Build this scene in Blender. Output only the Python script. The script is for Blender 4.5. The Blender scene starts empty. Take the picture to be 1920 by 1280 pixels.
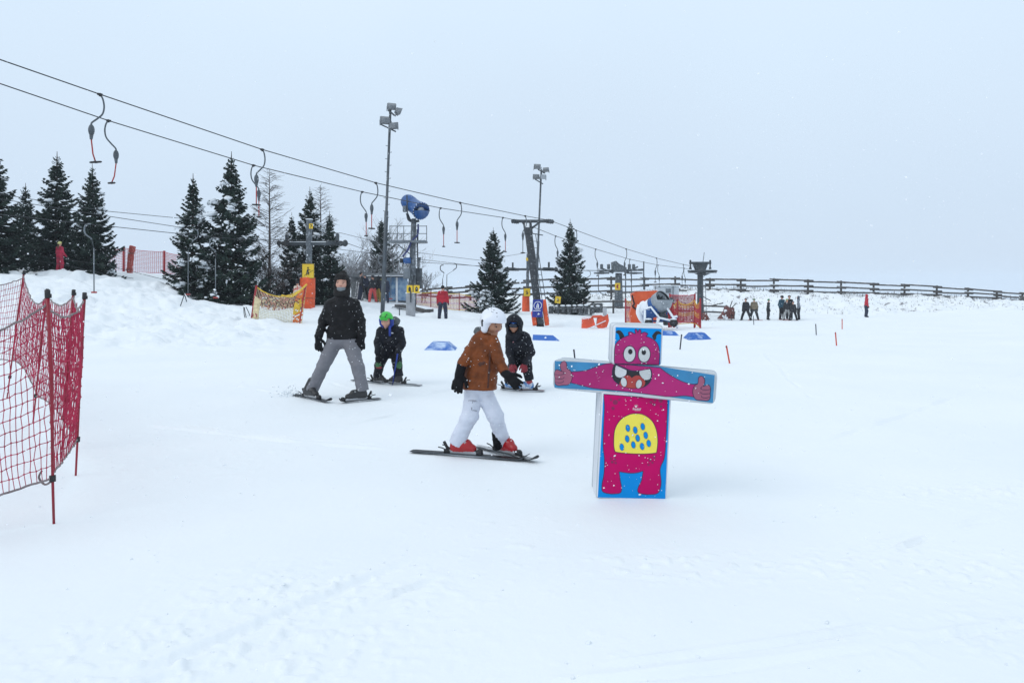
import bpy, bmesh, math, random
import numpy as np
from mathutils import Vector, Matrix, Euler, Quaternion
R = math.radians
scene = bpy.context.scene
COL = scene.collection
# ------------------------------------------------------------------ camera
F = 1400.0; HOR = 527.0; CH = 1.6           # focal length and horizon row in photo pixels, eye height
cam_d = bpy.data.cameras.new('camera'); cam = bpy.data.objects.new('camera', cam_d); COL.objects.link(cam)
cam.location = (0, 0, CH); cam.rotation_euler = (R(90), 0, 0)
cam_d.sensor_width = 36.0; cam_d.lens = F/1920*36
cam_d.shift_y = -(640-HOR)/1920
cam_d.clip_start = 0.05; cam_d.clip_end = 5000
scene.camera = cam
scene.render.resolution_x = 1024; scene.render.resolution_y = 682
# ------------------------------------------------------------------ sky, sun, exposure
SUN_EL, SUN_ROT = R(42), R(-115)
wd = bpy.data.worlds.new('World'); scene.world = wd; wd.use_nodes = True
nt = wd.node_tree; nt.nodes.clear()
out = nt.nodes.new('ShaderNodeOutputWorld')
sky = nt.nodes.new('ShaderNodeTexSky'); sky.sky_type = 'NISHITA'; sky.sun_disc = False
sky.sun_elevation = SUN_EL; sky.sun_rotation = SUN_ROT; sky.air_density = 1.0; sky.dust_density = 3.0
bg1 = nt.nodes.new('ShaderNodeBackground'); bg1.inputs['Strength'].default_value = 0.07
nt.links.new(sky.outputs[0], bg1.inputs[0])
tc = nt.nodes.new('ShaderNodeTexCoord'); sep = nt.nodes.new('ShaderNodeSeparateXYZ')
nt.links.new(tc.outputs['Generated'], sep.inputs[0])
ramp = nt.nodes.new('ShaderNodeValToRGB')
nz = nt.nodes.new('ShaderNodeTexNoise'); nz.inputs['Scale'].default_value = 2.2; nz.inputs['Detail'].default_value = 3.0; nz.inputs['Roughness'].default_value = 0.45
nt.links.new(tc.outputs['Generated'], nz.inputs['Vector'])
ma = nt.nodes.new('ShaderNodeMath'); ma.operation = 'MULTIPLY_ADD'; ma.inputs[1].default_value = 0.24; ma.inputs[2].default_value = -0.12
nt.links.new(nz.outputs[0], ma.inputs[0])
ad = nt.nodes.new('ShaderNodeMath'); ad.operation = 'ADD'
nt.links.new(sep.outputs['Z'], ad.inputs[0]); nt.links.new(ma.outputs[0], ad.inputs[1])
nt.links.new(ad.outputs[0], ramp.inputs[0])
cr = ramp.color_ramp
cr.elements[0].position = 0.0; cr.elements[0].color = (0.62, 0.74, 0.89, 1)
cr.elements[1].position = 1.0; cr.elements[1].color = (0.82, 0.93, 1.04, 1)
for p, c in ((0.08, (0.625, 0.750, 0.90, 1)), (0.20, (0.665, 0.795, 0.94, 1)), (0.32, (0.70, 0.84, 0.985, 1)), (0.5, (0.78, 0.90, 1.02, 1))):
    e = cr.elements.new(p); e.color = c
bg2 = nt.nodes.new('ShaderNodeBackground'); bg2.inputs['Strength'].default_value = 1.0
nt.links.new(ramp.outputs[0], bg2.inputs[0])
mx = nt.nodes.new('ShaderNodeMixShader'); mx.inputs[0].default_value = 0.92
nt.links.new(bg1.outputs[0], mx.inputs[1]); nt.links.new(bg2.outputs[0], mx.inputs[2])
nt.links.new(mx.outputs[0], out.inputs[0])
sd = bpy.data.lights.new('sun', 'SUN'); sd.energy = 0.62; sd.angle = R(40); sd.color = (1.0, 0.975, 0.94)
sun = bpy.data.objects.new('sun', sd); COL.objects.link(sun)
sun.rotation_euler = (R(48), 0, R(-60))       # from the left and behind the viewer, through thick cloud
vs = scene.view_settings
vs.view_transform = 'Standard'; vs.look = 'None'; vs.exposure = 0.12; vs.gamma = 1.0; vs.use_curve_mapping = False
scene.cycles.use_denoising = True
scene.cycles.max_bounces = 8; scene.cycles.transparent_max_bounces = 24; scene.cycles.volume_bounces = 1
# ------------------------------------------------------------------ helpers
rng = random.Random(7)
def P(px, py, Y): return Vector(((px-960)/F*Y, Y, CH+(HOR-py)/F*Y))
def lin(c):
    c = c/255.0
    return c/12.92 if c <= 0.04045 else ((c+0.055)/1.055)**2.4
def rgb(r, g, b): return (lin(r), lin(g), lin(b))
MATS = {}
def mat(name, col, rough=0.7, var=0.15, scale=8.0, bump=0.0, bscale=40.0, metal=0.0, col2=None, spec=0.5, sub=0.0, thr=None):
    """procedural material: base colour mottled by noise (towards col2 if given), optional bump"""
    if name in MATS: return MATS[name]
    m = bpy.data.materials.new(name); m.use_nodes = True; t = m.node_tree
    b = t.nodes['Principled BSDF']
    b.inputs['Roughness'].default_value = rough; b.inputs['Metallic'].default_value = metal
    b.inputs['Specular IOR Level'].default_value = spec
    tcn = t.nodes.new('ShaderNodeTexCoord')
    n = t.nodes.new('ShaderNodeTexNoise'); n.inputs['Scale'].default_value = scale; n.inputs['Detail'].default_value = 5
    t.links.new(tcn.outputs['Object'], n.inputs['Vector'])
    r = t.nodes.new('ShaderNodeValToRGB'); t.links.new(n.outputs[0], r.inputs[0])
    lo, hi = thr or (0.3, 0.7)
    r.color_ramp.elements[0].position = lo; r.color_ramp.elements[1].position = hi
    if col2 is None:
        a = [max(0, c*(1-var)) for c in col]; z = [min(1, c*(1+var)) for c in col]
    else: a, z = col, col2
    r.color_ramp.elements[0].color = (*a, 1); r.color_ramp.elements[1].color = (*z, 1)
    t.links.new(r.outputs[0], b.inputs['Base Color'])
    if bump:
        n2 = t.nodes.new('ShaderNodeTexNoise'); n2.inputs['Scale'].default_value = bscale; n2.inputs['Detail'].default_value = 6
        t.links.new(tcn.outputs['Object'], n2.inputs['Vector'])
        bp = t.nodes.new('ShaderNodeBump'); bp.inputs['Strength'].default_value = bump; bp.inputs['Distance'].default_value = 0.02
        t.links.new(n2.outputs[0], bp.inputs['Height']); t.links.new(bp.outputs[0], b.inputs['Normal'])
    MATS[name] = m
    return m
class MB:
    def __init__(s): s.v = []; s.f = []; s.m = []; s.s = []
    def add(s, vs, fs, mi=0, sm=False):
        o = len(s.v); s.v.extend([tuple(v) for v in vs])
        for f in fs: s.f.append([i+o for i in f]); s.m.append(mi); s.s.append(sm)
        return s
    def box(s, c, size, rot=None, mi=0, bev=0.0):
        bm = bmesh.new(); bmesh.ops.create_cube(bm, size=1.0)
        bmesh.ops.scale(bm, vec=Vector(size), verts=bm.verts)
        if bev: bmesh.ops.bevel(bm, geom=list(bm.edges), offset=bev, segments=2, affect='EDGES', profile=0.5)
        M = (rot if rot is not None else Matrix.Identity(3))
        if isinstance(M, Euler): M = M.to_matrix()
        c = Vector(c); bm.verts.index_update()
        s.add([M @ v.co + c for v in bm.verts], [[v.index for v in f.verts] for f in bm.faces], mi, bev > 0)
        bm.free(); return s
    def beam(s, a, b, w, h, mi=0, up=Vector((0, 0, 1)), bev=0.0):
        a = Vector(a); b = Vector(b); d = (b-a); L = d.length; d.normalize()
        x = d.cross(up)
        if x.length < 1e-4: x = Vector((1, 0, 0))
        x.normalize(); u = x.cross(d)
        M = Matrix((d, x, u)).transposed()
        return s.box((a+b)/2, (L, w, h), M, mi, bev)
    def tube(s, pts, r, n=8, mi=0, sm=True, caps=True):
        pts = [Vector(p) for p in pts]; k = len(pts)
        rr = r if isinstance(r, (list, tuple)) else [r]*k
        T = []
        for i in range(k):
            t = pts[min(i+1, k-1)]-pts[max(i-1, 0)]
            T.append(t.normalized() if t.length > 1e-9 else Vector((0, 0, 1)))
        a = T[0].orthogonal().normalized(); vs = []
        for i in range(k):
            a = (a - T[i]*a.dot(T[i]))
            a = a.normalized() if a.length > 1e-6 else T[i].orthogonal().normalized()
            b = T[i].cross(a)
            for j in range(n):
                th = 2*math.pi*j/n
                vs.append(pts[i] + (a*math.cos(th)+b*math.sin(th))*rr[i])
        fs = [[i*n+j, i*n+(j+1) % n, (i+1)*n+(j+1) % n, (i+1)*n+j] for i in range(k-1) for j in range(n)]
        if caps: fs += [list(range(n))[::-1], [(k-1)*n+j for j in range(n)]]
        return s.add(vs, fs, mi, sm)
    def ball(s, c, r, mi=0, seg=10, rot=None, jit=0.0, rn=None):
        r = (r, r, r) if isinstance(r, (int, float)) else r
        M = rot if rot is not None else Matrix.Identity(3)
        c = Vector(c); vs = []; h = seg//2
        for i in range(h+1):
            ph = math.pi*i/h
            for j in range(seg):
                th = 2*math.pi*j/seg
                q = 1 + (rn.uniform(-jit, jit) if jit and 0 < i < h else 0)
                vs.append(c + M @ Vector((r[0]*q*math.sin(ph)*math.cos(th), r[1]*q*math.sin(ph)*math.sin(th), r[2]*q*math.cos(ph))))
        fs = [[i*seg+j, (i+1)*seg+j, (i+1)*seg+(j+1) % seg, i*seg+(j+1) % seg] for i in range(h) for j in range(seg)]
        return s.add(vs, fs, mi, True)
    def prism(s, outl, o, ux, uy, depth, mi=0, side=None):
        """outline in (ux, uy) at o, extruded by the vector depth"""
        o = Vector(o); ux = Vector(ux); uy = Vector(uy); dv = Vector(depth); n = len(outl)
        a = [o+ux*p[0]+uy*p[1] for p in outl]; b = [p+dv for p in a]
        s.add(a+b, [list(range(n))], mi); o2 = len(s.v)-2*n
        s.f.append([o2+n+i for i in range(n)][::-1]); s.m.append(mi); s.s.append(False)
        for i in range(n):
            s.f.append([o2+i, o2+(i+1) % n, o2+n+(i+1) % n, o2+n+i]); s.m.append(mi if side is None else side); s.s.append(False)
        return s
    def mesh(s, name, mats, org=(0, 0, 0)):
        me = bpy.data.meshes.new(name)
        ox, oy, oz = org
        me.from_pydata([(x-ox, y-oy, z-oz) for x, y, z in s.v], [], s.f)
        for m in (mats if isinstance(mats, (list, tuple)) else [mats]): me.materials.append(m)
        me.polygons.foreach_set('material_index', s.m); me.polygons.foreach_set('use_smooth', s.s)
        me.update(); return me
    def build(s, name, mats, parent=None, world=True):
        """link as ONE mesh object; world=True means vertices are world coordinates"""
        org = parent_org(parent) if (parent is not None and world) else (0, 0, 0)
        ob = bpy.data.objects.new(name, s.mesh(name, mats, org)); COL.objects.link(ob)
        if parent is not None: ob.parent = parent
        return ob
def parent_org(o):
    p = Vector((0, 0, 0))
    while o is not None: p += Vector(o.location); o = o.parent
    return p
def tag(o, label=None, cat=None, group=None, kind=None):
    if label: o['label'] = label
    if cat: o['category'] = cat
    if group: o['group'] = group
    if kind: o['kind'] = kind
    return o
def thing(name, label, cat, loc=(0, 0, 0), group=None):
    o = bpy.data.objects.new(name, None); COL.objects.link(o); o.location = loc
    o.empty_display_size = 0.2
    return tag(o, label, cat, group)
def single(name, mb, mats, label, cat, loc, group=None):
    me = mb.mesh(name, mats, loc); o = bpy.data.objects.new(name, me); COL.objects.link(o); o.location = loc
    return tag(o, label, cat, group)
def dup(root, loc, label=None, group=None, rot=None, scl=None):
    def cp(o, par):
        c = o.copy(); COL.objects.link(c)
        if par is not None: c.parent = par
        for ch in list(o.children): cp(ch, c)
        return c
    r = cp(root, None); r.location = loc
    if rot is not None: r.rotation_euler = rot
    if scl is not None: r.scale = scl
    if label: r['label'] = label
    if group: r['group'] = group
    return r
def crv(pts, n=6, closed=False):
    """Catmull-Rom through pts"""
    pts = [Vector(p) for p in pts]; k = len(pts); o = []
    rngk = range(k) if closed else range(k-1)
    for i in rngk:
        g = (lambda j: pts[j % k]) if closed else (lambda j: pts[max(0, min(k-1, j))])
        p0, p1, p2, p3 = g(i-1), g(i), g(i+1), g(i+2)
        for j in range(n):
            t = j/n
            o.append(0.5*((2*p1)+(p2-p0)*t+(2*p0-5*p1+4*p2-p3)*t*t+(3*p1-p0-3*p2+p3)*t*t*t))
    if not closed: o.append(pts[-1])
    return o
# numpy value noise
def _hash(ix, iy, iz, seed):
    h = (ix.astype(np.int64)*374761393 + iy.astype(np.int64)*668265263 + iz.astype(np.int64)*2147483647 + seed*144665) & 0xffffffff
    h = ((h ^ (h >> 13))*1274126177) & 0xffffffff
    h = (h ^ (h >> 16)) & 0xffffffff
    return h/4294967295.0
def vnoise(x, y, z=None, seed=0):
    x = np.asarray(x, float); y = np.asarray(y, float); z = np.zeros_like(x) if z is None else np.asarray(z, float)
    x0, y0, z0 = np.floor(x), np.floor(y), np.floor(z)
    fx, fy, fz = x-x0, y-y0, z-z0
    fx = fx*fx*(3-2*fx); fy = fy*fy*(3-2*fy); fz = fz*fz*(3-2*fz)
    o = 0
    for dx in (0, 1):
        for dy in (0, 1):
            for dz in (0, 1):
                w = (fx if dx else 1-fx)*(fy if dy else 1-fy)*(fz if dz else 1-fz)
                o = o + w*_hash(x0+dx, y0+dy, z0+dz, seed)
    return o*2-1
def fbm(x, y, z=None, oct=4, seed=0):
    o = 0; a = 1.0; f = 1.0
    for i in range(oct):
        o = o + a*vnoise(x*f, y*f, None if z is None else z*f, seed+i*17); a *= 0.5; f *= 2.03
    return o
# shared materials
M_snow = mat('snow', (0.83, 0.87, 0.90), 0.75, var=0.02, scale=1.2, bump=0.25, bscale=25, spec=0.25)
M_snowc = mat('clinging snow', (0.80, 0.84, 0.88), 0.8, var=0.04, scale=6, bump=0.3, bscale=30, spec=0.2)
M_steel = mat('galvanised steel', (0.16, 0.18, 0.20), 0.5, var=0.2, scale=5, metal=0.4)
M_dsteel = mat('dark weathered steel', (0.065, 0.075, 0.085), 0.55, var=0.3, scale=6, metal=0.3)
M_pole = mat('painted grey steel', (0.085, 0.10, 0.115), 0.5, var=0.25, scale=4, metal=0.2)
M_frost = mat('frosted grey steel', (0.085, 0.10, 0.115), 0.6, scale=7, col2=(0.34, 0.37, 0.41), thr=(0.52, 0.78))
M_cable = mat('steel cable', (0.03, 0.033, 0.038), 0.5, metal=0.3)
M_black = mat('black rubber', (0.014, 0.014, 0.016), 0.55, var=0.2)
M_red = mat('red plastic', (0.30, 0.008, 0.016), 0.4, var=0.2)
M_redm = mat('red coated rod', (0.33, 0.025, 0.022), 0.5, var=0.2)
M_orange = mat('orange padding', (0.74, 0.10, 0.025), 0.5, var=0.18, scale=5, bump=0.2, bscale=10)
M_yellow = mat('yellow sign sheet', (0.78, 0.52, 0.03), 0.45, var=0.06)
M_blue = mat('blue paint', (0.018, 0.085, 0.27), 0.4, var=0.2, scale=6)
M_signblue = mat('blue sign sheet', (0.012, 0.03, 0.26), 0.4, var=0.05)
M_white = mat('white paint', (0.78, 0.80, 0.82), 0.5, var=0.04)
M_wood = mat('weathered grey wood', (0.085, 0.080, 0.078), 0.85, var=0.4, scale=9, bump=0.3)
M_conc = mat('wet concrete', (0.33, 0.34, 0.36), 0.85, var=0.2, scale=5, bump=0.3)
# ------------------------------------------------------------------ ground
cp = [(-3,2,0),(0,2,0),(3,2,0),(-6,6,0),(0,6,0),(6,6,0),(-7,10,0),(0,10,0),(7,10,0),(13,12,0),(-9,15,0.02),(0,15,0),(10,16,0),(0,20,0),(12,22,-0.02),(-14,8,0.1),(-14,-4,0),(14,-4,0),(0,-6,0),(22,14,0.1)]
for px, py, Y in [(500,640,19.5),(300,600,25),(440,578,33),(320,560,29),(176,562,27),(30,541,27),(0,515,33),(120,519,36),(200,520,38),(330,519,40),(270,545,32),(420,560,40),(580,577,36),(660,570,42),(720,565,46),(830,598,36),(770,591,33),(850,581,46),(930,586,42),(1015,614,34),(1100,615,28),(1130,590,50),(1250,614,28),(1315,600,50),(1440,600,50),(1625,595,50),(1800,591,49),(1920,587,46),(2200,585,45),(1380,604,40),(1700,603,36),
                   (1310,549,65),(1450,550,66.5),(1600,554,67),(1750,559,67),(1920,566,67),(2150,575,67),(1150,561,65),(1000,566,63),(850,559,60),(700,545,62),(450,532,55),(100,515,55),(-200,500,50),(-300,520,25),(1300,590,54),(1450,590,54),(1625,588,54)]:
    p = P(px, py, Y); cp.append((p.x, p.y, p.z))
cp = np.array(cp, float)
def _tk(r2): return np.where(r2 > 1e-9, 0.5*r2*np.log(np.maximum(r2, 1e-9)), 0.0)
def _solve():
    n = len(cp); X = cp[:, :2]
    d2 = ((X[:, None, :]-X[None])**2).sum(-1)
    A = np.zeros((n+3, n+3)); A[:n, :n] = _tk(d2) + np.eye(n)*2.0
    A[:n, n] = 1; A[:n, n+1:] = X; A[n, :n] = 1; A[n+1:, :n] = X.T
    return np.linalg.solve(A, np.concatenate([cp[:, 2], np.zeros(3)]))
_w = _solve()
def gz0(x, y):
    """smooth terrain height (arrays)"""
    x = np.asarray(x, float); y = np.asarray(y, float)
    xc = np.clip(x, -45, 50); yc = np.clip(y, -8, 68)
    d2 = (xc[..., None]-cp[:, 0])**2 + (yc[..., None]-cp[:, 1])**2
    z = _tk(d2) @ _w[:-3] + _w[-3] + _w[-2]*xc + _w[-1]*yc
    z = np.clip(z, -2.0, 2.6)
    s = np.clip((y-69)/80, 0, 1); s = s*s*(3-2*s)
    q = np.clip((np.abs(x)-50)/120, 0, 1); s = np.maximum(s, q*q*(3-2*q))
    rr_ = np.sqrt(x*x+y*y)
    return z*(1-s) + (1.0-0.046*rr_)*s
def sstep(a, b, t):
    t = np.clip((t-a)/(b-a), 0, 1); return t*t*(3-2*t)
def gdetail(x, y):
    d = 0.03*fbm(x*0.35, y*0.35, oct=3, seed=5)*sstep(3, 14, y)
    d = d + (0.0025+0.004*sstep(12, 25, y))*fbm(x*2.1, y*2.1, oct=4, seed=9)
    # trampled bank beside the piste (left) and ploughed ridge below the trees
    px = 960 + x/np.maximum(y, 1)*F
    band = sstep(16.5, 19, y)*(1-sstep(29, 34, y))*sstep(-40, -20, -np.abs(px-250)+250)*(1-sstep(470, 560, px))
    lump = np.abs(fbm(x*1.1, y*0.9, oct=4, seed=21))
    pit = np.clip(fbm(x*2.0+7, y*1.6, oct=3, seed=31)-0.25, 0, 1)
    d = d + band*(0.20*lump - 0.24*pit)
    ridge = np.exp(-((y-33.5+0.04*x)/2.2)**2)*sstep(-30, -24, x)*(1-sstep(-14.5, -12.5, x))
    d = d + ridge*(0.12+0.36*np.clip(fbm(x*0.9, y*0.7, oct=4, seed=41), -0.4, 1))
    mid = np.exp(-((y-37)/5.0)**2)*sstep(380, 450, px)*(1-sstep(1120, 1180, px))
    d = d + mid*0.16*fbm(x*0.8, y*0.6, oct=4, seed=51)
    # heather bank below the log fence
    bank = sstep(51, 56, y)*(1-sstep(67, 72, y))*sstep(2, 8, x)
    d = d + bank*0.30*np.clip(fbm(x*0.9, y*1.1, oct=4, seed=61), -0.5, 1)
    # foreground: soft spray, boot scrapes, ski tracks
    near = 1-sstep(7, 13, y)
    sc = np.clip(fbm(x*0.8+3, y*1.1, oct=2, seed=71)-0.15, 0, 1)
    chip = np.clip(fbm(x*11, y*15, oct=3, seed=81)-0.62, 0, 0.4)
    d = d + near*sc*0.026*chip
    for cx_, cy_, rx_, ry_ in ((2.35, 4.15, 0.75, 0.30), (0.95, 4.2, 0.5, 0.2), (-1.3, 3.2, 0.8, 0.35), (2.6, 3.35, 0.9, 0.25), (-1.0, 3.9, 0.6, 0.3), (3.6, 5.6, 0.9, 0.3)):
        d = d + 0.024*np.exp(-((x-cx_)/rx_)**2-((y-cy_)/ry_)**2)*np.clip(fbm(x*16, y*20, oct=3, seed=83)-0.05, 0, 1)
    # snow drifted against the foot of the figure, and pressed by the skis
    d = d + 0.022*np.exp(-((x-0.88)/0.34)**4-((y-5.72)/0.30)**4)
    def track(x0, y0, x1, y1, wdt, dep, seed):
        L = math.hypot(x1-x0, y1-y0); ux, uy = (x1-x0)/L, (y1-y0)/L
        t = (x-x0)*ux+(y-y0)*uy
        o = -(x-x0)*uy+(y-y0)*ux + 0.03*np.sin(t*1.7+seed)
        m = sstep(0, 0.3, t)*(1-sstep(L-0.4, L, t))*np.clip(0.4+0.9*vnoise(t*3.0, o*4, seed=seed), 0, 1)
        return m*(-dep*np.exp(-(o/wdt)**2) + 0.9*dep*np.exp(-((o-1.8*wdt)/wdt)**2))
    for i, t in enumerate([(0.25,3.05,2.6,3.75),(0.1,2.95,2.7,3.5),(-1.6,3.0,-0.5,4.3),(1.9,4.2,3.2,5.0),(2.0,4.35,3.4,5.1),(3.2,7.5,9,13),(-2,8,1.5,14),(-2.6,7.8,0.7,14),(4,10,6.5,20),(-1.0,3.4,-0.2,4.2),(2.2,3.0,3.6,3.5),(-4.2,8.3,-0.9,6.95),(-3.9,8.35,-0.4,6.9),(-5.6,12.8,-3.1,10.3),(-3.4,12.6,-1.9,10.1),(0.35,2.55,2.3,3.0),(-1.7,2.75,-0.8,3.5)]):
        d = d + track(*t, 0.018+0.008*(i % 3), 0.019, 100+i)
    return d
def gz(x, y):
    a = np.array([x], float); b = np.array([y], float)
    return float((gz0(a, b)+gdetail(a, b))[0])
def G(x, y, dz=0.0): return Vector((x, y, gz(x, y)+dz))
def hit(px, py, y0=2.0, y1=90.0):
    """ground point under a photo pixel"""
    ys = np.linspace(y0, y1, 3000); xs = (px-960)/F*ys
    zr = CH+(HOR-py)/F*ys; zg = gz0(xs, ys)+gdetail(xs, ys)
    k = np.argmax(zr <= zg)
    if zr[k] > zg[k]: k = int(np.argmin(zr-zg))
    return Vector((xs[k], ys[k], zg[k]))
def foot(px, Y, dz=0.0): return G((px-960)/F*Y, Y, dz)
def make_ground():
    cx, cy = 0.0, -3.0
    rs = [0.0, 1.5, 3.0] + list(np.geomspace(4.2, 15, 560)) + list(np.geomspace(15.06, 82, 330))[0:] + list(np.geomspace(86, 1500, 40))
    rs = np.array(rs)
    fine = np.linspace(R(90-42), R(90+42), 860)
    rest = np.linspace(R(90+42), R(90-42+360), 90)[1:-1]
    th = np.concatenate([fine, rest]); n = len(th); k = len(rs)
    rr, tt = np.meshgrid(rs, th, indexing='ij')
    x = cx+rr*np.cos(tt); y = cy+rr*np.sin(tt)
    z = gz0(x, y)+np.where(rr < 90, gdetail(x, y), 0)
    co = np.stack([x, y, z], -1).reshape(-1, 3)
    i, j = np.meshgrid(np.arange(k-1), np.arange(n), indexing='ij')
    jn = (j+1) % n
    q = np.stack([i*n+j, (i+1)*n+j, (i+1)*n+jn, i*n+jn], -1).reshape(-1, 4)
    return mesh_np('ground', co, q, [M_ground])
def mesh_np(name, co, quads, mats, mi=None, smooth=True):
    me = bpy.data.meshes.new(name)
    me.vertices.add(len(co)); me.vertices.foreach_set('co', np.asarray(co, np.float32).ravel())
    nf = len(quads); me.loops.add(nf*4); me.loops.foreach_set('vertex_index', np.asarray(quads, np.int32).ravel())
    me.polygons.add(nf); me.polygons.foreach_set('loop_start', np.arange(nf, dtype=np.int32)*4)
    for m in mats: me.materials.append(m)
    if mi is not None: me.polygons.foreach_set('material_index', np.asarray(mi, np.int32))
    me.polygons.foreach_set('use_smooth', np.full(nf, smooth))
    me.update(calc_edges=True); me.validate()
    return me
def ground_material():
    m = bpy.data.materials.new('ground snow'); m.use_nodes = True; t = m.node_tree; b = t.nodes['Principled BSDF']
    b.inputs['Roughness'].default_value = 0.7; b.inputs['Specular IOR Level'].default_value = 0.2
    g = t.nodes.new('ShaderNodeNewGeometry'); sp = t.nodes.new('ShaderNodeSeparateXYZ'); t.links.new(g.outputs['Position'], sp.inputs[0])
    def noise(sc, det=5, rough=0.55, stretch=None):
        n = t.nodes.new('ShaderNodeTexNoise'); n.inputs['Scale'].default_value = sc; n.inputs['Detail'].default_value = det; n.inputs['Roughness'].default_value = rough
        if stretch:
            mp = t.nodes.new('ShaderNodeMapping'); mp.inputs['Scale'].default_value = stretch[:3]; mp.inputs['Rotation'].default_value = (0, 0, R(stretch[3]))
            t.links.new(g.outputs['Position'], mp.inputs[0]); t.links.new(mp.outputs[0], n.inputs['Vector'])
        else: t.links.new(g.outputs['Position'], n.inputs['Vector'])
        return n
    def mrange(src, a, b_, lo=0.0, hi=1.0):
        r = t.nodes.new('ShaderNodeMapRange'); r.inputs[1].default_value = a; r.inputs[2].default_value = b_; r.inputs[3].default_value = lo; r.inputs[4].default_value = hi
        t.links.new(src, r.inputs[0]); return r.outputs[0]
    def mul(a, b_):
        r = t.nodes.new('ShaderNodeMath'); r.operation = 'MULTIPLY'; t.links.new(a, r.inputs[0]); t.links.new(b_, r.inputs[1]); return r.outputs[0]
    n1 = noise(0.5); rp = t.nodes.new('ShaderNodeValToRGB'); t.links.new(n1.outputs[0], rp.inputs[0])
    rp.color_ramp.elements[0].position = 0.3; rp.color_ramp.elements[0].color = (0.82, 0.855, 0.88, 1)
    rp.color_ramp.elements[1].position = 0.7; rp.color_ramp.elements[1].color = (0.865, 0.89, 0.905, 1)
    # heather and grass poking through on the far bank
    n2 = noise(1.5, 7, 0.72, (1.0, 0.7, 1.0, 0))
    spots = mrange(n2.outputs[0], 0.565, 0.64)
    zone = mul(mrange(sp.outputs['Y'], 52.0, 56.0), mrange(sp.outputs['X'], 1.0, 9.0))
    n3 = noise(0.35, 3); zone = mul(zone, mrange(n3.outputs[0], 0.30, 0.5, 0.35, 1.0))
    zone = mul(zone, mrange(sp.outputs['Y'], 85.0, 75.0))
    fac = mul(spots, zone)
    mxn = t.nodes.new('ShaderNodeMix'); mxn.data_type = 'RGBA'
    t.links.new(fac, mxn.inputs[0]); t.links.new(rp.outputs[0], mxn.inputs[6]); mxn.inputs[7].default_value = (0.20, 0.19, 0.20, 1)
    t.links.new(mxn.outputs[2], b.inputs['Base Color'])
    n4 = noise(14, 8, 0.65); n5 = noise(3.2, 5, 0.6, (1.0, 0.35, 1.0, -18))
    ad_ = t.nodes.new('ShaderNodeMath'); ad_.operation = 'MULTIPLY_ADD'; t.links.new(n5.outputs[0], ad_.inputs[0]); ad_.inputs[1].default_value = 2.0; t.links.new(n4.outputs[0], ad_.inputs[2])
    bp = t.nodes.new('ShaderNodeBump'); bp.inputs['Strength'].default_value = 0.35; bp.inputs['Distance'].default_value = 0.01
    t.links.new(ad_.outputs[0], bp.inputs['Height']); t.links.new(bp.outputs[0], b.inputs['Normal'])
    return m
M_ground = ground_material()
ground = bpy.data.objects.new('ground', make_ground()); COL.objects.link(ground); tag(ground, kind='structure')
# ------------------------------------------------------------------ near drag lift
def Yu(px): return 20.43/(0.645-(px-960)/F)
def Yl(px): return 22.57/(0.645-(px-960)/F)
LD = Vector((0.542, 0.840, 0)); LP = Vector((0.840, -0.542, 0))       # along / across the near lift
UP = Vector((0, 0, 1)); EX = Vector((1, 0, 0)); EY = Vector((0, 1, 0))
up_pts = [(-420,-40),(0,112),(190,178),(490,280),(705,343),(863,380),(985,405),(1030,413),(1175,467),(1235,485),(1282,496),(1303,500)]
lo_pts = [(-420,32),(0,157),(205,227),(475,310),(680,360),(825,390),(943,408),(968,413),(1043,443),(1117,467),(1180,486),(1234,497),(1283,503),(1296,505)]
def interp(pts, px):
    for a, b in zip(pts, pts[1:]):
        if a[0] <= px <= b[0]: return a[1]+(b[1]-a[1])*(px-a[0])/(b[0]-a[0])
def cable(pts, Yf, r, label, name='tow_cable', group=None):
    c = [P(px, py, Yf(px)) for px, py in pts]
    mb = MB().tube(c, r, 6, 0, True)
    return single(name, mb, M_cable, label, 'cable', c[len(c)//2], group)
cable(up_pts, Yu, 0.015, 'upper dark steel cable of the near drag lift, running down from the top left corner', group='cables of the near drag lift')
cable(lo_pts, Yl, 0.015, 'lower dark steel cable of the near drag lift, just beneath the upper one', group='cables of the near drag lift')
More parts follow.
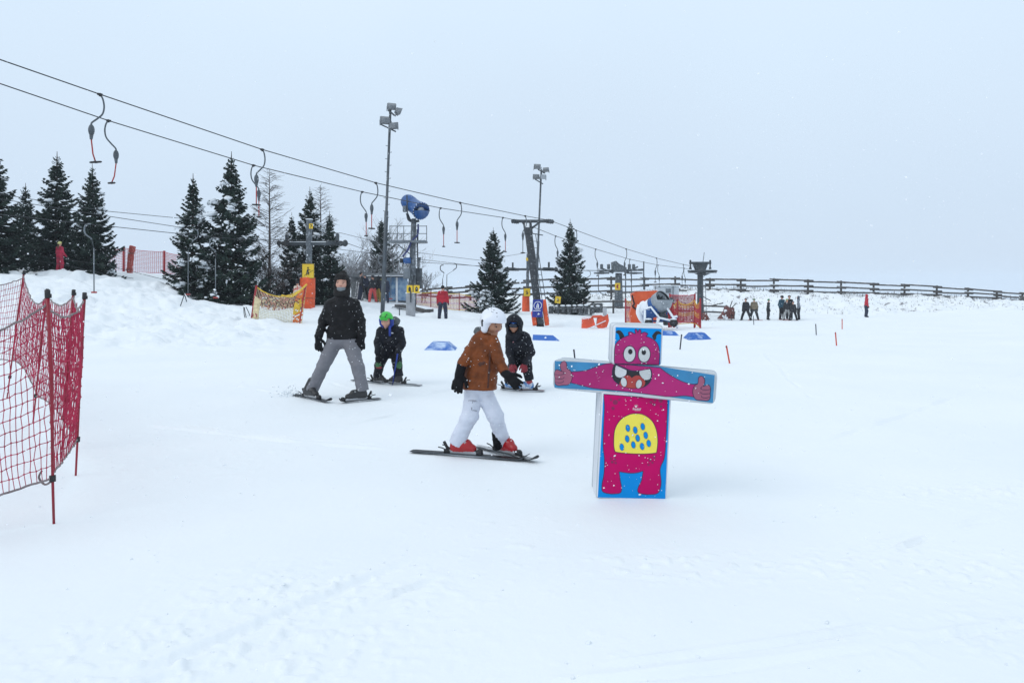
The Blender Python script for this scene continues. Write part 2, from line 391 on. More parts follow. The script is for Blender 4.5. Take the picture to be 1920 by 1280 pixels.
def t_bar(loc, s, d, label, group, tilt=0.0, rodlen=0.5, hx=0.0, dark=False):
    """drag-lift bar: clamp, bent tube, spring box, rod, cross handle.  s mirrors it along the cable direction d"""
    o = thing('t_bar', label, 't-bar', loc, group)
    def L(a, z, b=0.0): return d*(a*s)+UP*z+LP*b
    m = MB(); m.beam(L(-0.07, 0.0), L(0.05, 0.0), 0.045, 0.05, bev=0.01); m.ball(L(0, -0.01), 0.045, seg=8); m.build('clamp', M_black, o, world=False)
    m = MB(); m.tube(crv([L(0, 0), L(0.06, -0.10), L(0.088, -0.27), L(0.05, -0.44), L(-0.07, -0.57), L(-0.19, -0.68), L(-0.2, -0.74)], 5), 0.02, 8)
    m.build('hanger_tube', M_pole, o, world=False)
    m = MB(); c = L(-0.2, -0.85)
    m.ball(c, (0.072, 0.05, 0.135), seg=14, rot=Matrix((d, LP, UP)).transposed()); m.tube([L(-0.2, -0.95), L(-0.205, -1.06)], [0.045, 0.03], 8)
    m.ball(c+Vector((0, -0.035, 0)), (0.035, 0.03, 0.06), seg=8)
    m.build('spring_box', M_pole, o, world=False)
    e = L(-0.205+hx, -1.06-rodlen)+d*tilt
    k = L(-0.205, -1.06)*0.35+e*0.65+d*(-0.25*tilt)
    m = MB(); m.tube([L(-0.205, -1.04), k, e], 0.016, 6); m.build('rod', M_dsteel if dark else M_redm, o, world=False)
    m = MB(); h = (d*0.12+LP*0.04*s)*1.0+UP*0.02*(1 if tilt else 0)
    m.tube([e-h, e-h*0.8, e+h*0.8, e+h], [0.012, 0.024, 0.024, 0.012], 8); m.ball(e, (0.075, 0.05, 0.03), seg=8)
    m.build('handle', M_black, o, world=False)
    return o
gu = 'T-bars hanging from the upper cable of the near lift'; gl = 'T-bars hanging from the lower cable of the near lift'
ups = [(188, 0.10, 0.5, 'nearest T-bar on the upper cable, bent red rod, high above the left spruces'),
       (492, 0.0, 0.5, 'T-bar on the upper cable in front of the bare larch right of the tall spruce'),
       (705, 0.0, 0.46, 'T-bar on the upper cable just left of the tall floodlight mast'),
       (863, 0.0, 0.48, 'T-bar on the upper cable to the right of the blue snow fan on its tower'),
       (985, 0.0, 0.55, 'T-bar on the upper cable hanging against the top of the leaning lift tower'),
       (1080, 0.0, 0.5, 'T-bar on the upper cable in front of the spruce right of the leaning tower'),
       (1174, 0.0, 0.4, 'T-bar on the upper cable above the grey return station'),
       (1231, 0.0, 0.4, 'T-bar on the upper cable above the orange sheet and snow cannon'),
       (1281, 0.0, 0.4, 'last T-bar on the upper cable beside the bullwheel')]
for px, tl, rl, lb in ups:
    t_bar(P(px, interp(up_pts, px), Yu(px)), 1, LD, lb, gu, tl, rl, dark=px > 950)
los = [(203, -0.12, 0.52, 'nearest T-bar on the lower cable, second from the left in the open sky'),
       (475, 0.0, 0.5, 'T-bar on the lower cable against the right edge of the tall spruce'),
       (679, 0.0, 0.5, 'left T-bar of the pair beside the tall floodlight mast, on the lower cable'),
       (826, 0.0, 0.5, 'T-bar on the lower cable just right of the snow fan platform'),
       (943, 0.0, 0.5, 'T-bar on the lower cable left of the leaning tower, above the snowy spruce'),
       (1042, 0.0, 0.4, 'T-bar on the lower cable just right of the leaning tower'),
       (1117, 0.0, 0.45, 'T-bar on the lower cable left of the grey return station'),
       (1181, 0.0, 0.3, 'T-bar on the lower cable hanging close to the return station wheel'),
       (1234, 0.0, 0.4, 'T-bar on the lower cable above the white cabin roof'),
       (1283, 0.0, 0.4, 'last T-bar on the lower cable beside the bullwheel')]
for px, tl, rl, lb in los:
    t_bar(P(px, interp(lo_pts, px), Yl(px)), -1, LD, lb, gl, tl, rl, dark=px > 950)
def rollers(root, c, d, n=4, r=0.09, gap=0.2):
    m = MB(); x = d.cross(UP)
    for i in range(n):
        p = c+d*((i-(n-1)/2)*gap)+UP*(-0.09)
        m.tube([p-x*0.05, p-x*0.02, p+x*0.02, p+x*0.05], [r, r*0.75, r*0.75, r], 12)
    m.beam(c-d*gap*n/2+x*0.07-UP*0.09, c+d*gap*n/2+x*0.07-UP*0.09, 0.03, 0.09)
    return m.build('roller_battery', M_dsteel, root)
def ladder(root, a, b, w, side):
    m = MB(); n = int((b-a).length/0.3)
    m.tube([a-side*w/2, b-side*w/2], 0.018, 6); m.tube([a+side*w/2, b+side*w/2], 0.018, 6)
    for i in range(1, n):
        p = a.lerp(b, i/n); m.tube([p-side*w/2, p+side*w/2], 0.012, 5)
    return m.build('ladder', M_pole, root)
def wrap_pad(root, a, b, r, mat_, rs, name='padding'):
    """a foam mat wrapped round a post, uneven"""
    rn = random.Random(rs); pts = [Vector(a).lerp(Vector(b), t) for t in (0, 0.04, 0.25, 0.5, 0.75, 0.96, 1.0)]
    rr = [r*0.93]+[r*rn.uniform(0.96, 1.06) for _ in range(5)]+[r*0.93]
    return MB().tube(pts, rr, 14).build(name, mat_, root)
M_dfrost = mat('dark steel with wind-blown frost', (0.038, 0.043, 0.05), 0.6, scale=9, col2=(0.24, 0.27, 0.30), thr=(0.56, 0.80))
# leaning tower of the near lift
b0 = foot(1015, 34.6); base1 = b0-UP*0.3; topP = P(989, 421, 34.8)
T1 = thing('lift_tower', 'dark leaning drag-lift tower with a short crossarm and a blue sign at its foot', 'lift tower', b0)
m = MB(); ax = (topP-base1).normalized()
m.beam(base1, topP, 0.34, 0.34, up=EX, bev=0.03); m.beam(topP-ax*0.45, topP+ax*0.10, 0.40, 0.39, up=EX, bev=0.02); m.build('mast', M_dfrost, T1)
armA, armB = P(966, 414, 35.3), P(1031, 414, 34.3)
m = MB(); m.beam(armA-UP*0.02, armB-UP*0.02, 0.16, 0.14, bev=0.01)
ctr = armA.lerp(armB, 0.4)
m.beam(ctr.lerp(armA, 0.45)-UP*0.05, topP-ax*0.3, 0.08, 0.08); m.beam(ctr.lerp(armB, 0.55)-UP*0.05, topP-ax*0.3, 0.08, 0.08)
m.build('crossarm', M_dsteel, T1)
rollers(T1, armA+UP*0.06, LD, 3, 0.11, 0.17); rollers(T1, armB+UP*0.06, LD, 3, 0.11, 0.17)
m = MB(); m.box(topP+Vector((-0.02, -0.26, -0.05)), (0.2, 0.02, 0.2), bev=0.004); m.build('number_plate', M_white, T1)
ladder(T1, P(1026, 603, 34.2), P(1001, 440, 34.5), 0.16, EX)
m = MB(); pa = P(1014, 606, 34.3); pb = P(1010, 580, 34.4)
for sx in (-0.27, 0.29):
    q0 = pa+EX*sx-UP*0.1; q1 = P(1009, 562 if sx > 0 else 584, 34.4)+EX*(sx*0.85)
    m.beam(q0, q1, 0.36, 0.20, up=EX, bev=0.04)
m.build('padding', M_orange, T1)
m = MB(); m.beam(pa-UP*0.05, pb, 0.36, 0.3, up=EX, bev=0.03); m.build('base_sleeve', M_dsteel, T1)
def pict(m, c, ux, uy, pts, sc, dv, mi): m.prism([(x*sc, y*sc) for x, y in pts], c, ux, uy, dv, mi)
def circ(cx, cy, r, n=28): return [(cx+r*math.cos(2*math.pi*i/n), cy+r*math.sin(2*math.pi*i/n)) for i in range(n)]
def ring(m, c, ux, uy, r, w, mi, n=32):
    vs = []; fs = []
    for i in range(n):
        a = 2*math.pi*i/n
        for rr in (r-w/2, r+w/2): vs.append(c+ux*rr*math.cos(a)+uy*rr*math.sin(a))
    fs = [[2*i, 2*i+1, 2*((i+1) % n)+1, 2*((i+1) % n)] for i in range(n)]
    m.add(vs, fs, mi)
# blue sign: white ring with two standing riders, a text bar and a mark below
sc_ = P(1008, 578, 33.9); sux = Vector((0.99, -0.06, 0.02)).normalized(); suy = Vector((0.05, 0.1, 1)).normalized(); snn = suy.cross(sux)*-1
snn = sux.cross(suy)
m = MB(); W2, H2 = 0.235, 0.40
m.prism([(-W2, -H2), (W2, -H2), (W2, H2), (-W2, H2)], sc_-snn*0, sux, suy, -snn*0.02, 0)
f = sc_+snn*0.004
ring(m, f+suy*0.13, sux, suy, 0.175, 0.022, 1)
for sx in (-1, 1):
    pict(m, f+suy*0.13, sux, suy, [(sx*0.012, -0.12), (sx*0.055, -0.12), (sx*0.052, 0.02), (sx*0.035, 0.05), (sx*0.012, 0.05)][::sx], 1.0, snn*0.003, 1)
pict(m, f+suy*0.21, sux, suy, circ(0, 0, 0.027, 12), 1, snn*0.003, 1)
pict(m, f-suy*0.105, sux, suy, [(-0.2, -0.014), (0.14, -0.014), (0.14, 0.014), (-0.2, 0.014)], 1, snn*0.003, 1)
pict(m, f-suy*0.24, sux, suy, [(0.0, -0.05), (0.09, -0.05), (0.1, 0.01), (0.06, 0.0), (0.05, 0.06), (0.03, 0.0)], 1, snn*0.003, 1)
m.build('sign', [M_signblue, M_white], T1)
# bullwheel tower at the far end of the near lift
bw = foot(1313, 50.0)
BW = thing('bullwheel_tower', 'dark steel bullwheel tower at the far end of the near drag lift', 'lift tower', bw)
tp = P(1313, 493, 50.0)
m = MB(); m.tube([bw-UP*0.2, P(1313, 520, 50), tp-UP*0.25], [0.23, 0.19, 0.20], 14); m.build('mast', M_dsteel, BW)
m = MB(); m.beam(tp-EX*0.72, tp+EX*0.72, 0.22, 0.16, bev=0.02)
m.prism([(-0.5, 0.0), (0.5, 0.0), (0.28, -0.55), (-0.28, -0.55)], tp+EY*0.1-UP*0.08, EX, UP, -EY*0.2)
for sx in (-1, 1):
    m.tube([tp+EX*0.66*sx+UP*0.12, tp+EX*0.66*sx-UP*0.38], 0.05, 8); m.ball(tp+EX*0.66*sx+UP*0.14, 0.075, seg=8); m.tube([tp+EX*0.66*sx-UP*0.3, tp+EX*0.66*sx-UP*0.42], 0.09, 8)
m.build('tension_frame', M_dsteel, BW)
wc = P(1317, 508, 49.9); m = MB()
rim = [wc+EX*0.92*math.cos(a)+EY*0.92*math.sin(a) for a in np.linspace(0, 2*math.pi, 33)]
m.tube(rim, 0.06, 8, caps=False)
m.tube([q-UP*0.1 for q in rim], 0.03, 6, caps=False)
for i in range(8):
    a = math.pi*i/4; m.beam(wc, wc+Vector((math.cos(a), math.sin(a), 0))*0.9, 0.07, 0.07)
m.tube([wc-UP*0.3, wc+UP*0.25], 0.22, 14); m.tube([wc-UP*0.30, wc-UP*0.16], [0.22, 0.55], 18)
m.build('bullwheel', M_dsteel, BW)
m = MB(); m.tube([P(1318, 492, 50), P(1320.5, 473, 50)], 0.02, 6); m.build('antenna', M_pole, BW)
ladder(BW, P(1321.5, 598, 49.6), P(1319.5, 530, 49.6), 0.22, EX)
MB().tube([P(1316, 555, 49.6), P(1333, 564, 49.6)], 0.03, 6).build('stay', M_pole, BW); MB().tube([P(1316, 521, 49.7), P(1326, 513, 49.7)], 0.02, 6).build('stay', M_pole, BW)
# ------------------------------------------------------------------ far drag lift (second line)
D2 = Vector((0.61, 0.79, 0)); P2v = Vector((0.79, -0.61, 0))
def YB(px): return 37.5/(0.77-(px-960)/F)*1.055          # far cable of the second line
def YC(px): return 37.5/(0.77-(px-960)/F)*0.955          # near cable
A_pts = [(-420,330),(0,364),(200,396),(335,409),(500,425),(640,437),(700,452),(785,474),(900,488),(985,470)]
B_pts = [(-420,340),(0,373),(200,405),(330,425),(525,455),(640,468),(795,487),(962,507)]
C_pts = [(-420,372),(0,402),(165,420),(325,437),(440,448),(640,452),(712,478),(795,492),(1027,507)]
B2 = [(962,507),(1060,505),(1122,507)]; C2 = [(1027,507),(1100,508),(1150,508)]
cable(A_pts[:-1]+[(988,474)], lambda p: YB(p)*1.01, 0.012, 'thin telephone wire above the cables of the far drag lift', 'overhead_wire')
cable(B_pts+B2[1:], YB, 0.013, 'far tow cable of the second drag lift behind the spruces', group='cables of the far drag lift')
cable(C_pts+C2[1:], YC, 0.013, 'near tow cable of the second drag lift, lowest of the three lines behind', group='cables of the far drag lift')
def Yr(px): return 24.0+px*0.004
cable([(-300,452),(0,470),(112,485),(200,497),(330,530),(430,552),(600,560)], lambda p: 34.5, 0.011, 'upper slack wire sagging past the child in red', 'slack_wire')
cable([(-300,462),(0,479),(112,495),(190,512),(250,522)], lambda p: 34.2, 0.011, 'lower slack wire sagging past the child in red', 'slack_wire')
def twr(pxb, pyb, Y, top, arm_py, lpx, rpx, label, num=None):
    b = G(*P(pxb, pyb, Y).xy); o = thing('lift_tower', label, 'lift tower', b)
    t = P(pxb+2, top, Y)
    m = MB(); wd_ = 0.25 if pxb < 800 else 0.19; m.beam(b-UP*0.3, t, wd_, wd_, up=EX, bev=0.02); m.box(t+UP*0.02, (wd_+.04, wd_+.04, 0.05), mi=1, bev=0.02); m.build('mast', [M_frost, M_snowc], o)
    a = P(lpx, arm_py, Y+1.0); c = P(rpx, arm_py, Y-1.0)
    m = MB(); m.beam(a, c, 0.17, 0.15, bev=0.02); m.beam(a+UP*0.09, c+UP*0.09, 0.17, 0.03, mi=1, bev=0.01); m.build('crossarm', [M_pole, M_snowc], o)
    for e, sgn in ((a, -1), (c, 1)):
        rollers(o, e+P2v*0.25*sgn+UP*0.1, D2, 5, 0.12, 0.24)
        m = MB(); m.tube([e+P2v*0.02*sgn, e+P2v*0.85*sgn-UP*0.02], 0.04, 6); m.ball(e+P2v*0.85*sgn, (0.13, 0.13, 0.16), seg=10); m.box(e+P2v*0.3*sgn+UP*0.3, (0.12, 0.3, 0.35), bev=0.03); m.build('cable_guide', M_dsteel, o)
    return o, b, t
def skier_sign(root, c, s, flip=1, name='warning_sign', tilt=0.0):
    ux = Vector((math.cos(tilt), 0, math.sin(tilt))); uy = Vector((-math.sin(tilt), 0, math.cos(tilt)))
    m = MB(); q = s*0.5; nn = Vector((0, -1, 0))
    m.prism([(-q, -q*1.2), (q, -q*1.2), (q, q*1.2), (-q, q*1.2)], c, ux, uy, EY*0.02, 0)
    f = c+nn*0.004
    for a, b_ in (((-q, -q*1.2), (q, -q*1.12)), ((-q, q*1.12), (q, q*1.2)), ((-q, -q*1.12), (-q*0.92, q*1.12)), ((q*0.92, -q*1.12), (q, q*1.12))):
        m.add([f+ux*a[0]+uy*a[1], f+ux*b_[0]+uy*a[1], f+ux*b_[0]+uy*b_[1], f+ux*a[0]+uy*b_[1]], [[0, 1, 2, 3]], 1)
    fg = [(-0.30, -0.62), (-0.12, -0.62), (-0.05, -0.2), (0.05, -0.62), (0.2, -0.62), (0.1, 0.0), (0.1, 0.18), (0.42, 0.05), (0.42, 0.12), (0.1, 0.33), (-0.1, 0.3), (-0.2, 0.05)]
    pict(m, f, ux*flip, uy, fg if flip > 0 else fg, q, nn*0.003, 1); pict(m, f+(ux*flip*0.0+uy*0.5)*q, ux, uy, circ(0, 0, 0.13, 10), q, nn*0.003, 1)
    m.prism([(-0.6*q, -0.78*q), (0.85*q, 0.1*q), (0.85*q, 0.17*q), (-0.6*q, -0.70*q)], f, ux, uy, nn*0.003, 1)
    return m.build(name, [M_yellow, M_black], root)
TA, bA, tA = twr(578, 576, 36.0, 412, 457, 545, 625, 'cross shaped grey tower with orange padded foot in front of snowy firs')
skier_sign(TA, P(577.5, 508, 35.7), 0.60)
m = MB(); c = P(583, 424, 35.75); m.prism([(-0.09, -0.12), (0.09, -0.12), (0.09, 0.12), (-0.09, 0.12)], c, EX, UP, EY*0.02, 0)
pict(m, c-EY*0.004, EX, UP, [(-0.04, 0.07), (0.05, 0.07), (0.05, 0.04), (0.0, -0.08), (-0.03, -0.08), (0.015, 0.04), (-0.04, 0.04)], 1, -EY*0.003, 1); m.build('number_plate', [M_yellow, M_black], TA)
wrap_pad(TA, P(576, 574, 36)-UP*0.1, P(577, 520, 36), 0.37, M_orange, 4)
TB, bB, tB = twr(988, 582, 49.5, 476, 505, 968, 1022, 'slimmer far lift tower with orange padding behind the leaning tower')
skier_sign(TB, P(988, 548, 49.1), 0.46, -1)
m = MB(); c = P(989, 486, 49.2); m.prism([(-0.1, -0.1), (0.1, -0.1), (0.1, 0.1), (-0.1, 0.1)], c, EX, UP, EY*0.02, 0); m.build('number_plate', [M_yellow], TB)
wrap_pad(TB, P(986, 584, 49.4)-UP*0.1, P(986, 554, 49.4), 0.25, M_orange, 6)
# hanging yellow sign right of the leaning tower, on its own thin post
c = P(1046, 562, 46); o = thing('warning_sign', 'tilted yellow warning sign on a thin post right of the blue sign', 'sign', G(c.x, c.y))
skier_sign(o, c, 0.38, -1, 'sign_plate', -0.12); MB().tube([G(c.x+0.02, c.y+0.05)-UP*0.1, c+UP*0.2+EY*0.05], 0.03, 6).build('post', M_pole, o)
def cane_bar(px, py, Yf, s, bx, by0, by1, label, dark=False, thandle=True):
    loc = P(px, py, Yf(px)); o = thing('t_bar', label, 't-bar', loc, 'T-bars of the far drag lift')
    Y = Yf(px); k = Y/F
    hk = [(0.10*s, 0.0), (0.0, -0.0), (-0.10*s, -0.06), (-0.13*s, -0.2), (-0.09*s, -0.36), (0.09*s, -0.5), (0.13*s, -0.56)]
    if dark: hk = [(x*0.8, z*0.8) for x, z in hk]
    m = MB(); m.tube(crv([loc+EX*a+UP*b for a, b in hk], 5), 0.026, 8); m.build('hanger_tube', M_dsteel if dark else M_steel, o)
    h = loc+EX*hk[-1][0]+UP*hk[-1][1]
    t = P(bx, by0, Y); e = P(bx+(bx-px)*0.03, by1, Y)
    if by1 > by0:
        m = MB(); m.tube([h, t], 0.012, 5); m.build('cord', M_dsteel, o)
        m = MB(); m.tube([t, e], 0.022, 6); m.build('rod', M_steel if not dark else M_dsteel, o)
        if thandle:
            m = MB(); m.beam(e-EX*0.10, e+EX*0.10, 0.07, 0.06, bev=0.02); m.build('handle', M_redm, o)
    return o
cane_bar(165, 420, YC, 1, 176, 465, 548, 'T-bar of the far lift with long pale rod in front of the left spruces')
cane_bar(366, 430, YB, -1, 353, 470, 552, 'T-bar of the far lift in front of the snow-patched spruce')
cane_bar(399, 447, YC, 1, 404, 485, 558, 'T-bar of the far lift in front of the tallest spruce')
cane_bar(741, 476, YB, -1, 733, 507, 560, 'T-bar of the far lift close behind the tall floodlight mast')
cane_bar(714, 480, YC, 1, 719, 507, 560, 'T-bar of the far lift mostly covered by the tall floodlight mast')
cane_bar(829, 497, YC, 1, 830, 523, 537, 'left dark T-bar above the person in the red jacket', True, False)
cane_bar(853, 494, YB, -1, 838, 515, 537, 'right dark T-bar above the person in the red jacket', True, False)
cane_bar(919, 503, YC, 1, 925, 522, 576, 'left pale T-bar rod in front of the snowy spruce behind the white helmet')
cane_bar(945, 506, YB, -1, 942, 530, 574, 'right pale T-bar rod in front of the snowy spruce behind the white helmet')
cane_bar(1072, 507, YC, 1, 1067, 530, 562, 'slanted T-bar in front of the spruce right of the leaning tower')
cane_bar(1104, 508, YB, -1, 1097, 525, 567, 'upright T-bar at the right edge of the spruce by the return station')
# return station
YS = 57.0; bs = foot(1160, YS)
ST = thing('return_station', 'grey return station of the far lift with wheels and arms on a thick post', 'lift station', bs)
def S(px, py, dy=0): return P(px, py, YS+dy)
m = MB(); m.tube([S(1160, 590), S(1160, 512)], [0.36, 0.25], 12); m.build('mast', M_frost, ST)
m = MB(); m.prism([(-0.55, -0.3), (0.45, -0.3), (0.5, 0.05), (-0.1, 0.35), (-0.3, 0.55), (-0.6, 0.45)], S(1160, 503, 0.4), EX, UP, -EY*0.8); m.build('gear_housing', M_frost, ST)
m = MB(); m.beam(S(1124, 508), S(1206, 506), 0.18, 0.16); m.beam(S(1128, 503), S(1150, 512), 0.14, 0.12); m.beam(S(1172, 512), S(1196, 500), 0.14, 0.12); m.beam(S(1195, 505), S(1207, 504), 0.1, 0.06)
for q in (1128, 1141, 1180, 1188): m.box(S(q, 500), (0.22, 0.25, 0.4), bev=0.05)
m.tube([S(1207, 490), S(1207, 582)], 0.05, 6); m.tube([S(1173, 512), S(1173, 580)], 0.045, 6); m.tube([S(1184, 512), S(1184, 580)], 0.035, 6)
m.build('arm_frame', M_frost, ST)
for cx in (1128, 1190):
    m = MB(); c = S(cx, 512); m.tube([c+EX*0.55*math.cos(a)+EY*0.55*math.sin(a) for a in np.linspace(0, 6.2832, 25)], 0.06, 6, caps=False)
    m.tube([c-UP*0.08, c+UP*0.08], 0.2, 10)
    for i in range(6):
        a = i*math.pi/3; m.beam(c, c+Vector((math.cos(a), math.sin(a), 0))*0.54, 0.05, 0.05)
    m.build('guide_wheel', M_dsteel, ST)
m = MB(); m.tube(crv([S(1123, 503), S(1122, 530), S(1123, 545), S(1132, 552), S(1150, 556), S(1158, 556)], 5), 0.03, 6); m.build('hose', M_dsteel, ST)
m = MB(); c = S(1158, 537, -0.6); m.prism([(-0.2, -0.26), (0.2, -0.26), (0.2, 0.26), (-0.2, 0.26)], c, EX, UP, EY*0.02, 0)
m.prism([(-0.06, -0.16), (0.1, -0.16), (0.02, 0.0), (0.1, 0.1), (-0.02, 0.16), (-0.1, 0.02)], c-EY*0.004, EX, UP, -EY*0.003, 1); m.build('warning_sign', [M_yellow, M_redm], ST)
# ------------------------------------------------------------------ floodlight masts
def floodlight(root, c, yaw, pitch, s=0.42):
    M = (Matrix.Rotation(yaw, 3, 'Z') @ Matrix.Rotation(pitch, 3, 'X'))
    m = MB()
    o_ = [(-0.5, -0.36), (0.5, -0.36), (0.5, 0.30), (0.42, 0.36), (-0.42, 0.36), (-0.5, 0.30)]
    fr = [M @ Vector((x*s, -0.18*s, z*s)) for x, z in o_]; bk = [M @ Vector((x*s*0.62, 0.3*s, z*s*0.62)) for x, z in o_]
    n = len(o_); vs = [c+v for v in fr+bk]
    m.add(vs, [list(range(n))[::-1], [n+i for i in range(n)]]+[[i, (i+1) % n, n+(i+1) % n, n+i] for i in range(n)], 0)
    gl_ = [c+M @ Vector((x*s*0.9, -0.18*s-0.006, z*s*0.9)) for x, z in o_]; m.add(gl_, [list(range(n))], 1)
    for sx in (-1, 1): m.beam(c+M @ Vector((sx*0.54*s, 0, 0)), c+M @ Vector((sx*0.5*s, 0, -0.5*s)), 0.03, 0.03)
    ob = m.build('floodlight', [M_lampb, M_glass], root); return ob
M_lampb = mat('cast lamp housing', (0.20, 0.215, 0.23), 0.45, var=0.15, metal=0.3)
M_glass = mat('frosted lamp glass', (0.33, 0.36, 0.39), 0.25, var=0.1)
def mast(px_b, Y, pts, lamps, bars, label, r0, r1, rungs=True):
    b = foot(px_b, Y); o = thing('floodlight_mast', label, 'floodlight mast', b)
    top = P(pts[0], pts[1], Y); m = MB(); bb = b-UP*0.3
    mid = bb.lerp(top, 0.52)
    m.tube([bb, mid, mid+(top-mid)*0.004, top], [r0, r0*0.92, r1, r1*0.9], 10)
    if rungs:
        for i in range(int((top-b).length/0.4)):
            p = b.lerp(top, 0.25+0.72*i/((top-b).length/0.4)); 
            if (p-top).length < 0.8 or i > 18: continue
            sx = 1 if i % 2 else -1
            m.tube([p, p+EX*0.13*sx, p+EX*0.13*sx+UP*0.03], 0.012, 5)
    m.build('pole', M_pole, o)
    m = MB()
    for a, c in bars: m.beam(P(*a, Y), P(*c, Y-0.25), 0.06, 0.06)
    m.build('lamp_bracket', M_dsteel, o)
    for px, py, dy, yaw, pit, s in lamps: floodlight(o, P(px, py, Y+dy), yaw, pit, s)
    return o
mast(716.5, 33.0, (732, 206), [(735, 200.5, -0.15, R(205), R(-20), 0.42), (747, 209, -0.35, R(118), R(22), 0.42), (723, 226, -0.1, R(205), R(-12), 0.48), (737.5, 236, -0.35, R(160), R(-8), 0.42)],
     [((728, 207), (739.5, 216.5)), ((713, 233), (742, 247))], 'tall grey floodlight mast with four lamps left of the blue snow fan', 0.095, 0.06)
mast(1003, 45.0, (1015, 318), [(1008, 313, -0.1, R(195), R(-18), 0.44), (1023, 319, -0.3, R(150), R(-22), 0.40), (1006, 331, -0.1, R(195), R(0), 0.42), (1018, 332, -0.3, R(20), R(0), 0.38)],
     [((1009, 318), (1022, 325)), ((1003, 336), (1018, 345)), ((999, 438), (1018, 441))], 'smaller floodlight mast with four lamps behind the leaning lift tower', 0.085, 0.06, False)
# ------------------------------------------------------------------ snow fan on a tower
YG = 33.0; bg = foot(771, YG)
SG = thing('snow_fan_tower', 'blue snow fan on a grey tower with a railed platform', 'snow cannon', bg)
def T(px, py, dy=0): return P(px, py, YG+dy)
m = MB(); m.tube([T(772, 575), T(774, 470), T(776, 413)], [0.20, 0.125, 0.115], 12); m.build('mast', M_frost, SG)
m = MB(); m.box(T(770, 572, -0.1), (0.37, 0.4, 1.0), bev=0.03); m.box(T(770, 549, -0.1), (0.40, 0.42, 0.06), mi=1, bev=0.02); m.box(T(770, 556, -0.34), (0.06, 0.05, 0.5), mi=2); m.build('concrete_foot', [M_conc, M_snowc, M_dsteel], SG)
m = MB(); c1, c2 = T(731, 452, 0.2), T(800, 455, 0.2)
m.box(T(765.5, 453.5, 0.1), (1.62, 0.9, 0.10), bev=0.01); m.beam(T(745, 458, 0), T(774, 480, 0), 0.05, 0.05)
m.build('platform', M_steel, SG)
m = MB()
for dy in (-0.33, 0.55):
    for px in (731, 745, 757, 784, 800):
        if dy < 0 and px in (757, 784): continue
        m.tube([T(px, 452, dy), T(px, 423, dy)], 0.018, 6)
    for py in (424, 438): m.tube([T(731, py, dy), T(800, py, dy)], 0.016, 6)
for px in (731, 800):
    for py in (424, 438): m.tube([T(px, py, -0.33), T(px, py, 0.55)], 0.016, 6)
m.build('railing', M_steel, SG)
# barrel: axis from the back (upper left) to the mouth (right, towards the viewer)
fb, fm = T(763, 377, 0.55), T(790, 396, -0.55); axd = (fm-fb).normalized()
def barrel(root, a, b, rs, mats, mi_f):
    m = MB(); L = (b-a)
    m.tube([a+L*t for t, r in rs], [r for t, r in rs], 24, 0, True, caps=False); return m
m = barrel(SG, fb, fm, [(0, 0.31), (0.08, 0.34), (0.3, 0.34), (0.32, 0.325), (0.74, 0.325), (0.76, 0.345), (0.97, 0.395), (1.0, 0.40), (1.0, 0.37)], None, 0); m.tube([fb+(fm-fb)*t for t in (.999, .9, .55, .5)], [.37, .33, .28, .02], 24, 1, True, False)
m.build('fan_barrel', [M_blue, mat('dark blue inner wall', (.03, .06, .12), .5)], SG)
m = MB(); q = fm+axd*-0.12; m.tube([q, q+axd*0.1, q+axd*0.13], [0.16, 0.16, 0.13], 16, 1)
for i in range(10):
    a = i*math.pi/5; u = axd.orthogonal().normalized(); v = axd.cross(u); w = u*math.cos(a)+v*math.sin(a)
    m.beam(q+w*0.13, q+w*0.34, 0.02, 0.08, up=axd)
m.build('fan_hub', [M_steel, mat('pale hub cap', (.42, .44, .46), .5)], SG)
m = MB(); u = axd.orthogonal().normalized(); v = axd.cross(u)
for i in range(20):
    a = i*math.pi/10; m.ball(fm+(u*math.cos(a)+v*math.sin(a))*0.385, 0.022, seg=6)
m.build('nozzle_ring', M_white, SG)
m = MB(); m.beam(T(763, 366, -0.2), T(764, 402, -0.2), 0.05, 0.05); m.tube([T(763, 400), T(768, 412), T(776, 416), T(786, 414)], 0.06, 8); m.tube([T(776, 430), T(776, 410)], 0.10, 10); m.box(T(759, 392, -0.1), (0.16, 0.25, 0.26), bev=0.02, mi=1)
m.tube(crv([T(763, 404, -.1), T(765, 412, -.1), T(771, 416, -.1)], 4), 0.03, 6); m.build('fan_yoke', [M_dsteel, M_steel], SG)
m = MB(); m.tube(crv([T(784, 420, -.1), T(783, 440, -.1), T(772, 452, -.2), T(765, 468, -.2), T(755, 481, -.2)], 5), 0.04, 8); m.build('feed_hose', mat('navy hose', (0.03, 0.04, 0.16), 0.5), SG)
m = MB(); m.tube([T(757, 489, -0.2), T(770, 488, -0.2)], 0.13, 14, 0); m.tube([T(750, 489, -0.2), T(757, 489, -0.2)], 0.10, 12, 1); m.build('pump_motor', [M_blue, M_black], SG)
m = MB(); m.box(T(763, 513, -0.25), (0.30, 0.2, 0.46), bev=0.02); m.box(T(784, 522, 0.25), (0.34, 0.3, 0.9), bev=0.02, mi=1); m.box(T(786, 486, 0.1), (0.13, 0.13, 0.16), bev=0.01, mi=1); m.tube([T(786, 488, .1), T(786, 512, .1)], 0.025, 6, 1); m.tube([T(782, 430, .2), T(784, 520, .2)], 0.03, 6, 1); m.tube([T(777, 516, -.1), T(770, 552, -.2)], 0.05, 8, 1); m.build('control_box', [M_steel, M_dsteel], SG)
m = MB()
for px in (768, 781):
    c = T(px, 542, -0.32); m.prism([(-0.13, -0.17), (0.13, -0.17), (0.13, 0.17), (-0.13, 0.17)], c, EX, UP, EY*0.02, 0)
    m.prism([(-0.05, -0.1), (0.05, -0.1), (0.06, 0.04), (0, 0.12), (-0.05, 0.04)], c-EY*0.004, EX, UP, -EY*0.003, 1)
m.build('warning_sign', [M_yellow, M_black], SG)
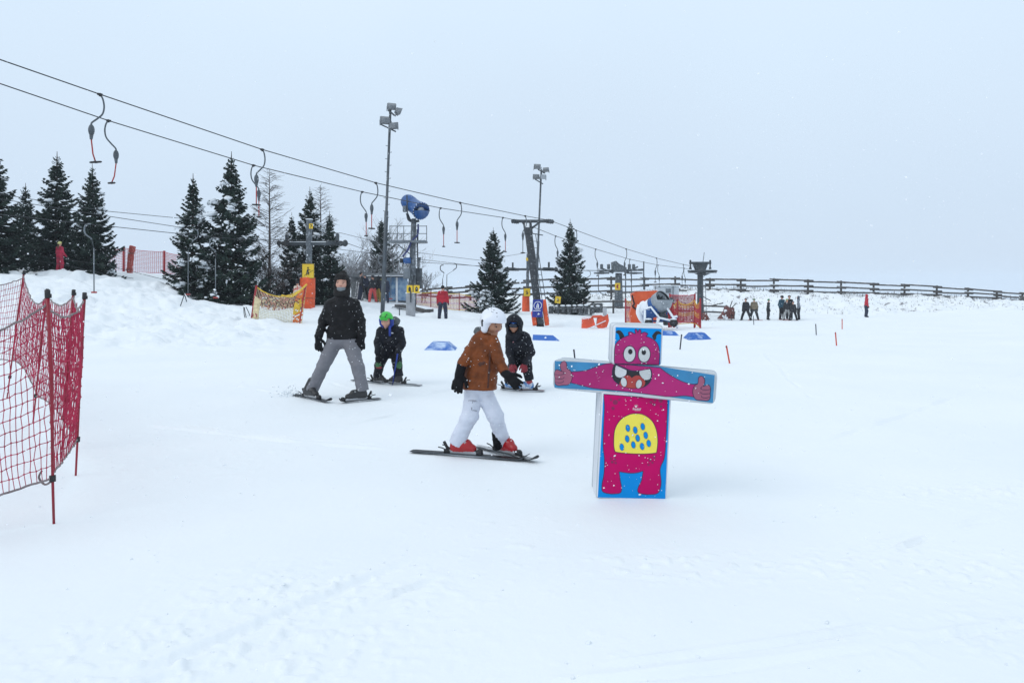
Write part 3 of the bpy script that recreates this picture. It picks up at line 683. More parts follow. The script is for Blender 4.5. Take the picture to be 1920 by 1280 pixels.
# timber baulk and hose lying at its foot
o = MB(); a = hit(747, 577); b = hit(804, 586); 
o.beam(a+UP*0.12, a.lerp(b, 0.55)+UP*0.16, 0.5, 0.16, bev=0.03); o.beam(a.lerp(b, 0.5)+UP*0.16, b+UP*0.08, 0.6, 0.22, bev=0.04); o.beam(a.lerp(b, 0.5)+UP*0.26, b+UP*0.19, 0.45, 0.03, mi=1)
single('timber_baulk', o, [M_wood, M_snowc], 'dark timber baulk lying in the snow at the foot of the snow fan tower', 'timber', a.lerp(b, 0.5))
m = MB(); m.tube(crv([hit(735, 578)+UP*0.05, hit(748, 583)+UP*0.25, hit(752, 581)+UP*0.2, hit(765, 579)+UP*0.1], 5), 0.02, 6); m.tube([hit(749, 591)-UP*0.1, P(749, 577, hit(749, 591).y)], 0.025, 6)
single('ground_hose', m, M_dsteel, 'thin dark hose looped over a short peg left of the concrete foot', 'hose', hit(749, 590))
# ------------------------------------------------------------------ shelter behind the lift entry
YH = 46.0; bh = foot(715, YH)
HT = thing('shelter', 'low glazed shelter with white posts and blue panes behind the lift queue', 'shelter', bh)
def Hh(px, py, dy=0): return P(px, py, YH+dy)
M_pane = mat('bluish pane', (0.10, 0.20, 0.36), 0.12, scale=3.0, col2=(0.28, 0.40, 0.52), thr=(0.4, 0.65))
m = MB(); m.box(Hh(720, 540, 1.4), (2.9, 0.08, 1.9)); m.box(Hh(672, 540, 1.2), (0.9, 0.08, 1.8)); m.build('back_wall', mat('grey boards', (0.16, 0.17, 0.18), 0.8, var=0.3), HT)
for px in (693, 744): MB().box(Hh(px, 542), (0.11, 0.11, 1.65), bev=0.01).build('post', M_white, HT)
for a, b in ((721, 742), (746, 764)):
    m = MB(); m.box(Hh((a+b)/2, 541.5, 0.05), ((b-a)/F*YH, 0.03, 1.45)); m.build('pane', M_pane, HT)
m = MB(); m.box(Hh(730, 519, 0.6), (2.6, 1.8, 0.07), mi=0, bev=0.01); m.box(Hh(730, 517.3, 0.6), (2.5, 1.7, 0.05), mi=1, bev=0.02); m.box(Hh(671, 520, 0.7), (0.9, 1.2, 0.06)); m.build('roof', [M_dsteel, M_snowc], HT)
m = MB(); m.box(Hh(688, 541, 0.3), (0.12, 0.12, 1.6)); m.box(Hh(655, 541, 0.3), (0.1, 0.1, 1.6)); m.build('side_post', M_steel, HT)
m = MB(); m.box(Hh(712, 527, 0.9), (0.24, 0.03, 0.3)); m.build('notice', mat('pale yellow paper', (0.5, 0.5, 0.2), 0.6), HT)
# white cabin beyond the snow cannon
YW = 53; bw2 = foot(1250, YW); WC = thing('cabin', 'small white flat-roofed cabin beyond the orange sheet', 'cabin', bw2)
def Wp(px, py, dy=0): return P(px, py, YW+dy)
m = MB(); m.box(Wp(1249, 551, 0.8), (1.55, 1.4, 1.1), bev=0.02); m.build('wall', mat('dull white panel', (0.52, 0.56, 0.60), 0.6, var=0.1), WC)
m = MB(); m.box(Wp(1249, 535.5, 0.8), (1.7, 1.6, 0.06), bev=0.01); m.build('roof', M_snowc, WC)
m = MB(); m.box(Wp(1253, 545, 0.08), (0.36, 0.04, 0.3)); m.build('window', M_steel, WC)
for px in (1229, 1262): MB().tube([Wp(px, 560), Wp(px, 536)], 0.035, 6).build('post', M_steel, WC)
# ------------------------------------------------------------------ log fence on the skyline
FP = [(760,548,566,60),(801,540,560,59),(839,537,560,58.5),(882,533,559,59),(935,527,557,60),(990,523,557,61),(1045,520,557,62),(1095,519,555,63),(1146,518,552,64),(1208,519,550,65),(1266,518,548,65.5),(1331,521,547.5,66),(1389,522,548,66),(1451,521.5,549,66.5),(1515,523.5,550,66.5),(1577,526,552,67),(1638,530,553.5,67),(1696,532,555,67.5),(1756.5,535,557.5,68),(1815,539,560,68.5),(1869,544,562.5,69),(1917,548,566,69.5),(1965,553,571,70)]
FE = thing('log_fence', 'long three-rail log fence along the skyline bank', 'fence', P(1331, 548, 66))
frn = random.Random(11)
tops = []
for px, pt, pb, Y in FP:
    t = P(px, pt, Y); b = P(px, pb, Y); zg = gz(b.x, b.y)
    MB().tube([Vector((b.x, b.y, min(zg, b.z)-0.4)), b, t], [0.095, 0.095, 0.085], 8).build('post', M_wood, FE)
    tops.append((t, b))
for i in range(len(tops)-1):
    (t0, b0_), (t1, b1_) = tops[i], tops[i+1]
    for k, fr in enumerate((0.13, 0.5, 0.83)):
        p0 = t0.lerp(b0_, fr+frn.uniform(-.025, .025)); p1 = t1.lerp(b1_, fr+frn.uniform(-.025, .025))
        d = (p1-p0).normalized(); off = Vector((0, -0.13, 0.05*(1 if i % 2 else -1)))
        m = MB(); a = p0-d*0.42+off; c = p1+d*0.42+off; mid = a.lerp(c, 0.5)+UP*frn.uniform(-.05, .02)
        m.tube([a, mid, c], [0.072, 0.066, 0.072], 8, 0)
        for q in range(3):
            s0 = frn.random()*0.8; m.tube([a.lerp(c, s0)+UP*0.055, a.lerp(c, s0+0.08)+UP*0.06, a.lerp(c, s0+0.17)+UP*0.055], [0.01, 0.045, 0.01], 6, 1)
        m.build('rail', [M_wood, M_snowc], FE)
# lower two-rail fence below the bank
LF = thing('rail_fence', 'low two-rail fence at the foot of the bank behind the return station', 'fence', foot(1230, 53.5))
lp = [(1098,566,592),(1150,565,592),(1207,566,594),(1262,570,596),(1318,573,600),(1362,575,602)]
for px, a, b in lp:
    g0 = foot(px, 53.5); MB().tube([g0-UP*0.3, P(px, a-3, 53.5)], 0.07, 8).build('post', M_wood, LF)
for (x0, a0, b0_), (x1, a1, b1_) in zip(lp, lp[1:]):
    for py0, py1 in ((a0, a1), (a0+11, a1+11)): MB().tube([P(x0-3, py0, 53.35), P(x1+3, py1, 53.35)], 0.06, 7).build('rail', M_wood, LF)
# grey snowed-up timber rack below the spruce
RK = thing('timber_rack', 'snow covered grey timber rack below the spruce right of the leaning tower', 'rack', foot(1080, 47))
m = MB(); rk = random.Random(3)
for px in range(1033, 1132, 11):
    m.box(P(px, 581, 47)+UP*rk.uniform(-.05, .05), (0.30, 0.3, rk.uniform(0.35, 0.6)), Euler((0, 0, rk.uniform(-.3, .3))), 0, 0.02)
    m.ball(P(px, 573, 46.9)+UP*rk.uniform(-.06, .06), (rk.uniform(.1, .22), .16, .07), 1, 8)
m.beam(P(1030, 578, 46.8), P(1132, 577, 46.8), 0.08, 0.1); m.box(P(1119, 577, 47.2), (0.7, 0.5, 0.6), None, 0, 0.02)
m.build('planks', [mat('grey frosted boards', (0.075, 0.08, 0.085), 0.85, scale=9, col2=(0.34, 0.36, 0.38), thr=(0.5, 0.75)), M_snowc], RK)
# ------------------------------------------------------------------ plastic mesh nets
def net_strip(a_top, b_top, a_bot, b_bot, sag_t, sag_b, cx, cz, r, bulge=Vector((0, 0, 0)), rn=None, jit=0.0, rows=None):
    """strands of one net panel between two poles -> list of polylines (vertical, horizontal, top edge, bottom edge)"""
    n = max(2, int(((b_top-a_top).length)/cx)); k = rows or max(2, int((a_top-a_bot).length/cz)); g = []
    for i in range(n+1):
        t = i/n; s = 4*t*(1-t); col = []
        top = a_top.lerp(b_top, t)-UP*sag_t*s; bot = a_bot.lerp(b_bot, t)+UP*sag_b*s
        for j in range(k+1):
            p = top.lerp(bot, j/k)+bulge*s*math.sin(math.pi*j/k)
            if rn and jit: p += Vector((rn.uniform(-jit, jit), rn.uniform(-jit, jit), rn.uniform(-jit, jit)*0.8))
            col.append(p)
        g.append(col)
    return g
def net_mesh(m, g, r, mi_v=0, mi_h=0, mi_edge=0, edge_r=None, knots=0.0, band=None):
    n = len(g); k = len(g[0])
    for i in range(n): m.tube(g[i], r, 3, mi_v, False, False)
    for j in range(k):
        e = (j == 0 or j == k-1)
        mi = mi_edge if e else (band[j] if band else mi_h)
        m.tube([g[i][j] for i in range(n)], (edge_r or r) if e else r*1.15, 5 if e else 3, mi, False, True)
    if knots:
        for i in range(n):
            for j in range(1, k-1):
                p = g[i][j]; m.add([p+EX*knots, p-EX*knots, p+EY*knots, p-EY*knots, p+UP*knots*1.2, p-UP*knots*1.2], [[0, 2, 4], [2, 1, 4], [1, 3, 4], [3, 0, 4], [2, 0, 5], [1, 2, 5], [3, 1, 5], [0, 3, 5]], mi_h)
M_net = mat('faded red netting', (0.38, 0.02, 0.062), 0.8, var=0.3)
M_netp = mat('pink red netting', (0.45, 0.05, 0.07), 0.8, var=0.2)
M_nety = mat('yellow netting', (0.72, 0.47, 0.05), 0.8, var=0.2)
M_netw = mat('pale netting', (0.60, 0.55, 0.36), 0.8, var=0.15)
M_cord = mat('grey brown cord', (0.22, 0.18, 0.18), 0.85, var=0.3)
def far_net(poles, label, cx, cz, r, mats, band=None, pole_mat=None, pole_r=0.035, bulge=0.0, sag=0.08, group=None, hpole=1.0):
    """poles: (px, py_top, py_bottom, Y); nets strung between them"""
    p0 = P(poles[0][0], poles[0][2], poles[0][3]); o = thing('safety_net', label, 'net', p0, group)
    q = [(P(px, a, Y), P(px, b, Y)) for px, a, b, Y in poles]
    for t, b in q:
        zg = min(gz(b.x, b.y), b.z)
        MB().tube([Vector((b.x+(b.x-t.x)*0.05, b.y, zg-0.15)), b, t+UP*0.06], pole_r, 7).build('pole', pole_mat or M_red, o)
    m = MB(); rn = random.Random(5)
    for (t0, b0_), (t1, b1_) in zip(q, q[1:]):
        g = net_strip(t0, t1, b0_, b1_, sag, 0.02, cx, cz, r, Vector((0, bulge, 0)), rn, r*0.5)
        net_mesh(m, g, r, 0, 0, 1, r*1.8, 0, [band[min(len(band)-1, int(j/len(g[0])*len(band)))] for j in range(len(g[0]))] if band else None)
    m.build('netting', mats, o); return o
far_net([(190,470,513,44),(232,465,513,44),(308,472,512,44),(345,478,516,43)], 'pink red net fence on the snow ridge between the left spruces', 0.11, 0.085, 0.010, [M_netp, M_netp], pole_r=0.07, sag=0.06)
far_net([(780,549,575,47),(808,548,578,46),(861,551,581,45),(898,556,584,44),(925,558,586,43.5)], 'faded red and yellow net fence behind the person in the red jacket', 0.10, 0.07, 0.012, [M_netp, M_nety], [0, 0, 1, 0, 1, 0], sag=0.03)
far_net([(1173,562,604,30),(1191,563,605,31.5)], 'strip of pink and yellow net left of the orange sheet', 0.09, 0.06, 0.009, [M_netp, M_nety], [1, 0, 1, 0])
far_net([(1256,553,604,31.5),(1303,553,605,31)], 'dense dark red net above the yellow net right of the snow cannon', 0.045, 0.05, 0.013, [mat('dark red netting', (0.30, 0.02, 0.035), 0.8), M_netp], sag=0.02)
far_net([(1258,565,607,29.5),(1270,563,608,29.3),(1302,562,606,29),(1313,562,615,27.5)], 'slack pink net with yellow edge right of the snow cannon', 0.06, 0.055, 0.008, [M_netp, M_nety], [1, 0, 1, 0, 0], sag=0.18)
# snow-fan apron net between two poles, left middle
YN = 26.0
AN = thing('safety_net', 'sagging yellow and red net panel between two poles left of the man in grey trousers', 'net', hit(520, 622))
aT, aB, cT, cB = P(481, 537, YN), P(470.5, 612, YN), P(574, 536, YN+0.6), P(563, 612, YN+0.3)
MB().tube([hit(467.5, 622)-UP*0.1, P(470, 610, YN)], 0.012, 6).build('spike', M_steel, AN)
MB().tube([P(470, 610, YN), aT+UP*0.04], 0.038, 8).build('pole', M_red, AN)
MB().tube([P(558.5, 624, YN)-UP*0.1, P(562, 607, YN), P(571, 545, YN+0.5), cT+UP*0.03], [0.012, 0.02, 0.026, 0.026], 8).build('pole', M_red, AN)
rn = random.Random(8); m = MB()
g = net_strip(P(480, 537, YN), P(575, 534, YN+0.6), P(471, 610, YN), P(566, 604, YN+0.3), 0.38, -0.18, 0.05, 0.06, 0.007, Vector((0, -0.35, 0)), rn, 0.006)
k = len(g[0]); net_mesh(m, g, 0.0075, 2, 2, 1, 0.022, 0, [0]*int(k*0.45)+[2]*(k-int(k*0.45)))
n = len(g)
for i in range(n-1):                    # doubled-over dark red cloth band along the top, cream flap left, yellow roll right
    for j in range(0, int(k*0.42)):
        if rn.random() < 0.55 and i > 2: m.add([g[i][j], g[i+1][j], g[i+1][j+1], g[i][j+1]], [[0, 1, 2, 3]], 0 if rn.random() < 0.8 else 3)
for i in range(0, int(n*0.17)):
    for j in range(int(k*0.22), k-1): 
        o_ = Vector((0, -0.03, 0)); m.add([g[i][j]+o_, g[i+1][j]+o_, g[i+1][j+1]+o_, g[i][j+1]+o_], [[0, 1, 2, 3]], 3 if j < k*0.6 or rn.random() < 0.6 else 0)
for i in range(int(n*0.80), n-1):
    for j in range(int(k*0.05), k-1):
        o_ = Vector((0, -0.03, 0))
        if rn.random() < 0.62: m.add([g[i][j]+o_, g[i+1][j]+o_, g[i+1][j+1]+o_, g[i][j+1]+o_], [[0, 1, 2, 3]], (4 if j < k*0.3 else 1 if j < k*0.62 else 4))
m.tube(crv([P(528, 553, YN-0.3), P(545, 556, YN-0.3), P(560, 547, YN), P(575, 533, YN+0.5)], 5), [0.022]*5+[0.034]*10+[0.028], 7, 1, True)
m.build('netting', [mat('dark red net cloth', (0.25, 0.03, 0.035), 0.85, scale=30, col2=(0.45, 0.25, 0.2), thr=(0.4, 0.7)), M_nety, M_netw, mat('cream net cloth', (0.62, 0.52, 0.32), 0.85, scale=12, var=0.25), mat('orange net cloth', (0.72, 0.20, 0.06), 0.85, var=0.2)], AN)
m = MB()
for a in ([(457,575),(458,590),(463,605),(467,612)], [(461,575),(466,585),(470,596)], [(458,576),(461,592),(466,606)]): m.tube(crv([P(*q, 26.6) for q in a], 5), 0.014, 6)
single('rod_bundle', m, M_black, 'bundle of thin black bent rods stuck in the snow left of the yellow net', 'rods', hit(463, 612))
# rolled red net on a pole on the ridge
YR = 40; b = P(244, 516, YR); o = thing('rolled_net', 'rolled up red net tied round a pole on the snow ridge', 'net', b)
m = MB(); rn = random.Random(2); pts = [P(244, 516, YR), P(243, 505, YR), P(244.5, 490, YR), P(246, 475, YR), P(248.5, 463, YR), P(249, 461, YR)]
m.tube(crv(pts, 3), [0.12, .14, .15, .17, .14, .16, .15, .17, .16, .14, .17, .16, .17, .16, .12, .06], 12); m.build('netting', mat('rolled red net', (0.40, 0.05, 0.04), 0.8, scale=20, col2=(0.55, 0.2, 0.17), thr=(0.45, 0.7), bump=0.6, bscale=25), o)
m = MB()
for i in (1, 3): m.tube([pts[i]+Vector((math.cos(a)*.17, math.sin(a)*.17, 0)) for a in np.linspace(0, 6.28, 13)], 0.015, 5)
m.build('tie', M_black, o)
# A-frame stand in front of the spruce pair
o = thing('a_frame', 'small metal A-frame stand in the snow under the two snowy spruces', 'stand', hit(345, 577)); ap = P(346, 551, 28.5)
m = MB(); m.tube([hit(335, 578)-UP*.1, ap], 0.018, 6); m.tube([hit(372, 580)-UP*.1, ap], 0.02, 6, 1); m.tube([ap+Vector((-.02, .5, -.75)), ap], 0.018, 6); m.build('frame', [M_dsteel, M_snowc], o)
# ------------------------------------------------------------------ near red net fence, lower left
NP = {'A': ((101, 983), (89, 549)), 'B': ((142, 892), (158.5, 553)), 'C': ((117, 842), (138, 547)), 'D': ((62, 792), (88.5, 545)), 'E': ((13, 748), (45, 510))}
def near_pole(k):
    (bx, by), (tx, ty) = NP[k]; b = hit(bx, by); t = P(tx, ty, b.y-0.02); return b, t
NF = thing('safety_net', 'near fence of red mesh net on leaning red poles with black caps, lower left', 'net', near_pole('A')[0])
npl = {k: near_pole(k) for k in NP}
for k, (b, t) in npl.items():
    ax = (t-b).normalized(); m = MB(); bow = EX*(0.012 if k == 'A' else -0.006)
    m.tube([b-ax*0.12, b+ax*0.28, b.lerp(t, 0.6)+bow, t], [0.008, 0.009, 0.0115, 0.0125], 10, 0)
    po = m.build('pole', mat('dark red pole', (0.25, 0.005, 0.020), 0.35, var=0.25, scale=3), NF)
    m = MB(); m.tube([t-ax*0.035, t-ax*0.03, t+ax*0.018, t+ax*0.022], [0.015, 0.0175, 0.0175, 0.012], 10, 0); m.box(t-ax*0.02+EX*0.018, (0.014, 0.016, 0.028), None, 0, 0.004)
    m.build('cap', M_black, po)
    m = MB(); q = b+ax*0.30; m.tube([q-ax*0.02, q+ax*0.02], 0.02, 8); m.build('clip', M_black, po)
def npt(k, f): b, t = npl[k]; return b.lerp(t, f)
rn = random.Random(4)
# panels: off-frame left -> A, A -> B, B -> C -> D -> E -> off-frame
leftA = (Vector((-3.9, 4.3, 1.44)), Vector((-3.9, 4.3, 0.13)))
far_l = (Vector((-9.6, 11.2, 1.62)), Vector((-9.6, 11.2, 0.45)))
def panel(m, t0, b0_, t1, b1_, sag, sb, bulge, n_rows=11, cx=0.043):
    g = net_strip(t0, t1, b0_, b1_, sag, sb, cx, 0.1, 0.003, bulge, rn, 0.007, n_rows)
    net_mesh(m, g, 0.0028, 0, 0, 1, 0.0075, 0.008)
m = MB()
panel(m, leftA[0], leftA[1], npt('A', 0.955), npt('A', 0.20), 0.22, -0.02, Vector((0, -0.05, 0)), 14, 0.029)
panel(m, npt('A', 0.94), npt('A', 0.22), npt('B', 0.97), npt('B', 0.20), 0.10, -0.01, Vector((0.03, 0, 0)), 13, 0.042)
panel(m, npt('B', 0.95), npt('B', 0.20), npt('C', 0.97), npt('C', 0.15), 0.10, 0.02, Vector((0, 0.08, 0)), 13, 0.042)
panel(m, npt('C', 0.97), npt('C', 0.18), npt('D', 0.97), npt('D', 0.2), 0.10, 0.05, Vector((0, 0.03, 0)), 13, 0.042)
panel(m, npt('D', 0.97), npt('D', 0.22), npt('E', 0.97), npt('E', 0.3), 0.22, 0.1, Vector((0, 0.03, 0)), 13, 0.042)
panel(m, npt('E', 0.95), npt('E', 0.3), far_l[0], far_l[1], 0.2, 0.05, Vector((0, 0.03, 0)), 13, 0.045)
# loosely gathered strip hanging inside the corner
for i in range(15):
    t = i/15; a = npt('C', 0.93)+EX*rn.uniform(-.02, .05); c = npt('C', 0.17)+Vector((rn.uniform(-.03, .06), rn.uniform(-.05, .05), rn.uniform(-.04, .05)))
    m.tube(crv([a, a.lerp(c, 0.4)+EX*rn.uniform(-.04, .04), a.lerp(c, 0.75)+EX*rn.uniform(-.05, .05), c], 5), 0.0032, 3, 0, False, False)
m.tube(crv([npt('A', 0.19), npt('A', 0.17)-EX*0.05, npt('A', 0.2)-EX*0.09, npt('A', 0.23)-EX*0.07], 5), 0.007, 6, 1)
m.build('netting', [M_net, M_cord], NF)
# ------------------------------------------------------------------ blue ramps in the piste
def ramp_(pts, h, label, snow=0.5, seed=1):
    """low foam wedge: footprint from photo pixels (front-left, front-right), ridge above"""
    a, b, depth, r0, r1 = pts; A = hit(*a); B = hit(*b); n = Vector((0, 1, 0))*depth
    c = A.lerp(B, 0.5); w = B-A
    R0 = A.lerp(B, r0)+n*0.55+UP*h; R1 = A.lerp(B, r1)+n*0.5+UP*h
    vs = [A-UP*.05, B-UP*.05, B+n-UP*.05, A+n-UP*.05, R0+n*-0.2, R1+n*-0.2, R1+n*0.25, R0+n*0.25]
    bm = bmesh.new(); V = [bm.verts.new(v) for v in vs]
    for f in ([0, 1, 5, 4], [1, 2, 6, 5], [2, 3, 7, 6], [3, 0, 4, 7], [4, 5, 6, 7], [3, 2, 1, 0]): bm.faces.new([V[i] for i in f])
    bmesh.ops.subdivide_edges(bm, edges=list(bm.edges), cuts=3, use_grid_fill=True)
    bmesh.ops.recalc_face_normals(bm, faces=list(bm.faces)); bm.verts.index_update()
    m = MB().add([v.co.copy() for v in bm.verts], [[v.index for v in f.verts] for f in bm.faces], 0, False); bm.free()
    mt = mat('blue ramp foam, frosted '+str(seed), (0.025, 0.13, 0.46), 0.6, scale=3.5+seed, col2=(0.50, 0.62, 0.80), thr=(0.72-snow*0.38, 0.92-snow*0.3))
    return single('ramp', m, mt, label, 'ramp', c, 'blue ramps on the piste')
ramp_(((790, 657), (857, 658), 0.9, 0.25, 0.72), 0.16, 'pale blue snow dusted ramp between the two small skiers', 0.75, 1)
ramp_(((999, 638), (1054, 640), 0.5, 0.02, 0.72), 0.13, 'low bright blue ramp right behind the child in the black hood', 0.2, 2)
ramp_(((1236, 629), (1279, 630), 0.7, 0.1, 0.75), 0.12, 'flat blue ramp just right of the monster head block', 0.45, 3)
ramp_(((1289, 638), (1338, 636), 0.8, 0.25, 0.75), 0.17, 'rounded blue ramp farthest right on the piste', 0.45, 4)
# ------------------------------------------------------------------ short marker stakes
def stake(px, py0, py1, lean, col, label, r=0.016):
    b = hit(px, py1); t = P(px-lean, py0, b.y); m = MB().tube([b-(t-b).normalized()*0.1, b, t, t+UP*0.004], [r, r, r, r*0.7], 8)
    m.tube([t-UP*0.03, t-UP*0.015], r*1.15, 8, 1)
    return single('marker_stake', m, [col, M_black], label, 'stake', b, 'short marker stakes in the piste')
M_stk = mat('orange red stake', (0.55, 0.055, 0.02), 0.5, var=0.15); M_bstk = mat('black stake', (0.02, 0.022, 0.035), 0.5)
stake(1078, 655, 674, 2, M_bstk, 'short black stake standing just left of the monster figure above its arm')
stake(1275, 627, 655, -3, M_bstk, 'leaning black stake to the right of the monster head')
stake(1368, 648, 681, 6, M_stk, 'tallest and nearest leaning orange stake, right of the monster arm')
stake(1530.5, 607.5, 628, 1, M_bstk, 'lone black stake out on the right of the piste')
stake(1568.5, 623, 648, 2, M_stk, 'orange stake on the right, the lower one of two')
stake(1579, 598, 617, 0, M_stk, 'orange stake on the right, the upper and farther one of two')
stake(1413.5, 592, 609, 1, M_bstk, 'dark stake in front of the skier in the khaki jacket')
stake(1371.5, 592, 601, 0, M_bstk, 'tiny dark peg in front of the brown tarpaulin heap')
# ------------------------------------------------------------------ fallen orange pads
o = thing('foam_pad', 'bent orange foam pad lying on the snow behind the monster head', 'pad', hit(1116, 616)); YP = o.location.y+0.2
m = MB(); rn = random.Random(9)
def Q(px, py, dy=0): return P(px, py, YP+dy)
def slab(m, q, d, mi):
    f = [Q(*p) for p in q]; m.prism([(v.x, v.z) for v in f], Vector((0, YP, 0)), EX, UP, Vector((0, d, 0)), mi)
slab(m, [(1091, 618), (1104, 614), (1117, 612), (1112, 594), (1092, 597)], 0.25, 0)
slab(m, [(1119, 612), (1124, 617), (1138, 613), (1142, 601), (1140, 589), (1133, 594), (1121, 595)], 0.3, 0)
slab(m, [(1109, 596), (1123, 596), (1133, 594), (1128, 591), (1112, 592)], 0.2, 0)
m.build('foam', [mat('creased orange vinyl', (0.72, 0.09, 0.035), 0.45, var=0.2, scale=4, bump=0.5, bscale=6)], o)
m = MB(); m.beam(Q(1103, 616, -.03), Q(1136, 601, -.03), 0.03, 0.03); m.box(Q(1134, 584), (0.13, 0.15, 0.28), None, 1, 0.02); m.beam(Q(1092, 598, -.02), Q(1108, 595, -.02), 0.05, 0.03); m.build('strap', [M_snowc, mat('frosty fastening', (0.4, 0.42, 0.45), 0.7)], o)
# ------------------------------------------------------------------ snow cannon on its carriage
YC2 = 26.0
def K(px, py, dy=0): return P(px, py, YC2+dy)
SC = thing('snow_cannon', 'blue and white mobile snow cannon pointing up right behind the monster figure', 'snow cannon', foot(1235, YC2))
a, b = K(1211, 584, 0.28), K(1243, 563, -0.28); L = b-a; axc = L.normalized()
m = MB(); m.tube([a+L*t for t in (0, .03, .48)], [0.24, 0.315, 0.32], 24, 0, True, False); m.tube([a+L*t for t in (.48, .72)], [0.31, 0.315], 24, 1, True, False); m.build('barrel', [M_snowc, M_blue], SC)
m = MB(); m.tube([a+L*t for t in (.70, .72, 1.05, 1.06, 1.06)], [0.30, 0.345, 0.36, 0.355, 0.32], 28, 0, True, False); m.tube([a+L*t for t in (1.058, 0.8, 0.6, 0.59)], [0.32, 0.30, 0.28, 0.02], 28, 1, True, False); m.build('muzzle', [mat('grey muzzle paint', (.27, .30, .33), .5, var=.2), M_black], SC)  # inner wall coloured black to imitate the shade inside the mouth
m = MB(); q = a+L*0.86; u = axc.orthogonal().normalized(); v = axc.cross(u)
for i in range(9):
    w = u*math.cos(i*.698)+v*math.sin(i*.698); m.beam(q, q+w*0.28, 0.03, 0.12, up=(axc+w.cross(axc)*0.6).normalized())
m.tube([q-axc*.1, q+axc*.1], 0.08, 10); m.build('fan', M_dsteel, SC)
m = MB(); m.ball(K(1206, 583, 0.3), (0.2, 0.22, 0.36), 0, 14); m.tube(crv([K(1201, 572, .2), K(1198, 585, .2), K(1203, 597, .2), K(1210, 603, .2)], 4), 0.11, 10); m.build('snow_cap', M_snowc, SC)
m = MB(); m.box(K(1217, 588, 0), (0.42, 0.5, 0.3), Euler((0, -0.2, 0)), 0, 0.03); m.box(K(1232, 575, -.3), (0.25, 0.22, 0.2), Euler((0, -.4, 0)), 0, 0.03); m.box(K(1215, 600, 0), (0.30, 0.4, 0.2), None, 0, 0.02); m.build('motor_housing', M_blue, SC)
m = MB(); m.ball(K(1243, 580, -.1), (0.17, 0.2, 0.2), 0, 10, None, 0.15, random.Random(1)); m.box(K(1241, 592, -.1), (0.2, 0.25, 0.3), None, 0, 0.03); m.box(K(1248, 600, 0), (0.14, 0.2, 0.36), None, 0, 0.02); m.build('valve_block', M_dsteel, SC)
m = MB()
for pts in ([(1207, 581), (1220, 577), (1236, 597), (1262, 603), (1267, 612)], [(1209, 614), (1209, 582)], [(1250, 578), (1266, 602), (1270, 615)], [(1236, 597), (1230, 612)], [(1262, 596), (1270, 594)]):
    m.tube([K(*p, -.45) for p in pts], 0.034, 8, 0); m.tube([K(*p, -.452)+UP*0.022 for p in pts], 0.043, 8, 1)
for q_ in ((1209, 600), (1262, 603)): m.tube([K(*q_, -.45), K(*q_, .35)], 0.03, 8, 0)
m.tube([K(1222, 578, .35), K(1222, 605, .35)], .03, 8, 0); m.tube([K(1250, 578, .35), K(1250, 606, .35)], .03, 8, 0)
for pts in ([(1222, 578), (1250, 578)], [(1209, 601), (1262, 603)]): m.tube([K(*p, .35) for p in pts], 0.035, 8, 0)
m.build('carriage_frame', [M_blue, M_snowc], SC)
for px, dy in ((1216, -.5), (1217, .5), (1263, -.5)):
    m = MB(); c = K(px, 605, dy); m.tube([c-EY*.07, c-EY*.05, c+EY*.05, c+EY*.07], [0.09, 0.135, 0.135, 0.09], 18, 0); m.tube([c-EY*.075, c+EY*.075], 0.05, 10, 1); m.ball(c+UP*.12, (.12, .08, .04), 2, 8); m.build('wheel', [M_black, M_dsteel, M_snowc], SC)
m = MB(); m.tube([K(1255, 560, .3), K(1262, 566, .3)], 0.09, 10); m.build('lamp', M_dsteel, SC)
# orange sheet behind the cannon
YO = 27.8; o = thing('orange_sheet', 'big orange foam mat standing up behind the snow cannon', 'mat', foot(1205, YO))
outl = [(1183, 602), (1181, 587), (1188, 570), (1184, 551), (1193, 547), (1210, 546), (1228, 544), (1240, 546), (1236, 575), (1228, 612), (1184, 611)]
m = MB(); m.prism([(P(px, py, YO).x, P(px, py, YO).z) for px, py in outl], Vector((0, YO, 0)), EX, UP, EY*0.35, 0)
m.build('mat_sheet', mat('stained orange vinyl', (0.60, 0.075, 0.02), 0.45, scale=3, col2=(0.75, 0.13, 0.04), bump=0.5, bscale=4), o)
m = MB(); m.tube(crv([P(*q, YO-.03) for q in [(1185, 553), (1187, 562), (1189, 570), (1186, 574), (1193, 580), (1199, 586)]], 4), 0.03, 6); m.build('strap', M_black, o)
m = MB()
for i in range(9): m.ball(P(1191+i*5, 546.5, YO+.15)+UP*0.03, (0.09, 0.16, 0.035), 0, 8)
m.build('snow_cap', M_snowc, o)
# red figures of folded pads between cannon and net
o = MB(); rn = random.Random(12)
for i in range(8): o.ball(P(1258+rn.uniform(-6, 6), 588+rn.uniform(-30, 15), 28.2+rn.uniform(-.2, .2)), (rn.uniform(.06, .13), .12, rn.uniform(.12, .25)), 0, 10, None, 0.2, rn)
o.tube([foot(1254, 28.2)-UP*.1, P(1257, 553, 28.2)], 0.04, 8); o.tube([foot(1264, 28.2)-UP*.1, P(1260, 565, 28.2)], 0.04, 8)
single('folded_pads', o, mat('crimson vinyl', (0.34, 0.02, 0.03), 0.5, var=0.3, scale=4), 'crumpled dark red pads hung on stakes to the right of the snow cannon mouth', 'pads', foot(1258, 28.2))
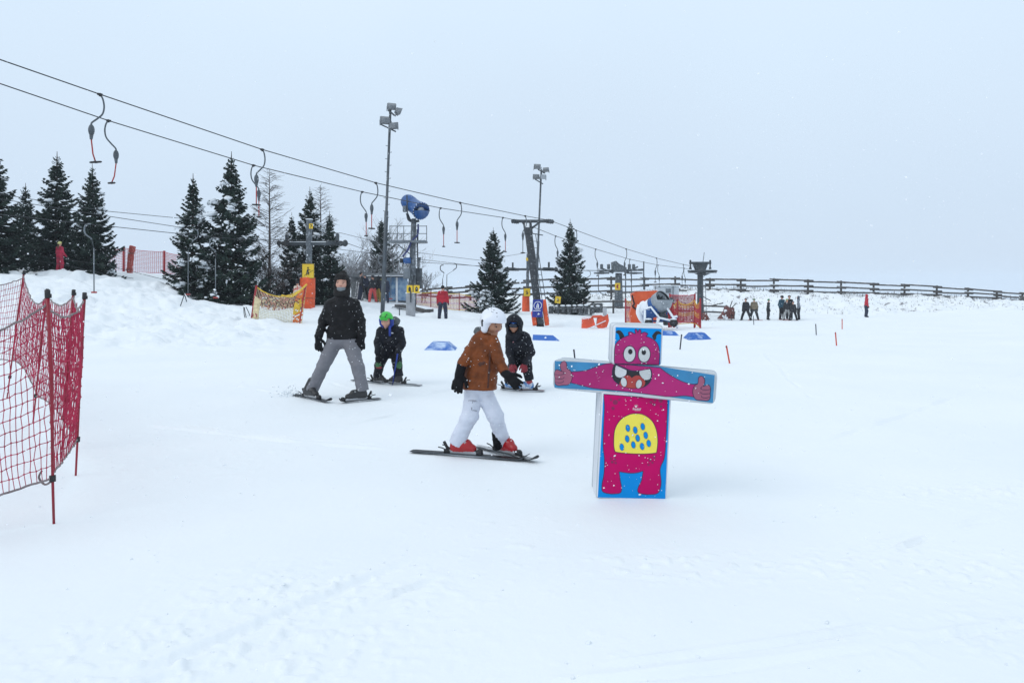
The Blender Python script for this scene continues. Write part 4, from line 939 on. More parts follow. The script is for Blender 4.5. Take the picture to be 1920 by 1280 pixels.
# brown tarpaulin heap with sticks at the foot of the bank
YB2 = 49.5; o = thing('tarpaulin_heap', 'reddish brown tarpaulin heap with sticks left of the two skiers at the bank', 'heap', foot(1365, YB2)); rn = random.Random(6)
m = MB()
f = [(1348, 598), (1352, 593), (1359, 586), (1362, 575), (1366, 574), (1369, 580), (1373, 576), (1377, 577), (1377, 590), (1378, 598)]
m.prism([(P(px, py, YB2).x, P(px, py, YB2).z) for px, py in f], Vector((0, YB2, 0)), EX, UP, EY*0.5, 0)
for i in range(14): m.ball(P(rn.uniform(1354, 1376), rn.uniform(582, 597), YB2-.05), (rn.uniform(.06, .14), .1, rn.uniform(.06, .14)), 0 if rn.random() < .6 else 1, 8, None, .25, rn)
m.build('tarpaulin', [mat('brown tarpaulin', (0.16, 0.06, 0.055), 0.7, var=0.4, scale=5), M_snowc], o)
m = MB()
for a, b in (((1368, 578), (1373, 564)), ((1372, 577), (1381, 568)), ((1371, 600), (1371.5, 590)), ((1376, 598), (1378, 584))): m.tube([P(*a, YB2), P(*b, YB2)], 0.03, 6)
m.build('stick', M_wood, o)
m = MB(); rn = random.Random(13)
for i in range(16): m.tube([P(1316+i*1.0, 599+rn.uniform(-1, 2), 48.5), P(1320+rn.uniform(-4, 8), 588+rn.uniform(-4, 6), 48.6)], 0.03, 5)
single('brushwood', m, mat('red brown brushwood', (0.17, 0.06, 0.05), 0.8, var=0.4), 'reddish brushwood heaped at the foot of the bullwheel tower', 'brushwood', foot(1322, 48.5))
m = MB(); m.tube([P(1330, 574, 58), P(1345, 570.5, 58), P(1356, 568, 58)], 0.05, 6); m.tube([P(1340, 573, 58), P(1348, 575, 58)], 0.04, 5)
single('fallen_branch', m, M_wood, 'fallen branch lying on the snowy bank right of the bullwheel tower', 'branch', P(1343, 573, 58))
# ------------------------------------------------------------------ trees
M_bark = mat('spruce bark', (0.06, 0.045, 0.038), 0.9, var=0.4, scale=10)
def needle_mat(name, c1, c2):
    return mat(name, c1, 0.75, scale=1.6, col2=c2, thr=(0.35, 0.65), spec=0.25)
M_ndl = needle_mat('spruce needles', (0.013, 0.028, 0.024), (0.036, 0.060, 0.048))
M_ndl2 = needle_mat('lighter spruce needles', (0.022, 0.038, 0.030), (0.055, 0.080, 0.058))
M_twig = mat('bare twigs', (0.085, 0.070, 0.065), 0.9, var=0.3)
M_ftwig = mat('frosted twigs', (0.12, 0.115, 0.12), 0.9, scale=3, col2=(0.42, 0.44, 0.47), thr=(0.45, 0.7))
def spruce_meshes(seed, h, r, snow=0.3, gap=0.20, shape=0.9, low=0.04):
    """trunk, crown (needle twigs) and snow meshes, base at the origin"""
    rn = random.Random(seed); tr = MB(); cr_ = MB(); sn = MB()
    tr.tube([(0, 0, -0.3), (0, 0, h*0.3), (rn.uniform(-.03, .03), rn.uniform(-.03, .03), h*0.7), (0, 0, h*0.93), (0, 0, h)], [0.022*h, 0.018*h, 0.009*h, 0.004*h, 0.0015*h], 8)
    V = []; Fc = []; MI = []
    def card(a, b, w, nrm, mi, lst=None):
        d = (b-a); x = d.cross(nrm)
        if x.length < 1e-6: return
        x.normalize(); c = a.lerp(b, 0.45)
        m = cr_ if lst is None else lst
        m.add([a-x*w*0.25, c-x*w*0.5, b, c+x*w*0.5, a+x*w*0.25], [[0, 1, 2, 3, 4]], mi)
    # bare leader with a few small whorls of spikes
    for zz in (0.895, 0.925, 0.95):
        for i in range(5):
            a = rn.random()*6.28; L = 0.028*h*(1.0-0.55*(zz-.895)/.055)*rn.uniform(.7, 1.1)
            p = Vector((0, 0, zz*h)); q = p+Vector((math.cos(a)*L, math.sin(a)*L, L*0.35)); e = q+Vector((math.cos(a)*L*0.35, math.sin(a)*L*0.35, L*0.6))
            cr_.tube([p, q, e], [0.010, 0.016, 0.005], 3, 0, False)
            if zz < .94:
                for k in range(5):
                    s_ = p.lerp(e, 0.2+k*0.17); card(s_, s_+Vector((rn.uniform(-.07, .07), rn.uniform(-.07, .07), .09)), 0.045, Vector((rn.random(), rn.random(), .2)), 0)
    cr_.tube([(0, 0, h*0.88), (0, 0, h)], [0.020, 0.007], 4, 0)
    z = h*low
    while z < h*0.90:
        t = z/h; Lm = r*max(0.03, 0.97-t)**shape*(1.0 if t > 0.12 else 0.85+1.2*t); nb = max(4, int(rn.uniform(6.4, 9.6)*(0.7+0.3*(1-t))))
        a0 = rn.random()*6.28
        for i in range(nb):
            az = a0+6.283*i/nb+rn.uniform(-.3, .3); L = Lm*rn.uniform(0.62, 1.20)
            if rn.random() < 0.14: L *= rn.uniform(0.4, 0.7)
            if rn.random() < 0.05: L *= 1.2
            if L < 0.06: continue
            zb = z+rn.uniform(-gap, gap)*0.5
            ua = Vector((math.cos(az), math.sin(az), 0)); sd_ = Vector((-math.sin(az), math.cos(az), 0))
            slope = 0.55*t*t+0.25*t-0.22+rn.uniform(-.08, .08)
            droop = -0.20*(1-t); lift = 0.20
            def ax(s): return ua*(L*s)+Vector((0, 0, zb+L*(slope*s+droop*math.sin(math.pi*s)*0.8+lift*s*s*s)))+sd_*(L*0.05*math.sin(s*3+az))
            tr.tube([ax(s) for s in (0, 0.3, 0.65, 0.95)], [0.012+0.006*L, 0.010+0.004*L, 0.007, 0.003], 3, 0, False, False)
            heavy = rn.random() < snow
            nt_ = max(3, int(L/0.066))
            for k in range(nt_):
                s = 0.12+0.88*(k+rn.random()*0.6)/nt_
                if s > 1: s = 1
                p = ax(s)
                tl = (0.30*L*(1-s)**0.7+0.13)*rn.uniform(0.7, 1.2)
                for sg in (-1, 1):
                    ang = rn.uniform(0.75, 1.15)
                    d = (ua*math.cos(ang)+sd_*sg*math.sin(ang)+UP*rn.uniform(-0.42, 0.08)).normalized()
                    e = p+d*tl
                    mi = 1 if rn.random() < 0.3 else 0
                    card(p, e, 0.078*rn.uniform(.8, 1.3), UP+Vector((rn.uniform(-.5, .5), rn.uniform(-.5, .5), 0)), mi)
                    card(p, e-UP*0.03, 0.072, d.cross(UP), mi)
                    if tl > 0.28:
                        for u in (0.3, 0.55, 0.8):
                            pm = p.lerp(e, u); d2 = (d+ua*rn.uniform(.2, .8)+UP*rn.uniform(-.5, .1)).normalized()
                            card(pm, pm+d2*tl*0.45, 0.075, UP+Vector((rn.uniform(-.6, .6), rn.uniform(-.6, .6), 0)), mi)
                    if (heavy and rn.random() < (0.40 if snow < .8 else 1.0)) or rn.random() < snow*0.42+0.05:
                        o_ = UP*0.022
                        card(p.lerp(e, .1)+o_, e+o_-d*0.02, (0.055 if snow < .8 else .085)*rn.uniform(.7, 1.5), UP, 0, sn)
                # tip spray
                if s > 0.9: card(p, p+(ua+UP*0.25)*0.14, 0.06, UP, 0); card(p, p+(ua+UP*0.25)*0.14, 0.05, sd_, 0)
            if heavy and L > 0.35 and rn.random() < 0.75:
                for q in range(rn.choice((1, 2, 2, 3))):
                    s = rn.uniform(0.45, 0.97); p = ax(s); w = rn.uniform(0.06, 0.17)*min(1.2, 0.5+L)
                    M = Matrix((ua, sd_, UP)).transposed()
                    sn.ball(p+UP*0.03-UP*w*0.25, (w*rn.uniform(1.1, 1.9), w*rn.uniform(.7, 1.1), w*rn.uniform(.45, .7)), 0, 8, M @ Matrix.Rotation(rn.uniform(.1, .5), 3, 'Y'), 0.22, rn)
                    for b_ in range(3):
                        e = p+ua*rn.uniform(-.1, .25)+sd_*rn.uniform(-.25, .25)-UP*rn.uniform(.02, .16)
                        sn.ball(e, (rn.uniform(.03, .07), rn.uniform(.03, .06), rn.uniform(.03, .08)), 0, 6, None, .25, rn)
        z += gap*rn.uniform(0.75, 1.2)*(0.75+0.5*(1-t))
    me = [tr.mesh('trunk', M_bark), cr_.mesh('crown', [M_ndl, M_ndl2])]
    me.append(sn.mesh('snow_load', M_snowc) if sn.v else None)
    return me
SPR = {'plain': spruce_meshes(1, 7.0, 1.85, 0.07, 0.17), 'slim': spruce_meshes(2, 7.0, 1.55, 0.10, 0.17), 'snowy': spruce_meshes(3, 7.0, 1.95, 0.27, 0.16), 'snowy_slim': spruce_meshes(4, 7.0, 1.6, 0.40, 0.17), 'wide': spruce_meshes(5, 7.0, 2.35, 0.14, 0.19, 0.85), 'loaded': spruce_meshes(6, 3.0, 1.5, 0.9, 0.2, 0.7)}
def spruce(kind, px, py_base, py_top, Y, label, wid=1.0, rz=0.0, href=7.0, name='spruce_tree', grp='spruces around the drag lifts'):
    b = P(px, py_base, Y); zg = gz(b.x, b.y); zb = min(b.z, zg)
    hh = P(px, py_top, Y).z-zb; s = hh/href
    o = thing(name, label, 'tree', (b.x, b.y, zb), grp); o.scale = (s*wid, s*wid, s); o.rotation_euler = (0, 0, rz)
    for nm, me in zip(('trunk', 'crown', 'snow_load'), SPR[kind]):
        if me is None: continue
        c = bpy.data.objects.new(nm, me); COL.objects.link(c); c.parent = o
        if nm == 'snow_load': c['kind'] = 'stuff'
    return o
spruce('plain', -16, 530, 262, 33.5, 'dark tall spruce cut off by the left edge of the picture', 1.2, 0.3)
spruce('slim', 48, 525, 343, 39, 'shorter slim spruce, second from the left edge', 1.15, 1.1)
spruce('plain', 107, 528, 284, 38, 'tall spruce behind the child in the red suit, with a long bare leader', 1.12, 2.2)
spruce('plain', 173, 528, 306, 37, 'spruce at the right end of the left group, beside the red net fence', 1.0, 4.0)
spruce('snowy_slim', 362, 581, 325, 35.0, 'snow patched spruce, the left one of the tight pair', 1.12, 0.6)
spruce('snowy', 434, 584, 284, 35.6, 'tallest dark spruce, the right one of the tight pair, snow clumps low down', 1.04, 1.7)
spruce('snowy_slim', 547, 575, 398, 38.5, 'small snow laden fir left of the cross shaped tower', 1.0, 2.6)
spruce('snowy', 581, 575, 350, 40, 'snow streaked spruce rising behind the cross shaped tower', 0.95, 3.3)
spruce('slim', 618, 578, 395, 39, 'brownish slim spruce just right of the cross shaped tower', 1.05, 5.0)
spruce('wide', 716, 556, 408, 53, 'hazy grey spruce behind the floodlight mast and the shelter', 1.0, 0.9)
spruce('wide', 925, 590, 426, 43, 'wide spruce behind the child in the white helmet, left of the leaning tower', 1.0, 2.0)
spruce('loaded', 912, 592, 538, 41.5, 'low young fir buried in snow at the foot of the wide spruce', 1.0, 0.0, 3.0, 'young_fir')
spruce('snowy', 1069, 584, 410, 48.5, 'dense hazy spruce right of the leaning tower', 1.02, 4.4)
def bare_tree(seed, h, label, px, pyb, Y, kind='larch', spread=1.0, m_=None, name='bare_tree', grp='leafless trees and bushes'):
    rn = random.Random(seed); tr = MB(); br = MB()
    if kind == 'larch':
        tr.tube([(0, 0, -.3), (0.02, 0, h*.5), (0, 0, h)], [h*0.012, h*0.008, 0.008], 7); z = h*0.12
        while z < h*0.97:
            for i in range(rn.choice((2, 3, 3))):
                a = rn.random()*6.283; L = spread*h*0.25*(1-z/h)**0.75*rn.uniform(.6, 1.1)+0.1; u = Vector((math.cos(a), math.sin(a), 0)); sd_ = Vector((-u.y, u.x, 0))
                f = lambda s: Vector((0, 0, z))+u*L*s+UP*L*(0.25*s+0.35*s*s)
                br.tube([f(s) for s in (0, .35, .7, 1)], [0.013, .010, .007, .004], 3, 0, False, False)
                for k in range(max(3, int(L/0.085))):
                    s = rn.uniform(.2, 1); p = f(s); d = (u*.6+sd_*rn.choice((-1, 1))*rn.uniform(.4, 1)+UP*rn.uniform(-.3, .5)).normalized()
                    br.tube([p, p+d*rn.uniform(.15, .45)], [0.008, .004], 3, 0, False, False)
            z += rn.uniform(.08, .15)
    else:
        def grow(p, d, L, r_, lv):
            q = p+d*L*0.5+Vector((rn.uniform(-.06, .06), rn.uniform(-.06, .06), 0))*L; e = q+(d+Vector((rn.uniform(-.2, .2), rn.uniform(-.2, .2), .08))).normalized()*L*0.5
            (tr if lv == 0 else br).tube([p, q, e], [r_, r_*.85, r_*.7], 5 if lv == 0 else 3, 0, False, False)
            if lv >= 5 or L < 0.1: return
            for i in range(rn.choice((2, 3, 3)) if lv < 3 else 3):
                s = rn.uniform(.35, 1); c = p.lerp(q, s*2) if s < .5 else q.lerp(e, s*2-1)
                nd = (d+Vector((rn.uniform(-1, 1), rn.uniform(-1, 1), rn.uniform(-.3, .6)))*0.75*spread).normalized()
                grow(c, nd, L*rn.uniform(.55, .8), max(0.005, r_*.6), lv+1)
        ns = 1 if kind == 'birch' else 6
        for i in range(ns):
            st = Vector((rn.uniform(-.5, .5), rn.uniform(-.3, .3), -.2)) if ns > 1 else Vector((0, 0, -.2))
            grow(st, Vector((rn.uniform(-.3, .3), rn.uniform(-.3, .3), 1)).normalized() if ns > 1 else Vector((0, 0, 1)), h*(0.42 if ns == 1 else 0.38), h*0.011 if ns == 1 else 0.03, 0)
    b = P(px, pyb, Y); o = thing(name, label, 'tree' if kind != 'bush' else 'bush', (b.x, b.y, min(b.z, gz(b.x, b.y))), grp)
    tr.build('trunk', m_ or M_twig, o, world=False); br.build('crown', m_ or M_twig, o, world=False); return o
bare_tree(21, 6.8, 'bare brown larch just right of the tallest spruce', 505, 572, 36.5)
bare_tree(22, 6.6, 'bare larch with thin upright top behind the snow streaked spruce', 601, 570, 41.5, spread=.95)
bare_tree(23, 6.6, 'bare frosted birch behind the tall floodlight mast', 738, 552, 51, 'birch', 1.0, M_ftwig)
bare_tree(24, 3.6, 'grey frosted bush left of the floodlight mast behind the man in black', 668, 560, 50, 'bush', 1.1, M_ftwig, 'bare_bush')
bare_tree(25, 3.9, 'grey frosted bush behind the left part of the shelter', 690, 558, 52, 'bush', 1.0, M_ftwig, 'bare_bush')
bare_tree(26, 3.0, 'grey frosted bush right of the brownish slim spruce', 645, 560, 48, 'bush', 1.0, M_ftwig, 'bare_bush')
bare_tree(27, 2.6, 'thin frosted bush to the right of the snow fan tower', 786, 565, 50, 'bush', .7, M_ftwig, 'bare_bush')
bare_tree(28, 2.6, 'brown tangled bush under the bare larch behind the yellow net', 520, 570, 38, 'bush', 1.2, M_twig, 'bare_bush')
bare_tree(29, 2.2, 'low brown bush between the two drag lift towers behind the yellow net', 600, 572, 40, 'bush', 1.2, M_twig, 'bare_bush')
bare_tree(30, 3.2, 'frosted bush above the shelter roof', 712, 553, 55, 'bush', 1.2, M_ftwig, 'bare_bush')
bare_tree(32, 5.2, 'tall frosted birch between the brownish spruce and the floodlight mast', 662, 556, 52, 'birch', 1.2, M_ftwig)
bare_tree(33, 5.6, 'wide frosted birch directly behind the tall floodlight mast', 724, 554, 55, 'birch', 1.3, M_ftwig)
bare_tree(34, 4.6, 'big frosted bush filling the gap left of the hazy grey spruce', 680, 556, 54, 'bush', 1.3, M_ftwig, 'bare_bush')
bare_tree(35, 4.2, 'big frosted bush to the right of the hazy grey spruce', 752, 556, 54, 'bush', 1.1, M_ftwig, 'bare_bush')
bare_tree(36, 3.4, 'brown bare bush at the foot of the bare larch', 497, 574, 37.5, 'bush', 1.2, M_twig, 'bare_bush')
bare_tree(31, 5.0, 'thin frosted birch left of the snow fan platform', 700, 553, 54, 'birch', 1.1, M_ftwig)
# dead heather and grass stems poking out of the far bank
m = MB(); rn = random.Random(77)
for i in range(3600):
    x = rn.uniform(4, 52); y = 69.5-abs(rn.gauss(0, 1.0))*2.2 if rn.random() < .55 else rn.uniform(54, 69)
    p = G(x, y); hh = rn.uniform(.05, .22) if y < 66 else rn.uniform(.1, .40)
    e = p+Vector((rn.uniform(-.1, .1), rn.uniform(-.05, .05), hh)); w = 0.018
    m.add([p-EX*w-UP*.03, p+EX*w-UP*.03, e], [[0, 1, 2]], 0)
    m.add([p-EY*w-UP*.03, p+EY*w-UP*.03, e], [[0, 1, 2]], 0)
o = single('dry_grass', m, mat('dry heather stems', (0.13, 0.115, 0.11), 0.9, var=.35), 'dry heather and grass stems sticking out of the snowy bank', 'grass', (0, 60, 0)); o['kind'] = 'stuff'
# ------------------------------------------------------------------ people: one continuous surface grown from a distance field
class SDF:
    def __init__(s): s.pr = []
    def cone(s, a, b, ra, rb, mi, k=0.03, flat=None, clip=None, wr=0.0, wf=18.0, sub=False):
        s.pr.append(dict(t='c', a=np.array(a, float), b=np.array(b, float), ra=ra, rb=rb, mi=mi, k=k, flat=flat, clip=clip, wr=wr, wf=wf, sub=sub)); return s
    def chain(s, pts, rs, mi, **kw):
        for i in range(len(pts)-1): s.cone(pts[i], pts[i+1], rs[i], rs[i+1], mi, **kw)
        return s
    def ell(s, c, r, mi, k=0.02, M=None, clip=None, sub=False, wr=0.0, wf=18.0):
        r = (r, r, r) if isinstance(r, (int, float)) else r
        s.pr.append(dict(t='e', c=np.array(c, float), r=np.array(r, float), M=np.array(M if M is not None else np.eye(3), float), mi=mi, k=k, clip=clip, wr=wr, wf=wf, sub=sub, flat=None)); return s
    def _bb(s, p):
        if p['t'] == 'c':
            q = max(p['ra'], p['rb'])*(p['flat'][2] if p['flat'] and len(p['flat']) > 2 else 1.0)
            return np.minimum(p['a'], p['b'])-q, np.maximum(p['a'], p['b'])+q
        q = p['r'].max(); return p['c']-q, p['c']+q
    def _dist(s, p, X):
        if p['t'] == 'c':
            a, b = p['a'], p['b']; Y = X-a; ba = b-a
            if p['flat']:
                f = np.array(p['flat'][0], float); q = p['flat'][1]
                Y = Y+f*((Y@f)*(1/q-1))[..., None]; ba = ba+f*((ba@f)*(1/q-1))
            t = np.clip((Y@ba)/max(1e-9, ba@ba), 0, 1)
            d = np.sqrt(((Y-t[..., None]*ba)**2).sum(-1))-(p['ra']+(p['rb']-p['ra'])*t)
            if p['flat']: d = d*min(1.0, 0.5+0.5*p['flat'][1])
        else:
            Y = ((X-p['c'])@p['M'])/p['r']; n = np.sqrt((Y**2).sum(-1)); d = (n-1)*p['r'].min()*np.where(n < 1, 1.0, 1.0)
            g = np.sqrt(((Y/p['r'])**2).sum(-1)); d = np.where(g > 1e-6, n*(n-1)/np.maximum(g, 1e-6), d)
        if p['wr']: d = d+p['wr']*fbm(X[..., 0]*p['wf'], X[..., 1]*p['wf'], X[..., 2]*p['wf']*1.6, oct=2, seed=3)
        if p['clip']:
            for pt, n in p['clip']: d = np.maximum(d, (X-np.array(pt, float))@np.array(n, float))
        return d
    def mesh(s, name, vox, mats, org=(0, 0, 0)):
        lo = np.min([s._bb(p)[0] for p in s.pr if not p['sub']], 0)-4*vox; hi = np.max([s._bb(p)[1] for p in s.pr if not p['sub']], 0)+4*vox
        n = np.ceil((hi-lo)/vox).astype(int)+1
        ax = [lo[i]+vox*np.arange(n[i]) for i in range(3)]
        D = np.full(n, 0.3); Mi = np.zeros(n, np.int16); B = np.full(n, 0.3)
        for p in s.pr:
            a, b = s._bb(p); mg = max(3*vox, p['k']*1.5, 0.02)+p['wr']
            i0 = np.maximum(((a-mg-lo)/vox).astype(int), 0); i1 = np.minimum(((b+mg-lo)/vox).astype(int)+2, n)
            sl = tuple(slice(i0[i], i1[i]) for i in range(3))
            X = np.stack(np.meshgrid(*[ax[i][sl[i]] for i in range(3)], indexing='ij'), -1)
            d = s._dist(p, X); cur = D[sl]; k = p['k']
            if p['sub']:
                D[sl] = np.maximum(cur, -d)
                m = (-d > cur-0.004) & (d < 0.01)
                if p['mi'] is not None: Mi[sl] = np.where(m, p['mi'], Mi[sl])
            else:
                h = np.maximum(k-np.abs(cur-d), 0)/k if k > 0 else 0
                D[sl] = np.minimum(cur, d)-(h*h*k*0.25 if k > 0 else 0)
                m = d < B[sl]; Mi[sl] = np.where(m, p['mi'], Mi[sl]); B[sl] = np.minimum(B[sl], d)
        ins = D < 0
        c8 = np.stack([D[dx:n[0]-1+dx, dy:n[1]-1+dy, dz:n[2]-1+dz] for dx in (0, 1) for dy in (0, 1) for dz in (0, 1)], -1)
        neg = (c8 < 0).sum(-1); act = (neg > 0) & (neg < 8)
        idx = np.full(act.shape, -1, int); cells = np.argwhere(act); idx[act] = np.arange(len(cells))
        v8 = c8[act]; off = np.array([[dx, dy, dz] for dx in (0, 1) for dy in (0, 1) for dz in (0, 1)], float)
        acc = np.zeros((len(cells), 3)); cnt = np.zeros(len(cells))
        for i in range(8):
            for j in range(i+1, 8):
                if np.abs(off[i]-off[j]).sum() == 1:
                    a, b = v8[:, i], v8[:, j]; cr_ = (a < 0) != (b < 0)
                    t = np.where(cr_, a/np.where(cr_, a-b, 1), 0)
                    acc += np.where(cr_[:, None], off[i]+(off[j]-off[i])*t[:, None], 0); cnt += cr_
        co = lo+vox*(cells+acc/cnt[:, None])
        Q = []; MI = []
        for axn in range(3):
            u, w = [(1, 2), (2, 0), (0, 1)][axn]
            s0 = [slice(None)]*3; s1 = [slice(None)]*3; s0[axn] = slice(0, -1); s1[axn] = slice(1, None)
            A, B2_ = ins[tuple(s0)], ins[tuple(s1)]
            e = np.argwhere(A != B2_); e = e[(e[:, u] > 0) & (e[:, w] > 0) & (e[:, u] < n[u]-1) & (e[:, w] < n[w]-1)]
            fl = A[tuple(e.T)]
            def g(du, dw):
                q = e.copy(); q[:, u] -= du; q[:, w] -= dw; return idx[tuple(q.T)]
            q = np.stack([g(1, 1), g(0, 1), g(0, 0), g(1, 0)], -1)
            q[~fl] = q[~fl][:, ::-1]
            e2 = e.copy(); e2[:, axn] += (~fl).astype(int)      # inside end decides the material
            Q.append(q); MI.append(Mi[tuple(e2.T)])
        Q = np.concatenate(Q); MI = np.concatenate(MI); ok = (Q >= 0).all(1)
        me = mesh_np(name, co-np.array(org), Q[ok], mats, MI[ok])
        return me
    def build(s, name, vox, mats, parent):
        o = bpy.data.objects.new(name, s.mesh(name, vox, mats, parent_org(parent))); COL.objects.link(o); o.parent = parent; return o
def unit(v): v = Vector(v); v.normalize(); return v
def hand(S, w, d, thumb, back, sc, mi, curl=0.5, fr=0.0095, spread=0.16):
    """palm, four fingers of unequal length, thumb from the side of the palm; w wrist, d pointing down the hand,
    thumb = side the thumb leaves from, back = back of the hand"""
    d = unit(d); t = unit(Vector(thumb)-d*Vector(thumb).dot(d)); b = d.cross(t)
    if b.dot(Vector(back)) < 0: b = -b
    w = Vector(w); pl = 0.085*sc; pw = 0.036*sc
    S.cone(w-d*0.02, w+d*0.02*sc, 0.030*sc, 0.031*sc, mi, 0.02)
    S.cone(w+d*0.01, w+d*pl, 0.033*sc, 0.040*sc, mi, 0.015, flat=(b, 0.55))
    for i, ln in enumerate((0.068, 0.076, 0.070, 0.055)):
        u = (1.5-i)/1.5
        k0 = w+d*pl*0.98+t*(pw*0.9*u); dd = unit(d+t*u*spread)
        c1 = curl*(0.8+0.12*i); d1 = unit(dd*math.cos(c1*.6)-b*math.sin(c1*.6)); d2 = unit(dd*math.cos(c1*1.5)-b*math.sin(c1*1.5)); d3 = unit(dd*math.cos(c1*2.2)-b*math.sin(c1*2.2))
        p1 = k0+d1*ln*sc*0.45; p2 = p1+d2*ln*sc*0.32; p3 = p2+d3*ln*sc*0.25
        S.chain([k0-d*0.012, p1, p2, p3], [fr*1.12*sc, fr*1.05*sc, fr*0.98*sc, fr*0.85*sc], mi, k=0.004)
    q0 = w+d*pl*0.30+t*pw*0.7; q1 = q0+(t*0.75+d*0.62-b*0.25)*0.040*sc; q2 = q1+(t*0.35+d*0.85-b*0.35)*0.036*sc; q3 = q2+(d*0.9-b*0.4+t*.1)*0.022*sc
    S.chain([q0, q1, q2, q3], [fr*1.5*sc, fr*1.25*sc, fr*1.1*sc, fr*0.9*sc], mi, k=0.008)
def face(S, c, f, up, s, skin, dark, lip, white=None, brow=True, mouth=-0.42):
    """features on a head ellipsoid of half height s centred at c, looking along f"""
    f = unit(f); up = unit(Vector(up)-f*Vector(up).dot(f)); r = f.cross(up); c = Vector(c)
    fr = 0.80*s                                             # depth of the head
    S.cone(c+f*fr*0.93+up*s*0.05, c+f*fr*1.08-up*s*0.20, 0.055*s, 0.10*s, skin, 0.02*s/0.1)
    for e in (-1, 1): S.ell(c+f*fr*1.0-up*s*0.22+r*e*0.09*s, 0.065*s, skin, 0.01)
    S.ell(c+f*fr*0.78-up*s*0.80, (0.24*s, 0.22*s, 0.20*s), skin, 0.03)
    for e in (-1, 1):
        S.ell(c+f*fr*0.62-up*s*0.22+r*e*0.40*s, 0.27*s, skin, 0.03)                    # cheeks
        S.ell(c+f*fr*0.86+up*s*0.03+r*e*0.33*s, (0.115*s, 0.085*s, 0.060*s), dark, 0.003, M=np.array(Matrix((r, f, up)).transposed()))
        S.ell(c+f*fr*0.93+up*s*0.035+r*e*0.33*s, (0.042*s, 0.05*s, 0.042*s), dark, 0.0)
        if brow: S.cone(c+f*fr*0.90+up*s*0.22+r*e*0.16*s, c+f*fr*0.78+up*s*0.23+r*e*0.52*s, 0.045*s, 0.035*s, dark, 0.004)
    S.cone(c+f*fr*0.945+up*s*mouth-r*0.17*s, c+f*fr*0.945+up*s*mouth+r*0.17*s, 0.045*s, 0.045*s, lip, 0.004)
M_skin = mat('skin', (0.52, 0.27, 0.19), 0.5, scale=7, col2=(0.60, 0.33, 0.25))
M_skin2 = mat('tan skin', (0.36, 0.17, 0.10), 0.5, scale=7, col2=(0.42, 0.21, 0.135))
M_lip = mat('lips', (0.33, 0.10, 0.085), 0.5); M_eye = mat('dark eyes and brows', (0.035, 0.02, 0.016), 0.5)
M_jblk = mat('black quilted jacket', (0.005, 0.005, 0.006), 0.55, scale=14, col2=(0.015, 0.015, 0.018), thr=(0.45, 0.75), bump=0.9, bscale=28, spec=0.2)
M_navy = mat('black navy snowsuit', (0.006, 0.007, 0.011), 0.55, scale=14, col2=(0.015, 0.017, 0.026), thr=(0.45, 0.75), bump=0.9, bscale=28, spec=0.2)
M_gpant = mat('grey ski trousers', (0.165, 0.165, 0.185), 0.75, var=0.12, scale=6, bump=0.4, bscale=24)
M_wpant = mat('white ski trousers', (0.60, 0.63, 0.72), 0.7, var=0.06, scale=5, bump=0.5, bscale=16)
M_brown = mat('rust brown jacket', (0.165, 0.043, 0.010), 0.62, var=0.35, scale=11, bump=0.8, bscale=26, spec=.25)
M_dbrn = mat('dark brown seam', (0.06, 0.015, 0.006), 0.7); M_glv = mat('black gloves', (0.008, 0.008, 0.010), 0.6, spec=0.12)
M_gheather = mat('grey heather hood', (0.10, 0.11, 0.115), 0.9, var=0.35, scale=60)
def ski_boots(root, heel, toe, up, sc, shell, cuff, detail, name='ski_boot'):
    """hard-shell ski boot as one mesh: sole, shell, cuff, toe and buckles"""
    heel = Vector(heel); toe = Vector(toe); f = unit(toe-heel); L = (toe-heel).length; up = unit(Vector(up)); s = f.cross(UP).normalized()
    S = SDF(); r = 0.05*sc
    S.cone(heel+UP*0.045*sc+f*0.04*sc, toe+UP*0.045*sc-f*0.04*sc, 0.047*sc, 0.040*sc, 0, 0.02)
    S.cone(heel+UP*0.075*sc+f*0.05*sc, heel+UP*0.085*sc+f*L*0.62, 0.055*sc, 0.046*sc, 0, 0.03)
    an = heel+UP*0.11*sc+f*0.065*sc
    S.cone(an, an+up*0.11*sc, 0.054*sc, 0.054*sc, 1, 0.02); S.cone(heel+f*0.01+UP*0.012*sc, toe-f*0.01+UP*0.012*sc, 0.034*sc, 0.034*sc, 2, 0.0, clip=[(heel+UP*0.026*sc, (0, 0, 1))])
    for q, h, w in ((0.42, 0.122, 0.05), (0.60, 0.105, 0.045)): S.cone(heel+f*L*q+UP*h*sc-s*w*sc*.8, heel+f*L*q+UP*h*sc+s*w*sc*.8, 0.010*sc, 0.010*sc, 2, 0.002)
    for q in (0.03,): S.cone(an+up*q*sc+f*0.050*sc-s*0.040*sc, an+up*q*sc+f*0.050*sc+s*0.040*sc, 0.010*sc, 0.010*sc, 2, 0.002)
    return S.build(name, 0.008*max(1, sc), [shell, cuff, detail], root)
